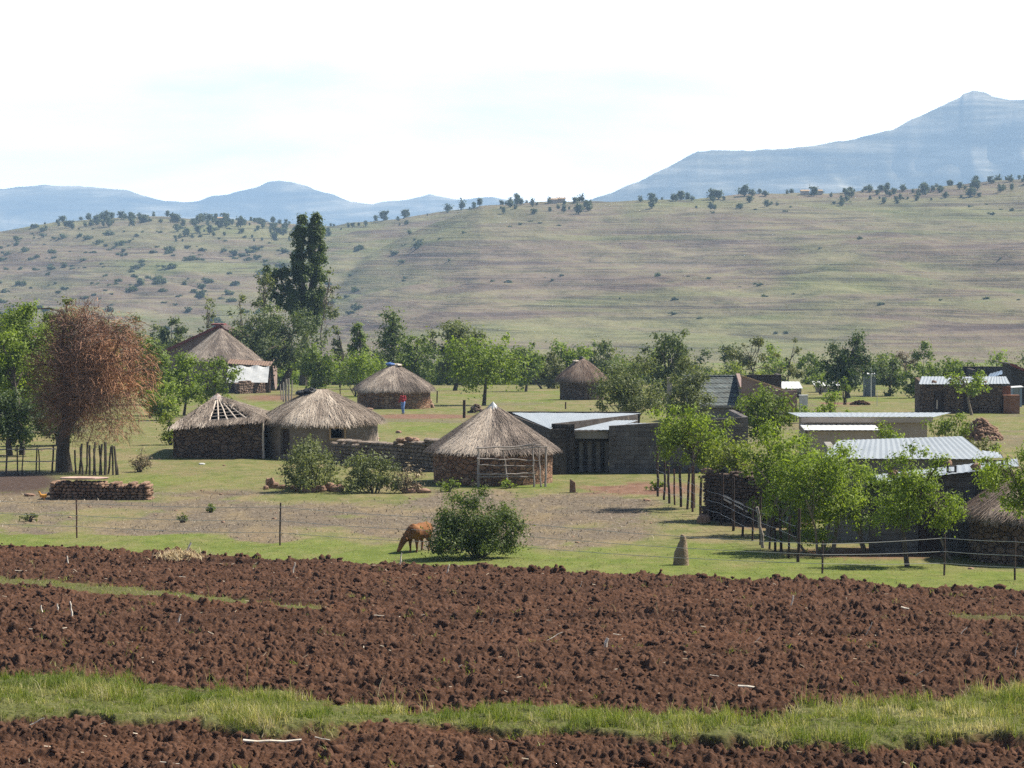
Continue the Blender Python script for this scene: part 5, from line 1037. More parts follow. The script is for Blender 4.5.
q = place(326, 385); t = thing('leaning_board', 'tan board leaning on a dark crate near the low green bushes', 'board', q); mb = MB(); a, b = pd(322, 374, q.y), pd(334, 385, q.y); mb.hexa([a + V(-.12, 0, -1.15), b + V(0, -.2, -.05), b + V(0, .3, -.05), a + V(-.12, .5, -1.15)], [a + V(-.12, 0, 0), b + V(0, -.2, .05), b + V(0, .3, .05), a + V(-.12, .5, 0)]); mb.build('board', M['mud_tan'], t)
mb = MB(); c_ = pd(328.5, 379.5, q.y + .8); mb.box((c_.x, q.y + .8, q.z + .5), (1.0, .6, 1.0)); tag(mb.build('crate', M['wood_dark'], bevel=.02), 'dark wooden crate behind the tan leaning board', 'crate')
q = place(44, 501); t = thing('rooster', 'small orange and black rooster standing left of the stone stack', 'rooster', q)
def baked(mb, voxel, sm=4, it=.5):
    me = bpy.data.meshes.new('tmp'); me.from_pydata([Vector(v) for v in mb.v], [], mb.f); me.update(); o = bpy.data.objects.new('tmp', me); COL.objects.link(o)
    m = o.modifiers.new('r', 'REMESH'); m.mode = 'VOXEL'; m.voxel_size = voxel; m.use_smooth_shade = True
    if sm: m2 = o.modifiers.new('s', 'SMOOTH'); m2.iterations = sm; m2.factor = it
    dg = bpy.context.evaluated_depsgraph_get(); out = bpy.data.meshes.new_from_object(o.evaluated_get(dg)); bpy.data.objects.remove(o); return out
def blob(name, mb, voxel, mat, parent, sm=4, org=None, rz=0):
    me = baked(mb, voxel, sm); me.materials.clear(); o = link(name, me, mat, parent); return o
def limb(mb, pts, rads):
    """tapered limb with rounded joints, local coordinates"""
    for i in range(len(pts) - 1): mb.tube([pts[i], pts[i + 1]], [rads[i], rads[i + 1]], 10)
    for p, r in zip(pts, rads): mb.ball(p, r, 0, 8, 10)
mb = MB(); limb(mb, [(-.12, 0, .22), (0, 0, .20), (.10, 0, .24)], [.07, .085, .06]); limb(mb, [(-.14, 0, .26), (-.19, 0, .36)], [.045, .03]); mb.ball((-.20, 0, .38), (.045, .035, .04)); limb(mb, [(-.24, 0, .375), (-.27, 0, .365)], [.012, .004])
for s in (-.03, .03): limb(mb, [(0, s, .16), (.01, s, .07), (-.01, s, .0)], [.03, .014, .012])
blob('body', mb, .012, mixmat('orange_feathers', [(.35, (.42, .17, .03)), (.6, (.60, .30, .05))], 9), t)
mb = MB()
for k in range(6): limb(mb, [(.12, (k - 2.5) * .012, .25), (.22, (k - 2.5) * .02, .36 - k * .02), (.30, (k - 2.5) * .02, .30 - k * .03)], [.03, .022, .008])
blob('tail', mb, .012, M['void'], t); mb = MB(); mb.box((-.20, 0, .425), (.06, .015, .03)); limb(mb, [(-.215, 0, .35), (-.21, 0, .325)], [.015, .008])
blob('comb', mb, .008, M['red_tile'], t, 1)
# straw and stalks on the ploughed soil
def fplace(px, py):
    p = place(px, py); p.z = float(field_z(p.x, p.y)) + .02; return p
stalk = mixmat('dry_maize_stalk', [(.3, (.52, .44, .33)), (.7, (.74, .69, .60))], 6)
for (px, py, L, ang, lean, lab) in ((293, 577, .20, 1.5, 1.2, None), (603, 649, .26, 1.5, 1.3, 'thick white maize husk standing upright in the middle of the ploughed soil'), (738, 694, .62, -.65, .25, 'long pale maize stalk with a bent tip lying before the foreground grass on the right'), (243, 747, .75, -.35, .06, 'long white stalk lying across the clods at the lower left below the grass strip'), (374, 609, .40, .75, .2, 'orange tan stalk lying slanted near the upper part of the ploughed soil'),
    (72, 624, .22, 1.5, 1.2, None), (42, 614, .12, 1.5, .9, None), (58, 620, .10, 1.4, .9, None), (177, 628, .18, 1.6, 1.2, None), (29, 637, .2, -.5, .3, None), (19, 605, .16, -.6, .5, None), (15, 576, .28, -.8, .3, None), (400, 571, .2, 1.7, .9, None), (447, 577, .15, 1.5, 1.0, None), (488, 628, .18, .8, .8, None), (547, 643, .3, .7, .4, None), (613, 643, .15, -.7, .4, None), (374, 622, .2, -.5, .3, None), (791, 608, .24, 1.65, 1.2, None),
    (866, 640, .2, .9, .8, None), (901, 615, .14, -.7, .9, None), (914, 681, .16, .5, .5, None), (555, 705, .35, -1.0, .5, None), (450, 677, .2, .9, .4, None), (710, 683, .14, -.6, .4, None), (179, 584, .16, -.5, .4, None), (141, 563, .12, 1.2, .7, None), (320, 563, .1, 1.2, .8, None), (68, 567, .14, 1.2, .9, None), (1015, 665, .16, 1.3, .8, None), (315, 740, .24, -.9, .5, None), (160, 763, .25, -.7, .3, None), (30, 729, .2, .6, .3, None), (580, 590, .1, 1.2, .7, None), (660, 608, .12, .4, .3, None), (520, 600, .1, -.8, .5, None), (840, 660, .12, .3, .4, None), (960, 640, .16, 1.0, .5, None), (755, 645, .12, .8, .5, None)):
    q = fplace(px, py); d = V(math.cos(ang) * math.cos(lean), RNG.uniform(-.3, .3) * math.cos(lean), abs(math.sin(lean)) * (1 if lean > .5 else .5)); d = d.normalized() * L; d.x = abs(d.x) if ang > 0 and ang < 1.57 else (-abs(d.x) if ang < 0 else d.x); d = d if ang > 0 else V(-d.x, d.y, -abs(d.z) * .2)
    mb = MB(); r_ = .012 + .018 * (L < .3) * (lean > .8) + .008 * (lab is not None); mb.stick(q + V(0, 0, .09 if ang < 0 else .0), q + d * 1.3 + V((.09 if len(str(px)) % 2 else -.07) * (lean > .8) * RNG.uniform(.4, 1.3), 0, .08), r_ * (1.3 if lab else .85), .05, 5, 4, .7)
    tag(mb.build('maize_stalk', stalk), lab or 'short pale scrap of dry maize stalk among the clods', 'stalk', 'dry maize stalks on the ploughed soil')
q = fplace(180, 563); n = 900; x = NR.normal(q.x, .33, n); y = NR.normal(q.y, .45, n); z = gz(x, y) + .16 + .22 * np.exp(-((x - q.x) / .35) ** 2 - ((y - q.y) / .5) ** 2) * NR.random(n)
v, qd, t3, tt = blades(x, y, z, NR.uniform(.15, .4, n), np.full(n, .02), NR, NR.uniform(.2, 1, n), 1.0); v[:, 2] -= .02
tag(link('straw_heap', npmesh('straw_heap', v, [qd, t3], tint=tt), tintmat('straw', [(0, (.30, .21, .11)), (.6, (.48, .37, .21)), (1, (.62, .52, .34))])), 'flattened tan straw heap on the upper left of the ploughed soil', 'straw')
mb = MB(); a = fplace(186, 560); mb.stick(a + V(-.03, 0, .05), a + V(.16, .1, .42), .04, .02); tag(mb.build('maize_stalk', stalk), 'thick cream stalk sticking out of the tan straw heap', 'stalk')
# ------------------------------------------------------------------ fences
t = thing('wire_fence', 'thin wire fence on slim dark posts along the far edge of the ploughed field', 'fence', place(413, 552))
fp = [(-180, 527, 36), (-60, 531, 37), (77, 538, 39), (280, 545.5, 43), (480, 555, 40), (822, 573.5, 33), (944, 567.5 + 8, 42), (1015, 580, 43), (1150, 590, 43)]
tops = []
for px, py, h in fp:
    q = place(px, py); hh = h / F * q.y; mb = MB(); mb.stick(q + V(0, 0, -.2), q + V(RNG.uniform(-.03, .03), 0, hh), .032, .006, 6, 3, .95); mb.build('post', M['wood_dark'] if px > 150 else M['wood_red'], t); tops.append((q, hh))
for frac in (.30, .58, .90):
    for i in range(len(tops) - 1):
        a, b = tops[i][0] + V(0, -.04, tops[i][1] * frac), tops[i + 1][0] + V(0, -.04, tops[i + 1][1] * frac); n = 8; L = (b - a).length
        mb = MB(); mb.tube([a.lerp(b, k / n) - V(0, 0, .012 * L * math.sin(math.pi * k / n) * .6) for k in range(n + 1)], .0085 if px < 700 else .0085, 4); mb.build('wire', M['wire'], t)
t = thing('post_fence', 'fence of thick dark crooked posts running back from the field corner to the grey blocks', 'fence', place(742, 536))
fp = [(658, 496.5, 50), (669.5, 503.5, 41), (681, 507, 41), (692.5, 512, 46), (700, 516, 39), (709, 521, 37), (721, 524.5, 52), (733, 531, 54), (742.5, 536.5, 37), (760, 545, 49), (769.5, 549, 38), (781, 553.5, 45), (798, 562, 54)]
fp += [(664, 500, 40), (675, 505, 36), (687, 509.5, 42), (752, 541, 40), (776, 551.5, 36), (789, 558, 42)]; fp.sort()
tops = []
for k, (px, py, h) in enumerate(fp):
    q = place(px, py); hh = h / F * q.y; mb = MB(); mb.stick(q + V(0, 0, -.25), q + V(RNG.uniform(-.08, .08), 0, hh), RNG.uniform(.038, .06), .012, 7, 5, .9); mb.build('post', M['wood_red'] if k in (3, 6) else M['wood_dark'], t); tops.append((q, 1.25))
for frac in (.35, .65, .92):
    for i in range(len(tops) - 1):
        a, b = tops[i][0] + V(-.07, -.05, tops[i][1] * frac), tops[i + 1][0] + V(-.07, -.05, tops[i + 1][1] * frac); mb = MB(); mb.tube([a, a.lerp(b, .5) - V(0, 0, .02), b], .0055, 4); mb.build('wire', M['wire'], t)
q = place(717.5, 514); mb = MB(); mb.stick(q + V(.08, 0, -.2), q + V(-.10, .1, 43 / F * q.y), .085, .01, 7, 6, .8); tag(mb.build('pale_pole', M['wood_grey']), 'thick pale leaning pole in front of the kraal wall', 'pole')
for k, (x0, y0, x1, y1, lab) in enumerate(((722, 495, 751, 508, 'upper of three pale poles leaning on the kraal wall'), (724, 499, 748, 512, 'middle of three pale poles leaning on the kraal wall'), (738, 499, 760, 512, 'lowest rightmost of three pale poles leaning on the kraal wall'))):
    dd = place(740, 522).y; mb = MB(); mb.stick(pd(x0, y0, dd - .3), pd(x1, y1, dd - 1.0 - k * .1), .04, .01, 6, 5, .8); tag(mb.build('pale_pole', M['wood_pale']), lab, 'pole')
for (x0, y0, x1, y1, r, mat, lab) in ((865, 552, 856, 512, .09, 'bark_pale', 'stout leaning sunlit pole right of the bright tree trunks in front of the dark wall'), (953, 559, 941, 538, .06, 'bark_pale', 'short leaning branch in front of the dark lean-to wall'), (764, 548, 757, 507, .06, 'wood_grey', 'thin leaning pole behind the post fence in the shade')):
    q = place(x0, y0); mb = MB(); mb.stick(q + V(0, 0, -.2), pd(x1, y1, q.y), r, .02, 7, 5, .8); tag(mb.build('leaning_pole', M[mat]), lab, 'pole')
# white cloth
P = pd(886, 508, place(886, 556).y + .2); vs = []; fs = []
for i in range(9):
    for k in range(13):
        u_ = i / 8 - .5; v_ = k / 12; wd = .22 * (1 - .88 * v_ ** 1.5) * (.6 + .4 * min(1, v_ * 4)); vs.append((P.x + u_ * wd + .02 * math.sin(v_ * 7) + .04 * v_, P.y + .05 * math.sin(u_ * 14 + v_ * 3) * (1 - v_ * .5), P.z + .05 - v_ * .70))
for i in range(8):
    for k in range(12): a = i * 13 + k; fs.append((a, a + 1, a + 14, a + 13))
mb = MB(); mb.add(vs, fs); o = mb.build('white_cloth', M['white_paint'], smooth=True); md = o.modifiers.new('th', 'SOLIDIFY'); md.thickness = .012; tag(o, 'white cloth hanging in a point from a branch in front of the dark wall', 'cloth')

# ------------------------------------------------------------------ trees and shrubs
def unit(rng, n):
    v = rng.normal(size=(n, 3)); return v / np.linalg.norm(v, axis=1)[:, None]
def leaf_quads(P, s, rng, asp=.55, up=.0, nrm=None):
    n = len(P); nn = unit(rng, n)
    if nrm is not None: nn = nn * .75 + nrm
    nn[:, 2] += up; a = np.cross(unit(rng, n), nn); a /= np.linalg.norm(a, axis=1)[:, None] + 1e-9
    b = np.cross(a, nn); b /= np.linalg.norm(b, axis=1)[:, None] + 1e-9; s = np.asarray(s)[:, None] if np.ndim(s) else s
    v = np.stack([P - a * s * .5, P + b * s * asp * .5, P + a * s * .5, P - b * s * asp * .5], 1).reshape(-1, 3)
    return v, np.arange(n)[:, None] * 4 + np.arange(4)[None]
def crown_mesh(clumps, nleaf, s, rng, asp=.55, tone=0, flat=.85):
    rs = np.array([c[3] for c in clumps]); w_ = rs ** 2 / (rs ** 2).sum(); vs = []; tn = []
    for (cx, cy, cz, r), q in zip(clumps, w_):
        n = max(6, int(nleaf * q)); d = unit(rng, n); rad = r * rng.random(n) ** .42; d[:, 2] *= flat
        P = np.array([cx, cy, cz]) + d * rad[:, None] * (1 + .35 * rng.normal(size=(n, 1)))
        v, f = leaf_quads(P, s * rng.uniform(.6, 1.4, n), rng, asp, .3, d); vs.append(v)
        tn.append(np.repeat(np.clip(.5 + tone + rng.normal(0, .2) + rng.normal(0, .2, n), 0, 1), 4))
    v = np.concatenate(vs); return v, np.arange(len(v)).reshape(-1, 4), np.concatenate(tn)
def make_clumps(c, a, b, h, n, rng, shape, rc):
    out = []
    while len(out) < n:
        d = unit(rng, 1)[0]; k = rng.random() ** .45; x, y, z = d * k
        if shape == 'column': z = rng.uniform(-1, 1); q = (1 - abs(z) ** 2.6) ** .5; ang = rng.uniform(0, 6.28); k = q * rng.random() ** .5; x, y = math.cos(ang) * k, math.sin(ang) * k
        if shape == 'umbrella' and z < -.35: continue
        if shape == 'bush': z = max(-.92, abs(z) * 1.75 - .95)
        if shape == 'cone': z = rng.uniform(-1, 1); q = (1 - z) / 2 * .85 + .12; ang = rng.uniform(0, 6.28); k = q * rng.random() ** .5; x, y = math.cos(ang) * k, math.sin(ang) * k
        wob = .88 + .34 * rng.random(); r = rc * rng.uniform(.6, 1.3)
        if shape in ('column', 'cone'): wob = 1
        out.append((c[0] + x * max(a - r * .35, a * .4) * wob, c[1] + y * max(b - r * .35, b * .4) * wob, c[2] + z * max(h - r * .35, h * .4) * min(wob, 1.1), r))
    # stretch the clumps so that the crown fills its measured width and height
    P = np.array(out); R_ = P[:, 3] * .72
    for ax, half in ((0, a), (2, h)):
        lo, hi = (P[:, ax] - R_).min(), (P[:, ax] + R_).max(); s_ = 2 * half / max(hi - lo, 1e-3); s_ = min(max(s_, .8), 1.45)
        P[:, ax] = c[ax] + (P[:, ax] - (lo + hi) / 2) * s_
    return [tuple(q) for q in P]
def wood(base, top, clumps, r0, rng, nl=12, fork=.5, stems=1):
    """tapered trunk with limbs that reach into the crown"""
    mb = MB(); base = Vector(base); cl = sorted(clumps, key=lambda c: -c[3]); sel = [cl[i] for i in rng.permutation(len(cl))[:nl]]
    for s in range(stems):
        off = Vector((rng.normal(0, .3), rng.normal(0, .3), 0)) if stems > 1 else Vector(); b = base + off * (1.2 if stems > 1 else 0); t = Vector(top) + off * 3.0
        mid = b.lerp(t, .5) + Vector((rng.normal(0, .07), rng.normal(0, .07), 0)) * (t - b).length; r = r0 * (1 if s == 0 else rng.uniform(.55, .85))
        mb.tube([b - V(0, 0, .3), b + V(0, 0, .05), b.lerp(mid, .5), mid, t], [r * 1.5, r * 1.25, r, r * .85, r * .62], 8)
        for c in sel[s::stems]:
            e = Vector(c[:3]); st = b.lerp(t, .0) if False else mid.lerp(t, rng.uniform(.2, 1)); m = st.lerp(e, .5) + Vector((rng.normal(0, .1), rng.normal(0, .1), .12 + rng.normal(0, .08))) * (e - st).length
            mb.tube([st, st.lerp(m, .5), m, m.lerp(e, .6), e], [r * .5, r * .42, r * .32, r * .2, r * .08], 5)
            for _ in range(2):
                c2 = clumps[int(rng.integers(len(clumps)))]; e2 = Vector(c2[:3])
                if (e2 - m).length < (e - st).length * 1.1: mb.tube([m, m.lerp(e2, .5) + V(0, 0, .05), e2], [r * .22, r * .14, r * .05], 4)
    return mb
TREES = 0
def tree(name, label, box, base, leaf, d=None, shape='round', lai=4.6, px=3.0, nc=26, rc=.34, r=.12, bark='bark', cat='tree', depth=.85, asp=.55, tone=0, stems=1, group=None, nl=12, skirt=None):
    global TREES; TREES += 1; rng = np.random.default_rng(500 + TREES)
    x0, x1, y0, y1 = box; B = place(*base) if d is None else onground(base[0], d); dd = B.y
    by_ = proj(B.x, B.y, B.z)[1]; mid_ = (y0 + y1) / 2
    if skirt is None: skirt = dd > 230 and name == 'broadleaf_tree' and lai > 2.2
    if skirt: y1 = max(y1, by_ - 2); nc = int(nc * 1.35)
    m = dd / F; a = (x1 - x0) / 2 * m; h = (y1 - y0) / 2 * m; c = pd((x0 + x1) / 2, (y0 + y1) / 2, dd)
    t = thing(name, label, cat, B, group)
    cl = make_clumps(c, a, a * depth, h, nc, rng, shape, rc * min(a, h * 1.2) * (1.0 if shape != 'column' else 1.3))
    top = Vector((c.x, c.y, c.z + h * (.0 if shape != 'column' and shape != 'cone' else .75)))
    if B.z > c.z - h * .3: B = Vector((B.x, B.y, float(gz(B.x, B.y))))
    wood(B, top, cl, r, rng, nl, stems=stems).build('trunk', M[bark], t)
    s = px * m; area = (x1 - x0) * (y1 - y0) * .72; n = int(lai * area / (px * px * asp * .5))
    v, f, tn = crown_mesh(cl, n, s, rng, asp, tone)
    link('crown', npmesh('crown', v - np.array(ORG[t.name]), [f], tint=tn), LEAF[leaf], t)
    return t
def bush(name, label, box, base, leaf, d=None, lai=4.4, px=2.8, nc=22, rc=.42, cat='bush', group=None, tone=0, asp=.5, spikes=0):
    global TREES; TREES += 1; rng = np.random.default_rng(900 + TREES)
    x0, x1, y0, y1 = box; B = place(*base) if d is None else onground(base[0], d); dd = B.y; m = dd / F
    a = (x1 - x0) / 2 * m; h = (y1 - y0) / 2 * m; c = pd((x0 + x1) / 2, (y0 + y1) / 2, dd); t = thing(name, label, cat, B, group)
    cl = make_clumps(c, a, a * .85, h, nc, rng, 'bush', rc * min(a, h * 1.3)); mb = MB()
    for q in cl[:14]: mb.tube([B + Vector((rng.normal(0, .06), rng.normal(0, .06), -.1)), B.lerp(Vector(q[:3]), .5) + V(0, 0, .05), Vector(q[:3])], [.03, .02, .006], 4)
    mb.build('stem', M['bark'], t); n = int(lai * (x1 - x0) * (y1 - y0) * .75 / (px * px * asp * .5)); v, f, tn = crown_mesh(cl, n, px * m, rng, asp, tone)
    if spikes:
        S_ = []
        for k in range(spikes):
            q = Vector(cl[int(rng.integers(len(cl)))][:3]); e = q + Vector((rng.normal(0, .35), rng.normal(0, .2), rng.uniform(.3, .8))) * (a * .9); 
            for u_ in np.linspace(0, 1, 26): S_.append(q.lerp(e, float(u_)) + Vector(rng.normal(0, .03 * (1.3 - u_), 3)))
        v2, f2 = leaf_quads(np.array([tuple(p) for p in S_]), px * m * .9, rng, asp); f = np.concatenate([f, f2 + len(v)]); v = np.concatenate([v, v2]); tn = np.concatenate([tn, np.full(len(v2), .75)])
    link('foliage', npmesh('foliage', v - np.array(ORG[t.name]), [f], tint=tn), LEAF[leaf], t); return t
def ribbon_arrays(pts, wd):
    """pts (n, k, 3) polylines to flat ribbons facing a random side"""
    n, k, _ = pts.shape; sd = NR.normal(size=(n, 1, 3)); sd /= np.linalg.norm(sd, axis=2)[..., None]; tp = np.linspace(1, .35, k)[None, :, None]
    L = pts - sd * wd / 2 * tp; R_ = pts + sd * wd / 2 * tp; v = np.stack([L, R_], 2).reshape(-1, 3); i = np.arange(n)[:, None] * 2 * k + np.arange(k - 1)[None] * 2
    return v, np.stack([i, i + 1, i + 3, i + 2], -1).reshape(-1, 4)
# the dead rust brown willow
B = place(64, 472); dd = B.y; m = dd / F; t = thing('dead_willow', 'large rust brown tree with dry drooping twigs at the left', 'tree', B)
c = pd(91, 381, dd); a, h = 66 * m, 78 * m; rng = np.random.default_rng(77)
ends = []
mb = MB(); f1 = B + V(.05, 0, 1.9); mb.tube([B - V(0, 0, .3), B + V(0, 0, .1), B + V(-.05, 0, 1.0), f1, f1.lerp(c, .35), f1.lerp(c, .75)], [.55, .42, .32, .27, .18, .08], 10)
for k in range(17):
    ang = rng.uniform(0, 6.28); z = rng.uniform(-.25, .95); q = math.sqrt(max(0, 1 - z * z)) * rng.uniform(.35, .8); e = V(c.x + math.cos(ang) * q * a, c.y + math.sin(ang) * q * a * .8, c.z + z * h * .9)
    if k == 0: e = pd(84, 318, dd)
    if k == 1: e = pd(64, 312, dd)
    if k == 2: e = pd(130, 372, dd)
    mm_ = f1.lerp(e, .5) + V(rng.normal(0, .2), rng.normal(0, .2), .35); pts = [f1.lerp(e, 0), f1.lerp(mm_, .5), mm_, mm_.lerp(e, .5), e]; mb.tube(pts, [.17, .13, .10, .07, .03], 6); ends += pts[2:]
    for _ in range(5):
        s_ = pts[int(rng.integers(2, 5))]; e2 = s_ + Vector((rng.normal(0, .9), rng.normal(0, .8), rng.normal(.15, .5))); mb.tube([s_, s_.lerp(e2, .5) + V(0, 0, .12), e2], [.05, .035, .015], 4); ends.append(e2); ends.append(s_.lerp(e2, .6))
mb.build('trunk', M['bark'], t)
ns = 26000; E_ = np.array([tuple(e) for e in ends]); S0 = E_[rng.integers(0, len(E_), ns)] + rng.normal(0, .38, (ns, 3)); nf = ns // 3; uu = unit(rng, nf) * (rng.random((nf, 1)) ** .5); S0[:nf] = np.array(c) + uu * np.array([a, a * .8, h]) * .93; 
dirv = unit(rng, ns); out = (S0 - np.array(c)) / np.array([a, a * .8, h]); dirv += out * .9; dirv[:, 2] += .15; dirv /= np.linalg.norm(dirv, axis=1)[:, None]
Ls = rng.uniform(.2, .85, ns); k = 5; u_ = np.linspace(0, 1, k)[None, :, None]
P = S0[:, None] + dirv[:, None] * u_ * Ls[:, None, None] * .8; P[..., 2] -= (u_[..., 0] ** 1.6) * Ls[:, None] * np.clip(.22 + .35 * (S0[:, 0] - c.x) / a, .05, .5)[:, None]; P += rng.normal(0, .02, P.shape)
en = (P[:, -1] - np.array(c)) / np.array([a * 1.12, a, h * 1.08]); ok = ((en ** 2).sum(1) < 1.0 + .25 * (vnoise(en[:, 0] * 3 + 7, en[:, 2] * 3 + 3, 5) - .3)) & (P[:, -1, 2] > B.z + 1.05 - .35 * en[:, 0]); P = P[ok]
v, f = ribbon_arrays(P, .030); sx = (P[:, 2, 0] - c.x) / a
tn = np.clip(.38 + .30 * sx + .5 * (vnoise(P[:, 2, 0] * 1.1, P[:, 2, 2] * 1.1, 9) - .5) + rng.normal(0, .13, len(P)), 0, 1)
link('dry_twigs', npmesh('dry_twigs', v - np.array(B), [f], tint=np.repeat(tn, 2 * k)), LEAF['rust'], t)
# left group
tree('broadleaf_tree', 'tall bright green tree at the left edge behind the dead rust brown tree', (-34, 42, 300, 440), (6, 452), 'mid', 172, nc=34, r=.25, px=2.9)
tree('broadleaf_tree', 'pale feathery green tree showing above the top of the dead rust brown tree', (38, 98, 296, 410), (66, 452), 'grey', 186, nc=30, r=.2, tone=.15)
tree('broadleaf_tree', 'dark green low tree in the shade left of the rust brown trunk', (-24, 52, 386, 450), (18, 473), 'dark', 150, nc=26, r=.14, shape='umbrella', stems=2)
tree('broadleaf_tree', 'bright green tree partly hidden right behind the rust brown tree', (-10, 32, 330, 400), (14, 458), 'bright', 165, nc=20, r=.14)
tree('broadleaf_tree', 'olive brown tree between the rust brown tree and the red edged house', (108, 152, 314, 396), (128, 402), 'olive', 265, nc=22, r=.18, lai=2.6)
tree('broadleaf_tree', 'small grey green tree with rounded top left of the red edged roof', (158, 188, 314, 372), (173, 398), 'bluish', 335, nc=14, r=.14)
tree('broadleaf_tree', 'low leafy green tree at the left wall of the red edged house', (128, 170, 345, 400), (148, 404), 'mid', 240, nc=18, r=.14)
for (box, base, lab) in (((198, 216, 297, 345), (207, 390), 'thin upright sapling directly above the red ridge'), ((226, 252, 294, 345), (238, 390), 'pair of thin feathery saplings right of the red ridge beside the round tree')):
    tree('sapling', lab, box, base, 'grey', 322, shape='column', nc=16, rc=.30, lai=1.1, r=.06, bark='bark_pale')
tree('broadleaf_tree', 'bright green leafy tree directly in front of the red edged house', (158, 208, 352, 408), (184, 414), 'bright', 212, nc=26, r=.10, px=2.8, tone=-.05)
tree('broadleaf_tree', 'slender green tree in front of the white sheet shelter', (196, 242, 356, 406), (214, 415), 'mid', 209, nc=24, r=.09, lai=2.8, stems=2)
bush('bush', 'bright green shrub between the rust brown tree and the ruined square hut', (156, 184, 398, 444), (170, 445), 'yellow', lai=2.6)
bush('creeper', 'small green creeper growing on the left corner of the ruined square hut', (175, 190, 421, 440), (180, 452), 'bright', place(180, 455).y - .3, lai=1.2, nc=8, cat='creeper')
bush('dry_shrub', 'dry straw brown tuft standing alone on the grass right of the palisade', (128, 152, 447, 472), (140, 472), 'dry', lai=2.0, asp=.25, px=3.2, cat='shrub')
tree('broadleaf_tree', 'mid green leafy tree filling the gap behind the left side of the rust brown tree', (22, 74, 312, 436), (44, 456), 'mid', 178, nc=34, r=.15)
tree('broadleaf_tree', 'dull green tree low behind the lower left twigs of the rust brown tree', (30, 84, 385, 446), (58, 462), 'dark', 160, nc=24, r=.12)
tree('broadleaf_tree', 'tall fresh green tree just left of the top of the rust brown tree', (-12, 58, 299, 425), (22, 454), 'bright', 169, nc=46, r=.16, tone=-.1)
tree('broadleaf_tree', 'fresh green tree between the rust brown tree and the bright leafy tree before the house', (132, 172, 338, 408), (150, 418), 'mid', 205, nc=30, r=.10)
bush('bush', 'lush green bush below the bright leafy tree left of the red edged house', (146, 180, 380, 420), (160, 424), 'bright', 200, nc=22)
# tall poplars
t = thing('poplar_tree', 'tall dark poplar with twin rounded tops rising above all the village trees', 'tree', onground(303, 318)); B = ORG[t.name].copy(); m = 318 / F; rng = np.random.default_rng(31); cl = []
def colm(x, y0, y1, w_, n, r, lean=0):
    for k in range(n):
        q = rng.random(); py = y0 + (y1 - y0) * q; ww = w_ * (math.sin(math.pi * min(1, .12 + q * .80)) ** .6); px_ = x + lean * (q - .5) + rng.uniform(-1, 1) * ww; p = pd(px_, py, 318 + rng.uniform(-1, 1) * ww * m * 1.1); cl.append((p.x, p.y, p.z, r * m * rng.uniform(.6, 1.1)))
colm(299, 216, 276, 6.5, 46, 4.2, -2); colm(316, 215, 280, 7.5, 56, 4.5, 2); colm(308, 262, 330, 17, 90, 5.5); colm(283, 270, 310, 11, 34, 4.2, 6); colm(268, 268, 310, 7, 16, 4, -8)
mb = MB(); mb.tube([B - V(0, 0, .3), pd(305, 360, 318), pd(304, 300, 318), pd(300, 225, 318)], [.55, .45, .3, .06], 8); mb.tube([pd(304, 320, 318), pd(312, 280, 318), pd(317, 222, 318)], [.3, .2, .05], 6); mb.tube([pd(304, 325, 318), pd(286, 290, 318), pd(276, 270, 318)], [.22, .14, .03], 6)
mb.build('trunk', M['bark'], t); v, f, tn = crown_mesh(cl, 30000, 3.0 * m, rng, .55, -.08, 1.25); link('crown', npmesh('crown', v - np.array(B), [f], tint=tn), LEAF['poplar'], t)
tree('poplar_tree', 'half bare leaning pale poplar at the right side of the tall twin topped poplar', (318, 342, 268, 345), (322, 392), 'grey', 312, shape='column', nc=22, rc=.26, lai=1.0, r=.10, bark='bark_pale')
tree('poplar_tree', 'feathery grey green young poplar at the left foot of the tall twin topped poplar', (250, 276, 272, 325), (264, 392), 'grey', 314, shape='column', nc=22, rc=.28, lai=1.5, r=.10, bark='bark_pale')
tree('broadleaf_tree', 'broad round grey green tree with forked dark trunk right of the red edged house', (229, 325, 300, 374), (276, 392), 'bluish', 296, nc=90, rc=.25, r=.36, px=2.5, stems=2, shape='umbrella', nl=18, skirt=False, lai=6.5)
tree('broadleaf_tree', 'dense dark green tree under the right side of the broad round tree', (291, 338, 342, 391), (314, 395), 'mid', 276, nc=28, r=.14, tone=-.2)
tree('conifer_tree', 'small spired green tree left of the drooping column tree', (346, 374, 322, 384), (360, 392), 'mid', 306, shape='cone', nc=30, r=.12)
tree('conifer_tree', 'greyish narrow spired tree between the broad round tree and the drooping column tree', (331, 348, 330, 380), (340, 392), 'grey', 310, shape='cone', nc=20, r=.10)
bush('bush', 'wide bright green bush behind the thin dark post left of the hut with blue plastic', (328, 388, 346, 387), (356, 393), 'bright', 266, nc=30, lai=3)
tree('willow_tree', 'tall narrow drooping green tree above the hut with blue plastic', (377, 407, 309, 368), (392, 392), 'poplar', 300, shape='column', nc=40, rc=.5, r=.2, lai=4, tone=.1)
tree('broadleaf_tree', 'bright leafy tree just right of the drooping column tree', (396, 434, 334, 384), (416, 392), 'mid', 290, nc=24, r=.14)
tree('broadleaf_tree', 'tall pale grey green tree behind the bright green tree in the middle', (428, 487, 319, 378), (455, 394), 'grey', 292, nc=32, rc=.3, r=.2)
tree('broadleaf_tree', 'round bright green tree on a dark trunk above the metal capped hut', (442, 532, 333, 393), (484, 407), 'bright', 238, nc=50, rc=.28, r=.15, tone=-.1, nl=16, skirt=False, lai=4)
tree('broadleaf_tree', 'mid green tree right behind the round bright green tree in the middle', (505, 547, 341, 388), (526, 396), 'mid', 285, nc=24, r=.13)
tree('broadleaf_tree', 'dull green tree with bare stems left of the small dark hut', (532, 566, 350, 392), (548, 397), 'olive', 300, nc=20, r=.10, stems=2)
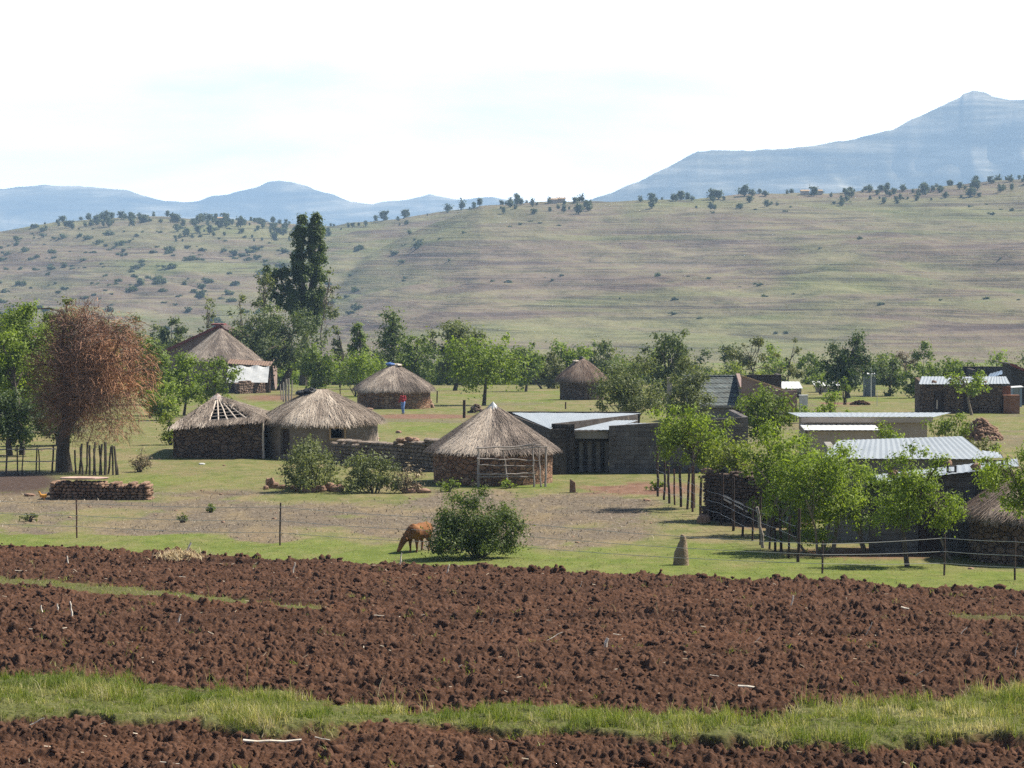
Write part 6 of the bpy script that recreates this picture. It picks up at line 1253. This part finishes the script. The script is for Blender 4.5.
tree('broadleaf_tree', 'bright green leafy tree right behind the left side of the small dark hut', (546, 592, 339, 388), (566, 396), 'bright', 318, nc=26, r=.14, tone=-.1)
tree('broadleaf_tree', 'low grey green trees top peeping over the right side of the small dark hut', (588, 616, 342, 378), (602, 394), 'olive', 335, nc=14, r=.1, tone=.2)
bush('tree_like_bush', 'large grey green bushy tree behind the wide pale zinc roof', (590, 668, 352, 418), (630, 421), 'grey', 186, nc=52, rc=.30, cat='tree', tone=-.12)
tree('broadleaf_tree', 'darker round tree rising between the two grey green bushy trees', (640, 691, 329, 392), (664, 408), 'bluish', 240, nc=30, r=.15, tone=-.15)
bush('tree_like_bush', 'grey green bushy tree touching the left end of the tiled house', (664, 716, 356, 420), (690, 425), 'grey', 180, nc=40, rc=.32, cat='tree', tone=-.05)
tree('broadleaf_tree', 'light sparse tree standing behind the ridge of the tiled house', (726, 771, 335, 382), (749, 394), 'olive', 280, nc=20, rc=.26, lai=1.7, r=.09, tone=.15)
tree('broadleaf_tree', 'thin airy tree with bare lower stem behind the sloping parapet', (773, 805, 338, 384), (788, 394), 'olive', 275, nc=16, rc=.28, lai=1.6, r=.08)
bush('bush', 'low yellow green bush line behind the tiled roof', (712, 776, 360, 386), (744, 394), 'yellow', 300, nc=24, lai=2.6)
tree('broadleaf_tree', 'dark dense round tree standing alone left of the grey outhouse', (818, 878, 331, 392), (848, 398), 'dark', 262, nc=44, rc=.27, r=.2, tone=.05, nl=18, skirt=False, lai=4.5)
tree('broadleaf_tree', 'green tree just right of the grey outhouse', (876, 902, 358, 398), (889, 399), 'bluish', 268, nc=18, r=.1)
tree('broadleaf_tree', 'wide green tree left of the dark stone house', (898, 934, 362, 396), (915, 400), 'mid', 262, nc=22, r=.12)
tree('dry_tree', 'bare reddish brown treetop behind the green trees near the outhouse', (895, 917, 350, 372), (906, 392), 'dry', 300, nc=12, lai=1.4, r=.1, asp=.25)
tree('broadleaf_tree', 'row of green foliage rising behind the roof of the dark stone house', (926, 986, 358, 392), (955, 396), 'mid', 270, nc=28, r=.12)
tree('broadleaf_tree', 'bright young tree on a thin trunk in front of the dark stone house', (944, 991, 367, 399), (971.5, 415), 'bright', None, nc=22, rc=.3, r=.10, lai=2.4, bark='bark_pale', shape='umbrella')
for (x0, x1, y0, y1, d, lf, lab) in ((838, 852, 377, 393, 240, 'mid', 'small round bush in the grass below the dark round tree'), (806, 834, 372, 388, 275, 'mid', 'green bush in front of the far small white roof'), (822, 842, 388, 404, 205, 'bright', 'small upright green shrub in the meadow right of the white tank'), (800, 850, 402, 415, 158, 'bright', 'low row of leafy plants behind the long cream building'), (924, 972, 410, 440, 133, 'mid', 'round green bush covering the right end of the long cream building'), (876, 904, 420, 442, 119, 'bright', 'small bright green bush above the ribbed zinc roof'), (965, 1000, 436, 452, 136, 'olive', 'low olive weeds below the red brown rubble heap'), (644, 668, 480, 490, None, 'mid', 'small dark green plant by the first post of the post fence'),
    (436, 462, 478, 491, None, 'mid', 'leafy weeds at the left foot of the hut with the metal cap'), (500, 518, 479, 488, None, 'bright', 'low bright weeds under the pole trellis'), (205, 217, 503, 512, None, 'mid', 'single round green weed on the fallow patch'), (175, 189, 513, 522, None, 'grey', 'grey green weed low on the fallow patch at the left'), (18, 40, 512, 521, None, 'grey', 'grey green weed near the left edge of the fallow patch')):
    bush('bush', lab, (x0, x1, y0, y1), ((x0 + x1) / 2, y1 + .5), lf, d, nc=14, lai=2.4)
# background foliage that closes the row of trees
for k, (x0, x1, y0, y1, d, lf, lab) in enumerate(((-40, 30, 305, 372, 300, 'bluish', 'farthest dark green tree at the left edge of the village'), (96, 126, 318, 372, 330, 'mid', 'green treetop just visible over the right shoulder of the rust brown tree'), (140, 168, 322, 362, 350, 'grey', 'pale grey green treetops left of the red edged house in the distance'), (488, 512, 345, 385, 330, 'bluish', 'blue green tree between round bright tree and its right neighbour'), (604, 645, 350, 380, 345, 'mid', 'mid green trees showing over the large grey green bushy tree'), (690, 726, 368, 388, 330, 'mid', 'low green tree left behind the slate ridge'), (800, 824, 362, 384, 340, 'grey', 'pale far bush behind the small white roofed house'), (870, 900, 350, 378, 345, 'grey', 'pale grey green tree behind the outhouse trees'), (985, 1030, 366, 380, 345, 'grey', 'pale far bushes above the blue roof'), (1000, 1060, 352, 372, 350, 'grey', 'far grey bushes beyond the red edged gable'))):
    bush('far_bush', lab, (x0, x1, y0, y1 + 18), ((x0 + x1) / 2, y1 + 16), lf, d, nc=18, lai=2.6)
for k, px_ in enumerate(list(range(96, 290, 15)) + list(range(280, 660, 13)) + list(range(700, 1010, 37))):
    w_ = RNG.uniform(15, 24); y0_ = RNG.uniform(338, 362) if px_ > 280 else RNG.uniform(330, 356) + (18 if px_ > 690 else 0)
    bush('hedge_bush', 'green bush in the low leafy belt closing the village at its back', (px_ - w_, px_ + w_, y0_, 392), (px_, 391), RNG.choice(('mid', 'bright', 'bluish', 'olive', 'mid')), RNG.uniform(322, 350), nc=20, lai=3.6, group='bushes of the leafy belt behind the village')
TREES += 7
# middle and right foreground trees
tree('broadleaf_tree', 'leafy green tree in front of the sloping parapet', (734, 807, 383, 442), (770, 448), 'mid', 150, nc=40, rc=.27, r=.10, lai=4.2)
tree('broadleaf_tree', 'bright green tree before the right side of the grey concrete blocks', (652, 734, 402, 468), (693, 508), 'bright', None, nc=44, rc=.26, r=.08, lai=4.0)
tree('broadleaf_tree', 'pale yellow green tree over the left end of the kraal wall', (700, 778, 436, 503), (738, 524), 'yellow', 108, nc=48, rc=.3, r=.06, lai=3.0, bark='bark_pale', tone=-.1)
tree('broadleaf_tree', 'tall bright tree with foliage hiding the left end of the ribbed zinc roof', (738, 818, 420, 522), (765, 550), 'bright', 101, nc=64, rc=.26, r=.07, lai=4.4, bark='bark_pale', stems=2)
tree('broadleaf_tree', 'largest bright green tree with several pale trunks by the fence corner', (764, 888, 440, 551), (826, 560), 'bright', 94, nc=110, rc=.22, r=.065, lai=4.6, bark='bark_pale', stems=4, nl=24)
tree('broadleaf_tree', 'bright green spreading tree in front of the low bright roof with stones', (864, 966, 440, 537), (908, 568), 'bright', 89, nc=60, rc=.22, r=.07, lai=3.4, bark='bark', nl=20, shape='umbrella', tone=-.12)
tree('broadleaf_tree', 'thin leafy tree drooping over the pinkish thatch at the right edge', (974, 1060, 442, 520), (1062, 574), 'bright', 81, nc=54, rc=.22, r=.05, lai=2.8, bark='bark_pale')
bush('dead_brush', 'tangle of bare grey branches on the kraal wall', (733, 782, 456, 486), (758, 520), 'dry', 108, lai=1.1, asp=.16, px=4.5, nc=16, cat='brush')
# bushes by the stone wall and the cow
bush('bush', 'big dense dark green bush standing at the field edge with a cow beside it', (428, 527, 484, 558), (478, 557.5), 'field_bush', None, nc=84, rc=.26, lai=7, tone=-.08, spikes=16)
bush('bush', 'light green feathery bush left in front of the dry stone wall', (280, 346, 438, 493), (314, 491), 'grey', None, nc=44, rc=.3, tone=.1, spikes=16, lai=4.6)
bush('bush', 'duller grey green bush right in front of the dry stone wall', (342, 404, 450, 495), (374, 493), 'grey', None, nc=40, rc=.3, tone=-.15, lai=4.2)
bush('dry_shrub', 'faded brownish green shrub between the dull bush and the metal capped hut', (388, 424, 462, 493), (405, 493), 'dry', None, nc=20, lai=1.7, asp=.3, px=3, cat='shrub')
# ------------------------------------------------------------------ hillside shrubs and crest trees
protos = []
for k in range(7):
    rng = np.random.default_rng(60 + k); cl = [(rng.normal(0, .8), rng.normal(0, .6), rng.uniform(.3, 1.3), rng.uniform(.5, 1.0)) for _ in range(7)]; v, f, tn = crown_mesh(cl, 190, .75, rng, .7, -.1); protos.append(npmesh('hill_shrub', v, [f], tint=tn)); protos[-1].materials.append(LEAF['shrub'])
tprotos = []
for k in range(7):
    rng = np.random.default_rng(160 + k); w_ = (1, .6, 1.2, .8, .45, 1, 1.4)[k]; cl = [(rng.normal(0, .45 * w_), rng.normal(0, .4), rng.uniform(1.4, 5.2), rng.uniform(1.1, 1.7)) for _ in range(11)]; v, f, tn = crown_mesh(cl, 460, .85, rng, .7, -.1)
    mb = MB(); mb.tube([(0, 0, -.5), (0, 0, 3.5)], [.28, .12], 5); tv = np.array(mb.v); tf = np.array([q for q in mb.f if len(q) == 4])
    tprotos.append(npmesh('crest_tree', np.concatenate([v, tv]), [f, tf + len(v)], tint=np.concatenate([tn, np.full(len(tv), .1)]))); tprotos[-1].materials.append(LEAF['shrub'])
def hill_d(px, py):
    ds_ = np.arange(860, 2100, 4.0); r = ray(px, py); x = r.x / r.y * ds_; z = CAMZ + r.z / r.y * ds_; b = np.nonzero(z <= gz(x, ds_))[0]; return float(ds_[b[0]]) if len(b) else None
def hill_put(meshes, name, px, d, sc, label, cat, group, k):
    x = (px - 512) / F * d / CP; o = bpy.data.objects.new(name, meshes[k % len(meshes)]); COL.objects.link(o); o.location = (x, d, float(gz(x, d)) - .15); o.rotation_euler = (0, 0, RNG.uniform(0, 6.28)); s = sc * RNG.uniform(.75, 1.3); o.scale = (s * RNG.uniform(.9, 1.7), s, s * RNG.uniform(.8, 1.1)); return tag(o, label, cat, group)
n = 0; k = 0
while n < 285 and k < 9000:
    k += 1; px, py = RNG.uniform(-20, 420), RNG.uniform(222, 335)
    if RNG.random() > (1.25 - abs(py - 268) / 75) * (1 if px < 330 else .25) * (.35 + 1.3 * float(vnoise(px / 38, py / 12, 88))): continue
    d = hill_d(px, py)
    if d: hill_put(protos, 'hill_shrub', px, d, RNG.choice((.6, .8, 1.1, 1.5)), 'small dark bush dotted on the left slope of the hill', 'bush', 'bushes scattered over the left hillside', k); n += 1
n = 0
for (px, py) in [(658, 277), (688, 278), (708, 280), (739, 287), (758, 287), (675, 302), (675, 315), (765, 298), (793, 295), (775, 335), (787, 334), (940, 301), (1018, 300), (1000, 262), (985, 300), (880, 305), (930, 285), (545, 278), (552, 282), (508, 283), (492, 282), (450, 262), (1000, 210), (985, 205), (970, 208), (990, 215), (1010, 212), (945, 206), (770, 205), (790, 208), (755, 210), (785, 212), (712, 214), (740, 206), (870, 200), (850, 203), (900, 199), (590, 262), (562, 276), (620, 245), (820, 250), (860, 240), (620, 300), (700, 320), (520, 225), (530, 222), (540, 224), (510, 228), (560, 226), (465, 233), (440, 240)]:
    d = hill_d(px, py)
    if d: hill_put(protos, 'hill_shrub', px, d, RNG.choice((.4, .55, .75)), 'single dark bush on the open terraced slope of the main hill', 'bush', 'bushes on the open slope of the main hill', n); n += 1
def crest(px0, px1, cnt, sc, lab, grp, dd0=0):
    for q in range(cnt):
        px = px0 + (px1 - px0) * RNG.random(); dc = hill_dc(px); hill_put(tprotos, 'crest_tree', px, float(dc) - RNG.uniform(-10, 70) - dd0, sc * RNG.choice((.35, .5, .65, .85)), lab, 'tree', grp, q + int(px))
crest(40, 335, 140, 1.05, 'dark tree in the belt along the left hill crest', 'trees along the left hill crest', 0)
crest(170, 330, 44, .95, 'dark tree below the left hill crest', 'trees just below the left hill crest', 90)
crest(340, 470, 18, .8, 'small tree on the sloping saddle of the ridge', 'trees on the saddle between the hills')
for px in (322 + 62, 405, 448, 462, 474, 480): hill_put(tprotos, 'crest_tree', px, hill_dc(px) - 8, 1.1, 'tall dark tree standing out on the skyline of the saddle', 'tree', 'tall skyline trees on the saddle', int(px))
crest(500, 592, 34, .95, 'tree of the clump on the middle hilltop', 'trees of the middle hilltop clump')
crest(640, 830, 34, .85, 'scattered tree on the right hill crest', 'trees along the right hill crest')
for px in (680, 712, 718, 744, 752): hill_put(tprotos, 'crest_tree', px, 1592., 1.05, 'large round tree on the skyline of the right hill crest', 'tree', 'large skyline trees on the right crest', int(px))
crest(830, 1040, 90, .95, 'tree in the thick belt at the right end of the hill crest', 'trees at the right end of the crest')
for (px, d, lab) in ((553, 1590, 'tiny pale house among the trees of the middle hilltop'), (561, 1594, 'second tiny pale house right beside the first on the middle hilltop'), (804, 1590, 'tiny tan house left of two on the right hill crest'), (817, 1590, 'tiny tan house right of two on the right hill crest'), (222, 1880, 'tiny pale house among the trees of the left hill crest')):
    x = (px - 512) / F * d / CP; g = float(gz(x, d)); t = thing('tiny_house', lab, 'house', (x, d, g)); mb = MB(); mb.box((x, d, g + .8), (4.6, 3.6, 2.6)); mb.build('wall', M['plaster'], t); mb = MB(); mb.slab((x - 2.6, d - 2.1, g + 2.15), (x + 2.6, d - 2.1, g + 2.15), (x + 2.6, d, g + 2.9), (x - 2.6, d, g + 2.9), .12); mb.slab((x - 2.6, d + .01, g + 2.9), (x + 2.6, d + .01, g + 2.9), (x + 2.6, d + 2.1, g + 2.15), (x - 2.6, d + 2.1, g + 2.15), .12); mb.build('roof', M['mud_tan'], t)
# ------------------------------------------------------------------ cow
q = place(419, 551.5); t = thing('cow', 'rust brown cow grazing with lowered head beside the big dark bush', 'cow', q); t.rotation_euler.z = math.radians(62); t.scale = (.76, .80, .78)
mb = MB(); T_ = [(.60, 0, .96), (.30, 0, .90), (-.08, 0, .86), (-.46, 0, .88)]
for k in (-1, 1): limb(mb, [(x, k * .08, z - .02) for x, y, z in T_], [.26, .33, .34, .28])
limb(mb, [(.66, 0, 1.13), (.2, 0, 1.10), (-.3, 0, 1.09), (-.52, 0, 1.10)], [.11, .10, .10, .13]); limb(mb, [(.62, -.16, 1.10), (.62, .16, 1.10)], [.09, .09])
limb(mb, [(-.50, .02, .92), (-.70, .12, .76), (-.86, .22, .58)], [.27, .20, .135]); limb(mb, [(-.58, .05, .70), (-.76, .16, .52)], [.14, .06]); limb(mb, [(-.88, .24, .55), (-.96, .32, .34), (-1.02, .39, .14)], [.15, .115, .085]); mb.ball((-1.03, .40, .11), (.095, .10, .075))
for k in (-1, 1):
    limb(mb, [(-.45, k * .15, .74), (-.47, k * .16, .55), (-.48, k * .155, .36), (-.46, k * .155, .12), (-.49, k * .155, .045)], [.15, .10, .06, .042, .052])
    limb(mb, [(.54, k * .15, .86), (.42, k * .18, .60), (.62, k * .17, .37), (.57, k * .165, .12), (.54, k * .165, .045)], [.21, .125, .058, .042, .052])
    e = V(-.87, .23, .60); sd_ = V(.6, .8, 0) * k; limb(mb, [e + sd_ * .10, e + sd_ * .20 + V(.02, 0, .02), e + sd_ * .32 + V(.03, 0, -.02)], [.035, .06, .02]); limb(mb, [e + sd_ * .06 + V(.02, .0, .05), e + sd_ * .11 + V(0, 0, .15), e + sd_ * .09 + V(-.03, 0, .22)], [.026, .02, .008])
limb(mb, [(.80, 0, 1.02), (.88, 0, .85), (.88, 0, .55), (.87, 0, .42)], [.04, .025, .02, .035])
cowm, nt_, b_ = nmat('cow_coat'); c_ = ramp(nt_, noise(nt_, coords(nt_), 1.7, 6, .65), [(.36, (.085, .036, .016)), (.52, (.19, .085, .036)), (.72, (.32, .165, .075))]); nt_.links.new(c_, b_.inputs['Base Color']); b_.inputs['Roughness'].default_value = .95; b_.inputs['Specular IOR Level'].default_value = .1
blob('body', mb, .022, cowm, t, 5)
# ------------------------------------------------------------------ people
def person(label, base, rz, J, top, bottom, hairc, scale=1.0):
    t = thing('person', label, 'person', base); t.rotation_euler.z = rz; t.scale = (scale,) * 3
    sk = mixmat('skin', [(.3, (.10, .05, .03)), (.7, (.15, .08, .05))], 8, .6); mb = MB(); P = {k: Vector(v) for k, v in J.items()}
    def hand(w_, e):
        d = (w_ - e).normalized(); s = d.cross(V(0, 1, .2)); s = s.normalized() if s.length > .1 else V(1, 0, 0); n = d.cross(s); k = w_ + d * .045
        limb(mb, [w_, k, k + d * .035], [.028, .033, .030])
        for q, L in ((-.027, .068), (-.009, .080), (.009, .074), (.027, .058)): a = k + s * q + d * .04; limb(mb, [a, a + d * L * .5 + n * .008, a + d * L * .8 + n * .035], [.0095, .0085, .007])
        a = w_ + s * -.03 + d * .025; limb(mb, [a, a - s * .025 + d * .03 + n * .015, a - s * .02 + d * .06 + n * .03], [.012, .010, .008])
    limb(mb, [P['pelvis'], P['waist'], P['chest'], P['neck']], [.135, .12, .135, .055])
    limb(mb, [P['shl'], P['chest'], P['shr']], [.065, .10, .065]); limb(mb, [P['neck'], P['head']], [.052, .06])
    up = (P['head'] - P['neck']).normalized(); fw = Vector(J.get('face', (0, -1, 0))).normalized(); sd_ = up.cross(fw).normalized(); H = P['head'] + up * .07
    mb.ball(H, (.078, .092, .115), 0, 10, 12); mb.ball(H - up * .07 + fw * .03, (.055, .06, .05), 0, 8, 10); limb(mb, [H + fw * .088 + up * .01, H + fw * .105 - up * .025], [.012, .016]); mb.ball(H + fw * .082 - up * .062, (.026, .014, .010))
    for s in (-1, 1): mb.ball(H + sd_ * .08 * s, (.014, .022, .032)); mb.ball(H + fw * .083 + sd_ * .032 * s + up * .015, (.016, .008, .010))
    for k in 'lr':
        limb(mb, [P['sh' + k], P['el' + k], P['wr' + k]], [.055, .042, .029]); hand(P['wr' + k], P['el' + k])
        limb(mb, [P['hip' + k], P['kn' + k], P['an' + k]], [.085, .058, .038]); a = P['an' + k]; limb(mb, [a + V(0, .02, -.04), a + V(0, -.09, -.055), a + V(0, -.15, -.06)], [.038, .036, .028])
    blob('body', mb, .0075, sk, t, 3)
    mb = MB(); limb(mb, [P['pelvis'].lerp(P['waist'], .3), P['waist'], P['chest'], P['neck'] - up * .03], [.158, .145, .158, .075]); limb(mb, [P['shl'], P['chest'], P['shr']], [.085, .115, .085])
    for k in 'lr': limb(mb, [P['sh' + k], P['el' + k], P['el' + k].lerp(P['wr' + k], .92)], [.075, .060, .045])
    blob('jacket', mb, .014, top, t, 3); mb = MB(); limb(mb, [P['pelvis'].lerp(P['waist'], .35), P['pelvis']], [.15, .152])
    for k in 'lr': limb(mb, [P['hip' + k], P['kn' + k], P['kn' + k].lerp(P['an' + k], .93)], [.105, .078, .060])
    blob('trousers', mb, .014, bottom, t, 3); mb = MB(); mb.ball(H + up * .022 - fw * .018, (.088, .096, .108), .03, 8, 12); mb2 = MB()
    blob('hair', mb, .012, hairc, t, 2)
    for k in 'lr': mb = MB(); a = P['an' + k]; limb(mb, [a + V(0, .03, -.045), a + V(0, -.09, -.055), a + V(0, -.16, -.06)], [.046, .044, .036]); mb.tube([a + V(0, 0, .02), a + V(0, 0, -.05)], .05, 10); blob('shoe', mb, .012, M['void'], t, 2)
    return t
red = mixmat('red_cloth', [(.3, (.26, .025, .03)), (.7, (.42, .05, .055))], 6, .8); blue = mixmat('blue_cloth', [(.3, (.10, .19, .42)), (.7, (.20, .32, .58))], 6, .8); hair = mixmat('brown_hair', [(.3, (.05, .025, .015)), (.7, (.14, .07, .04))], 9)
q = place(403, 414); person('person in a red jacket and blue trousers walking before the hut with blue plastic', q, math.radians(-25), dict(pelvis=(0, 0, .92), waist=(0, 0, 1.08), chest=(0, -.01, 1.27), neck=(0, -.01, 1.42), head=(0, -.03, 1.50), face=(0, -1, -.1), shl=(.18, 0, 1.36), ell=(.25, -.04, 1.10), wrl=(.10, -.22, 1.16), shr=(-.18, 0, 1.36), elr=(-.26, .02, 1.10), wrr=(-.33, -.12, .90),
    hipl=(.09, 0, .90), knl=(.10, -.14, .50), anl=(.10, -.08, .09), hipr=(-.09, 0, .90), knr=(-.10, .02, .49), anr=(-.10, .16, .10)), red, blue, hair, .97)
gb = mixmat('blue_grey_cloth', [(.3, (.15, .19, .25)), (.7, (.28, .33, .40))], 6, .8); dk = mixmat('dark_cloth', [(.3, (.03, .03, .035)), (.7, (.07, .065, .07))], 6, .8)
q = place(793, 536); person('person in a blue grey top bending down in the shade behind the post fence', q, math.radians(-70), dict(pelvis=(0, .12, .86), waist=(0, -.02, .98), chest=(0, -.20, 1.02), neck=(0, -.36, .96), head=(0, -.43, .92), face=(0, -.5, -.85), shl=(.18, -.26, 1.00), ell=(.20, -.32, .70), wrl=(.14, -.42, .48), shr=(-.18, -.26, 1.00), elr=(-.20, -.30, .70), wrr=(-.10, -.44, .47),
    hipl=(.09, .12, .86), knl=(.11, .0, .48), anl=(.11, .08, .09), hipr=(-.09, .12, .86), knr=(-.11, -.02, .48), anr=(-.12, .06, .09)), gb, dk, hair, .95)
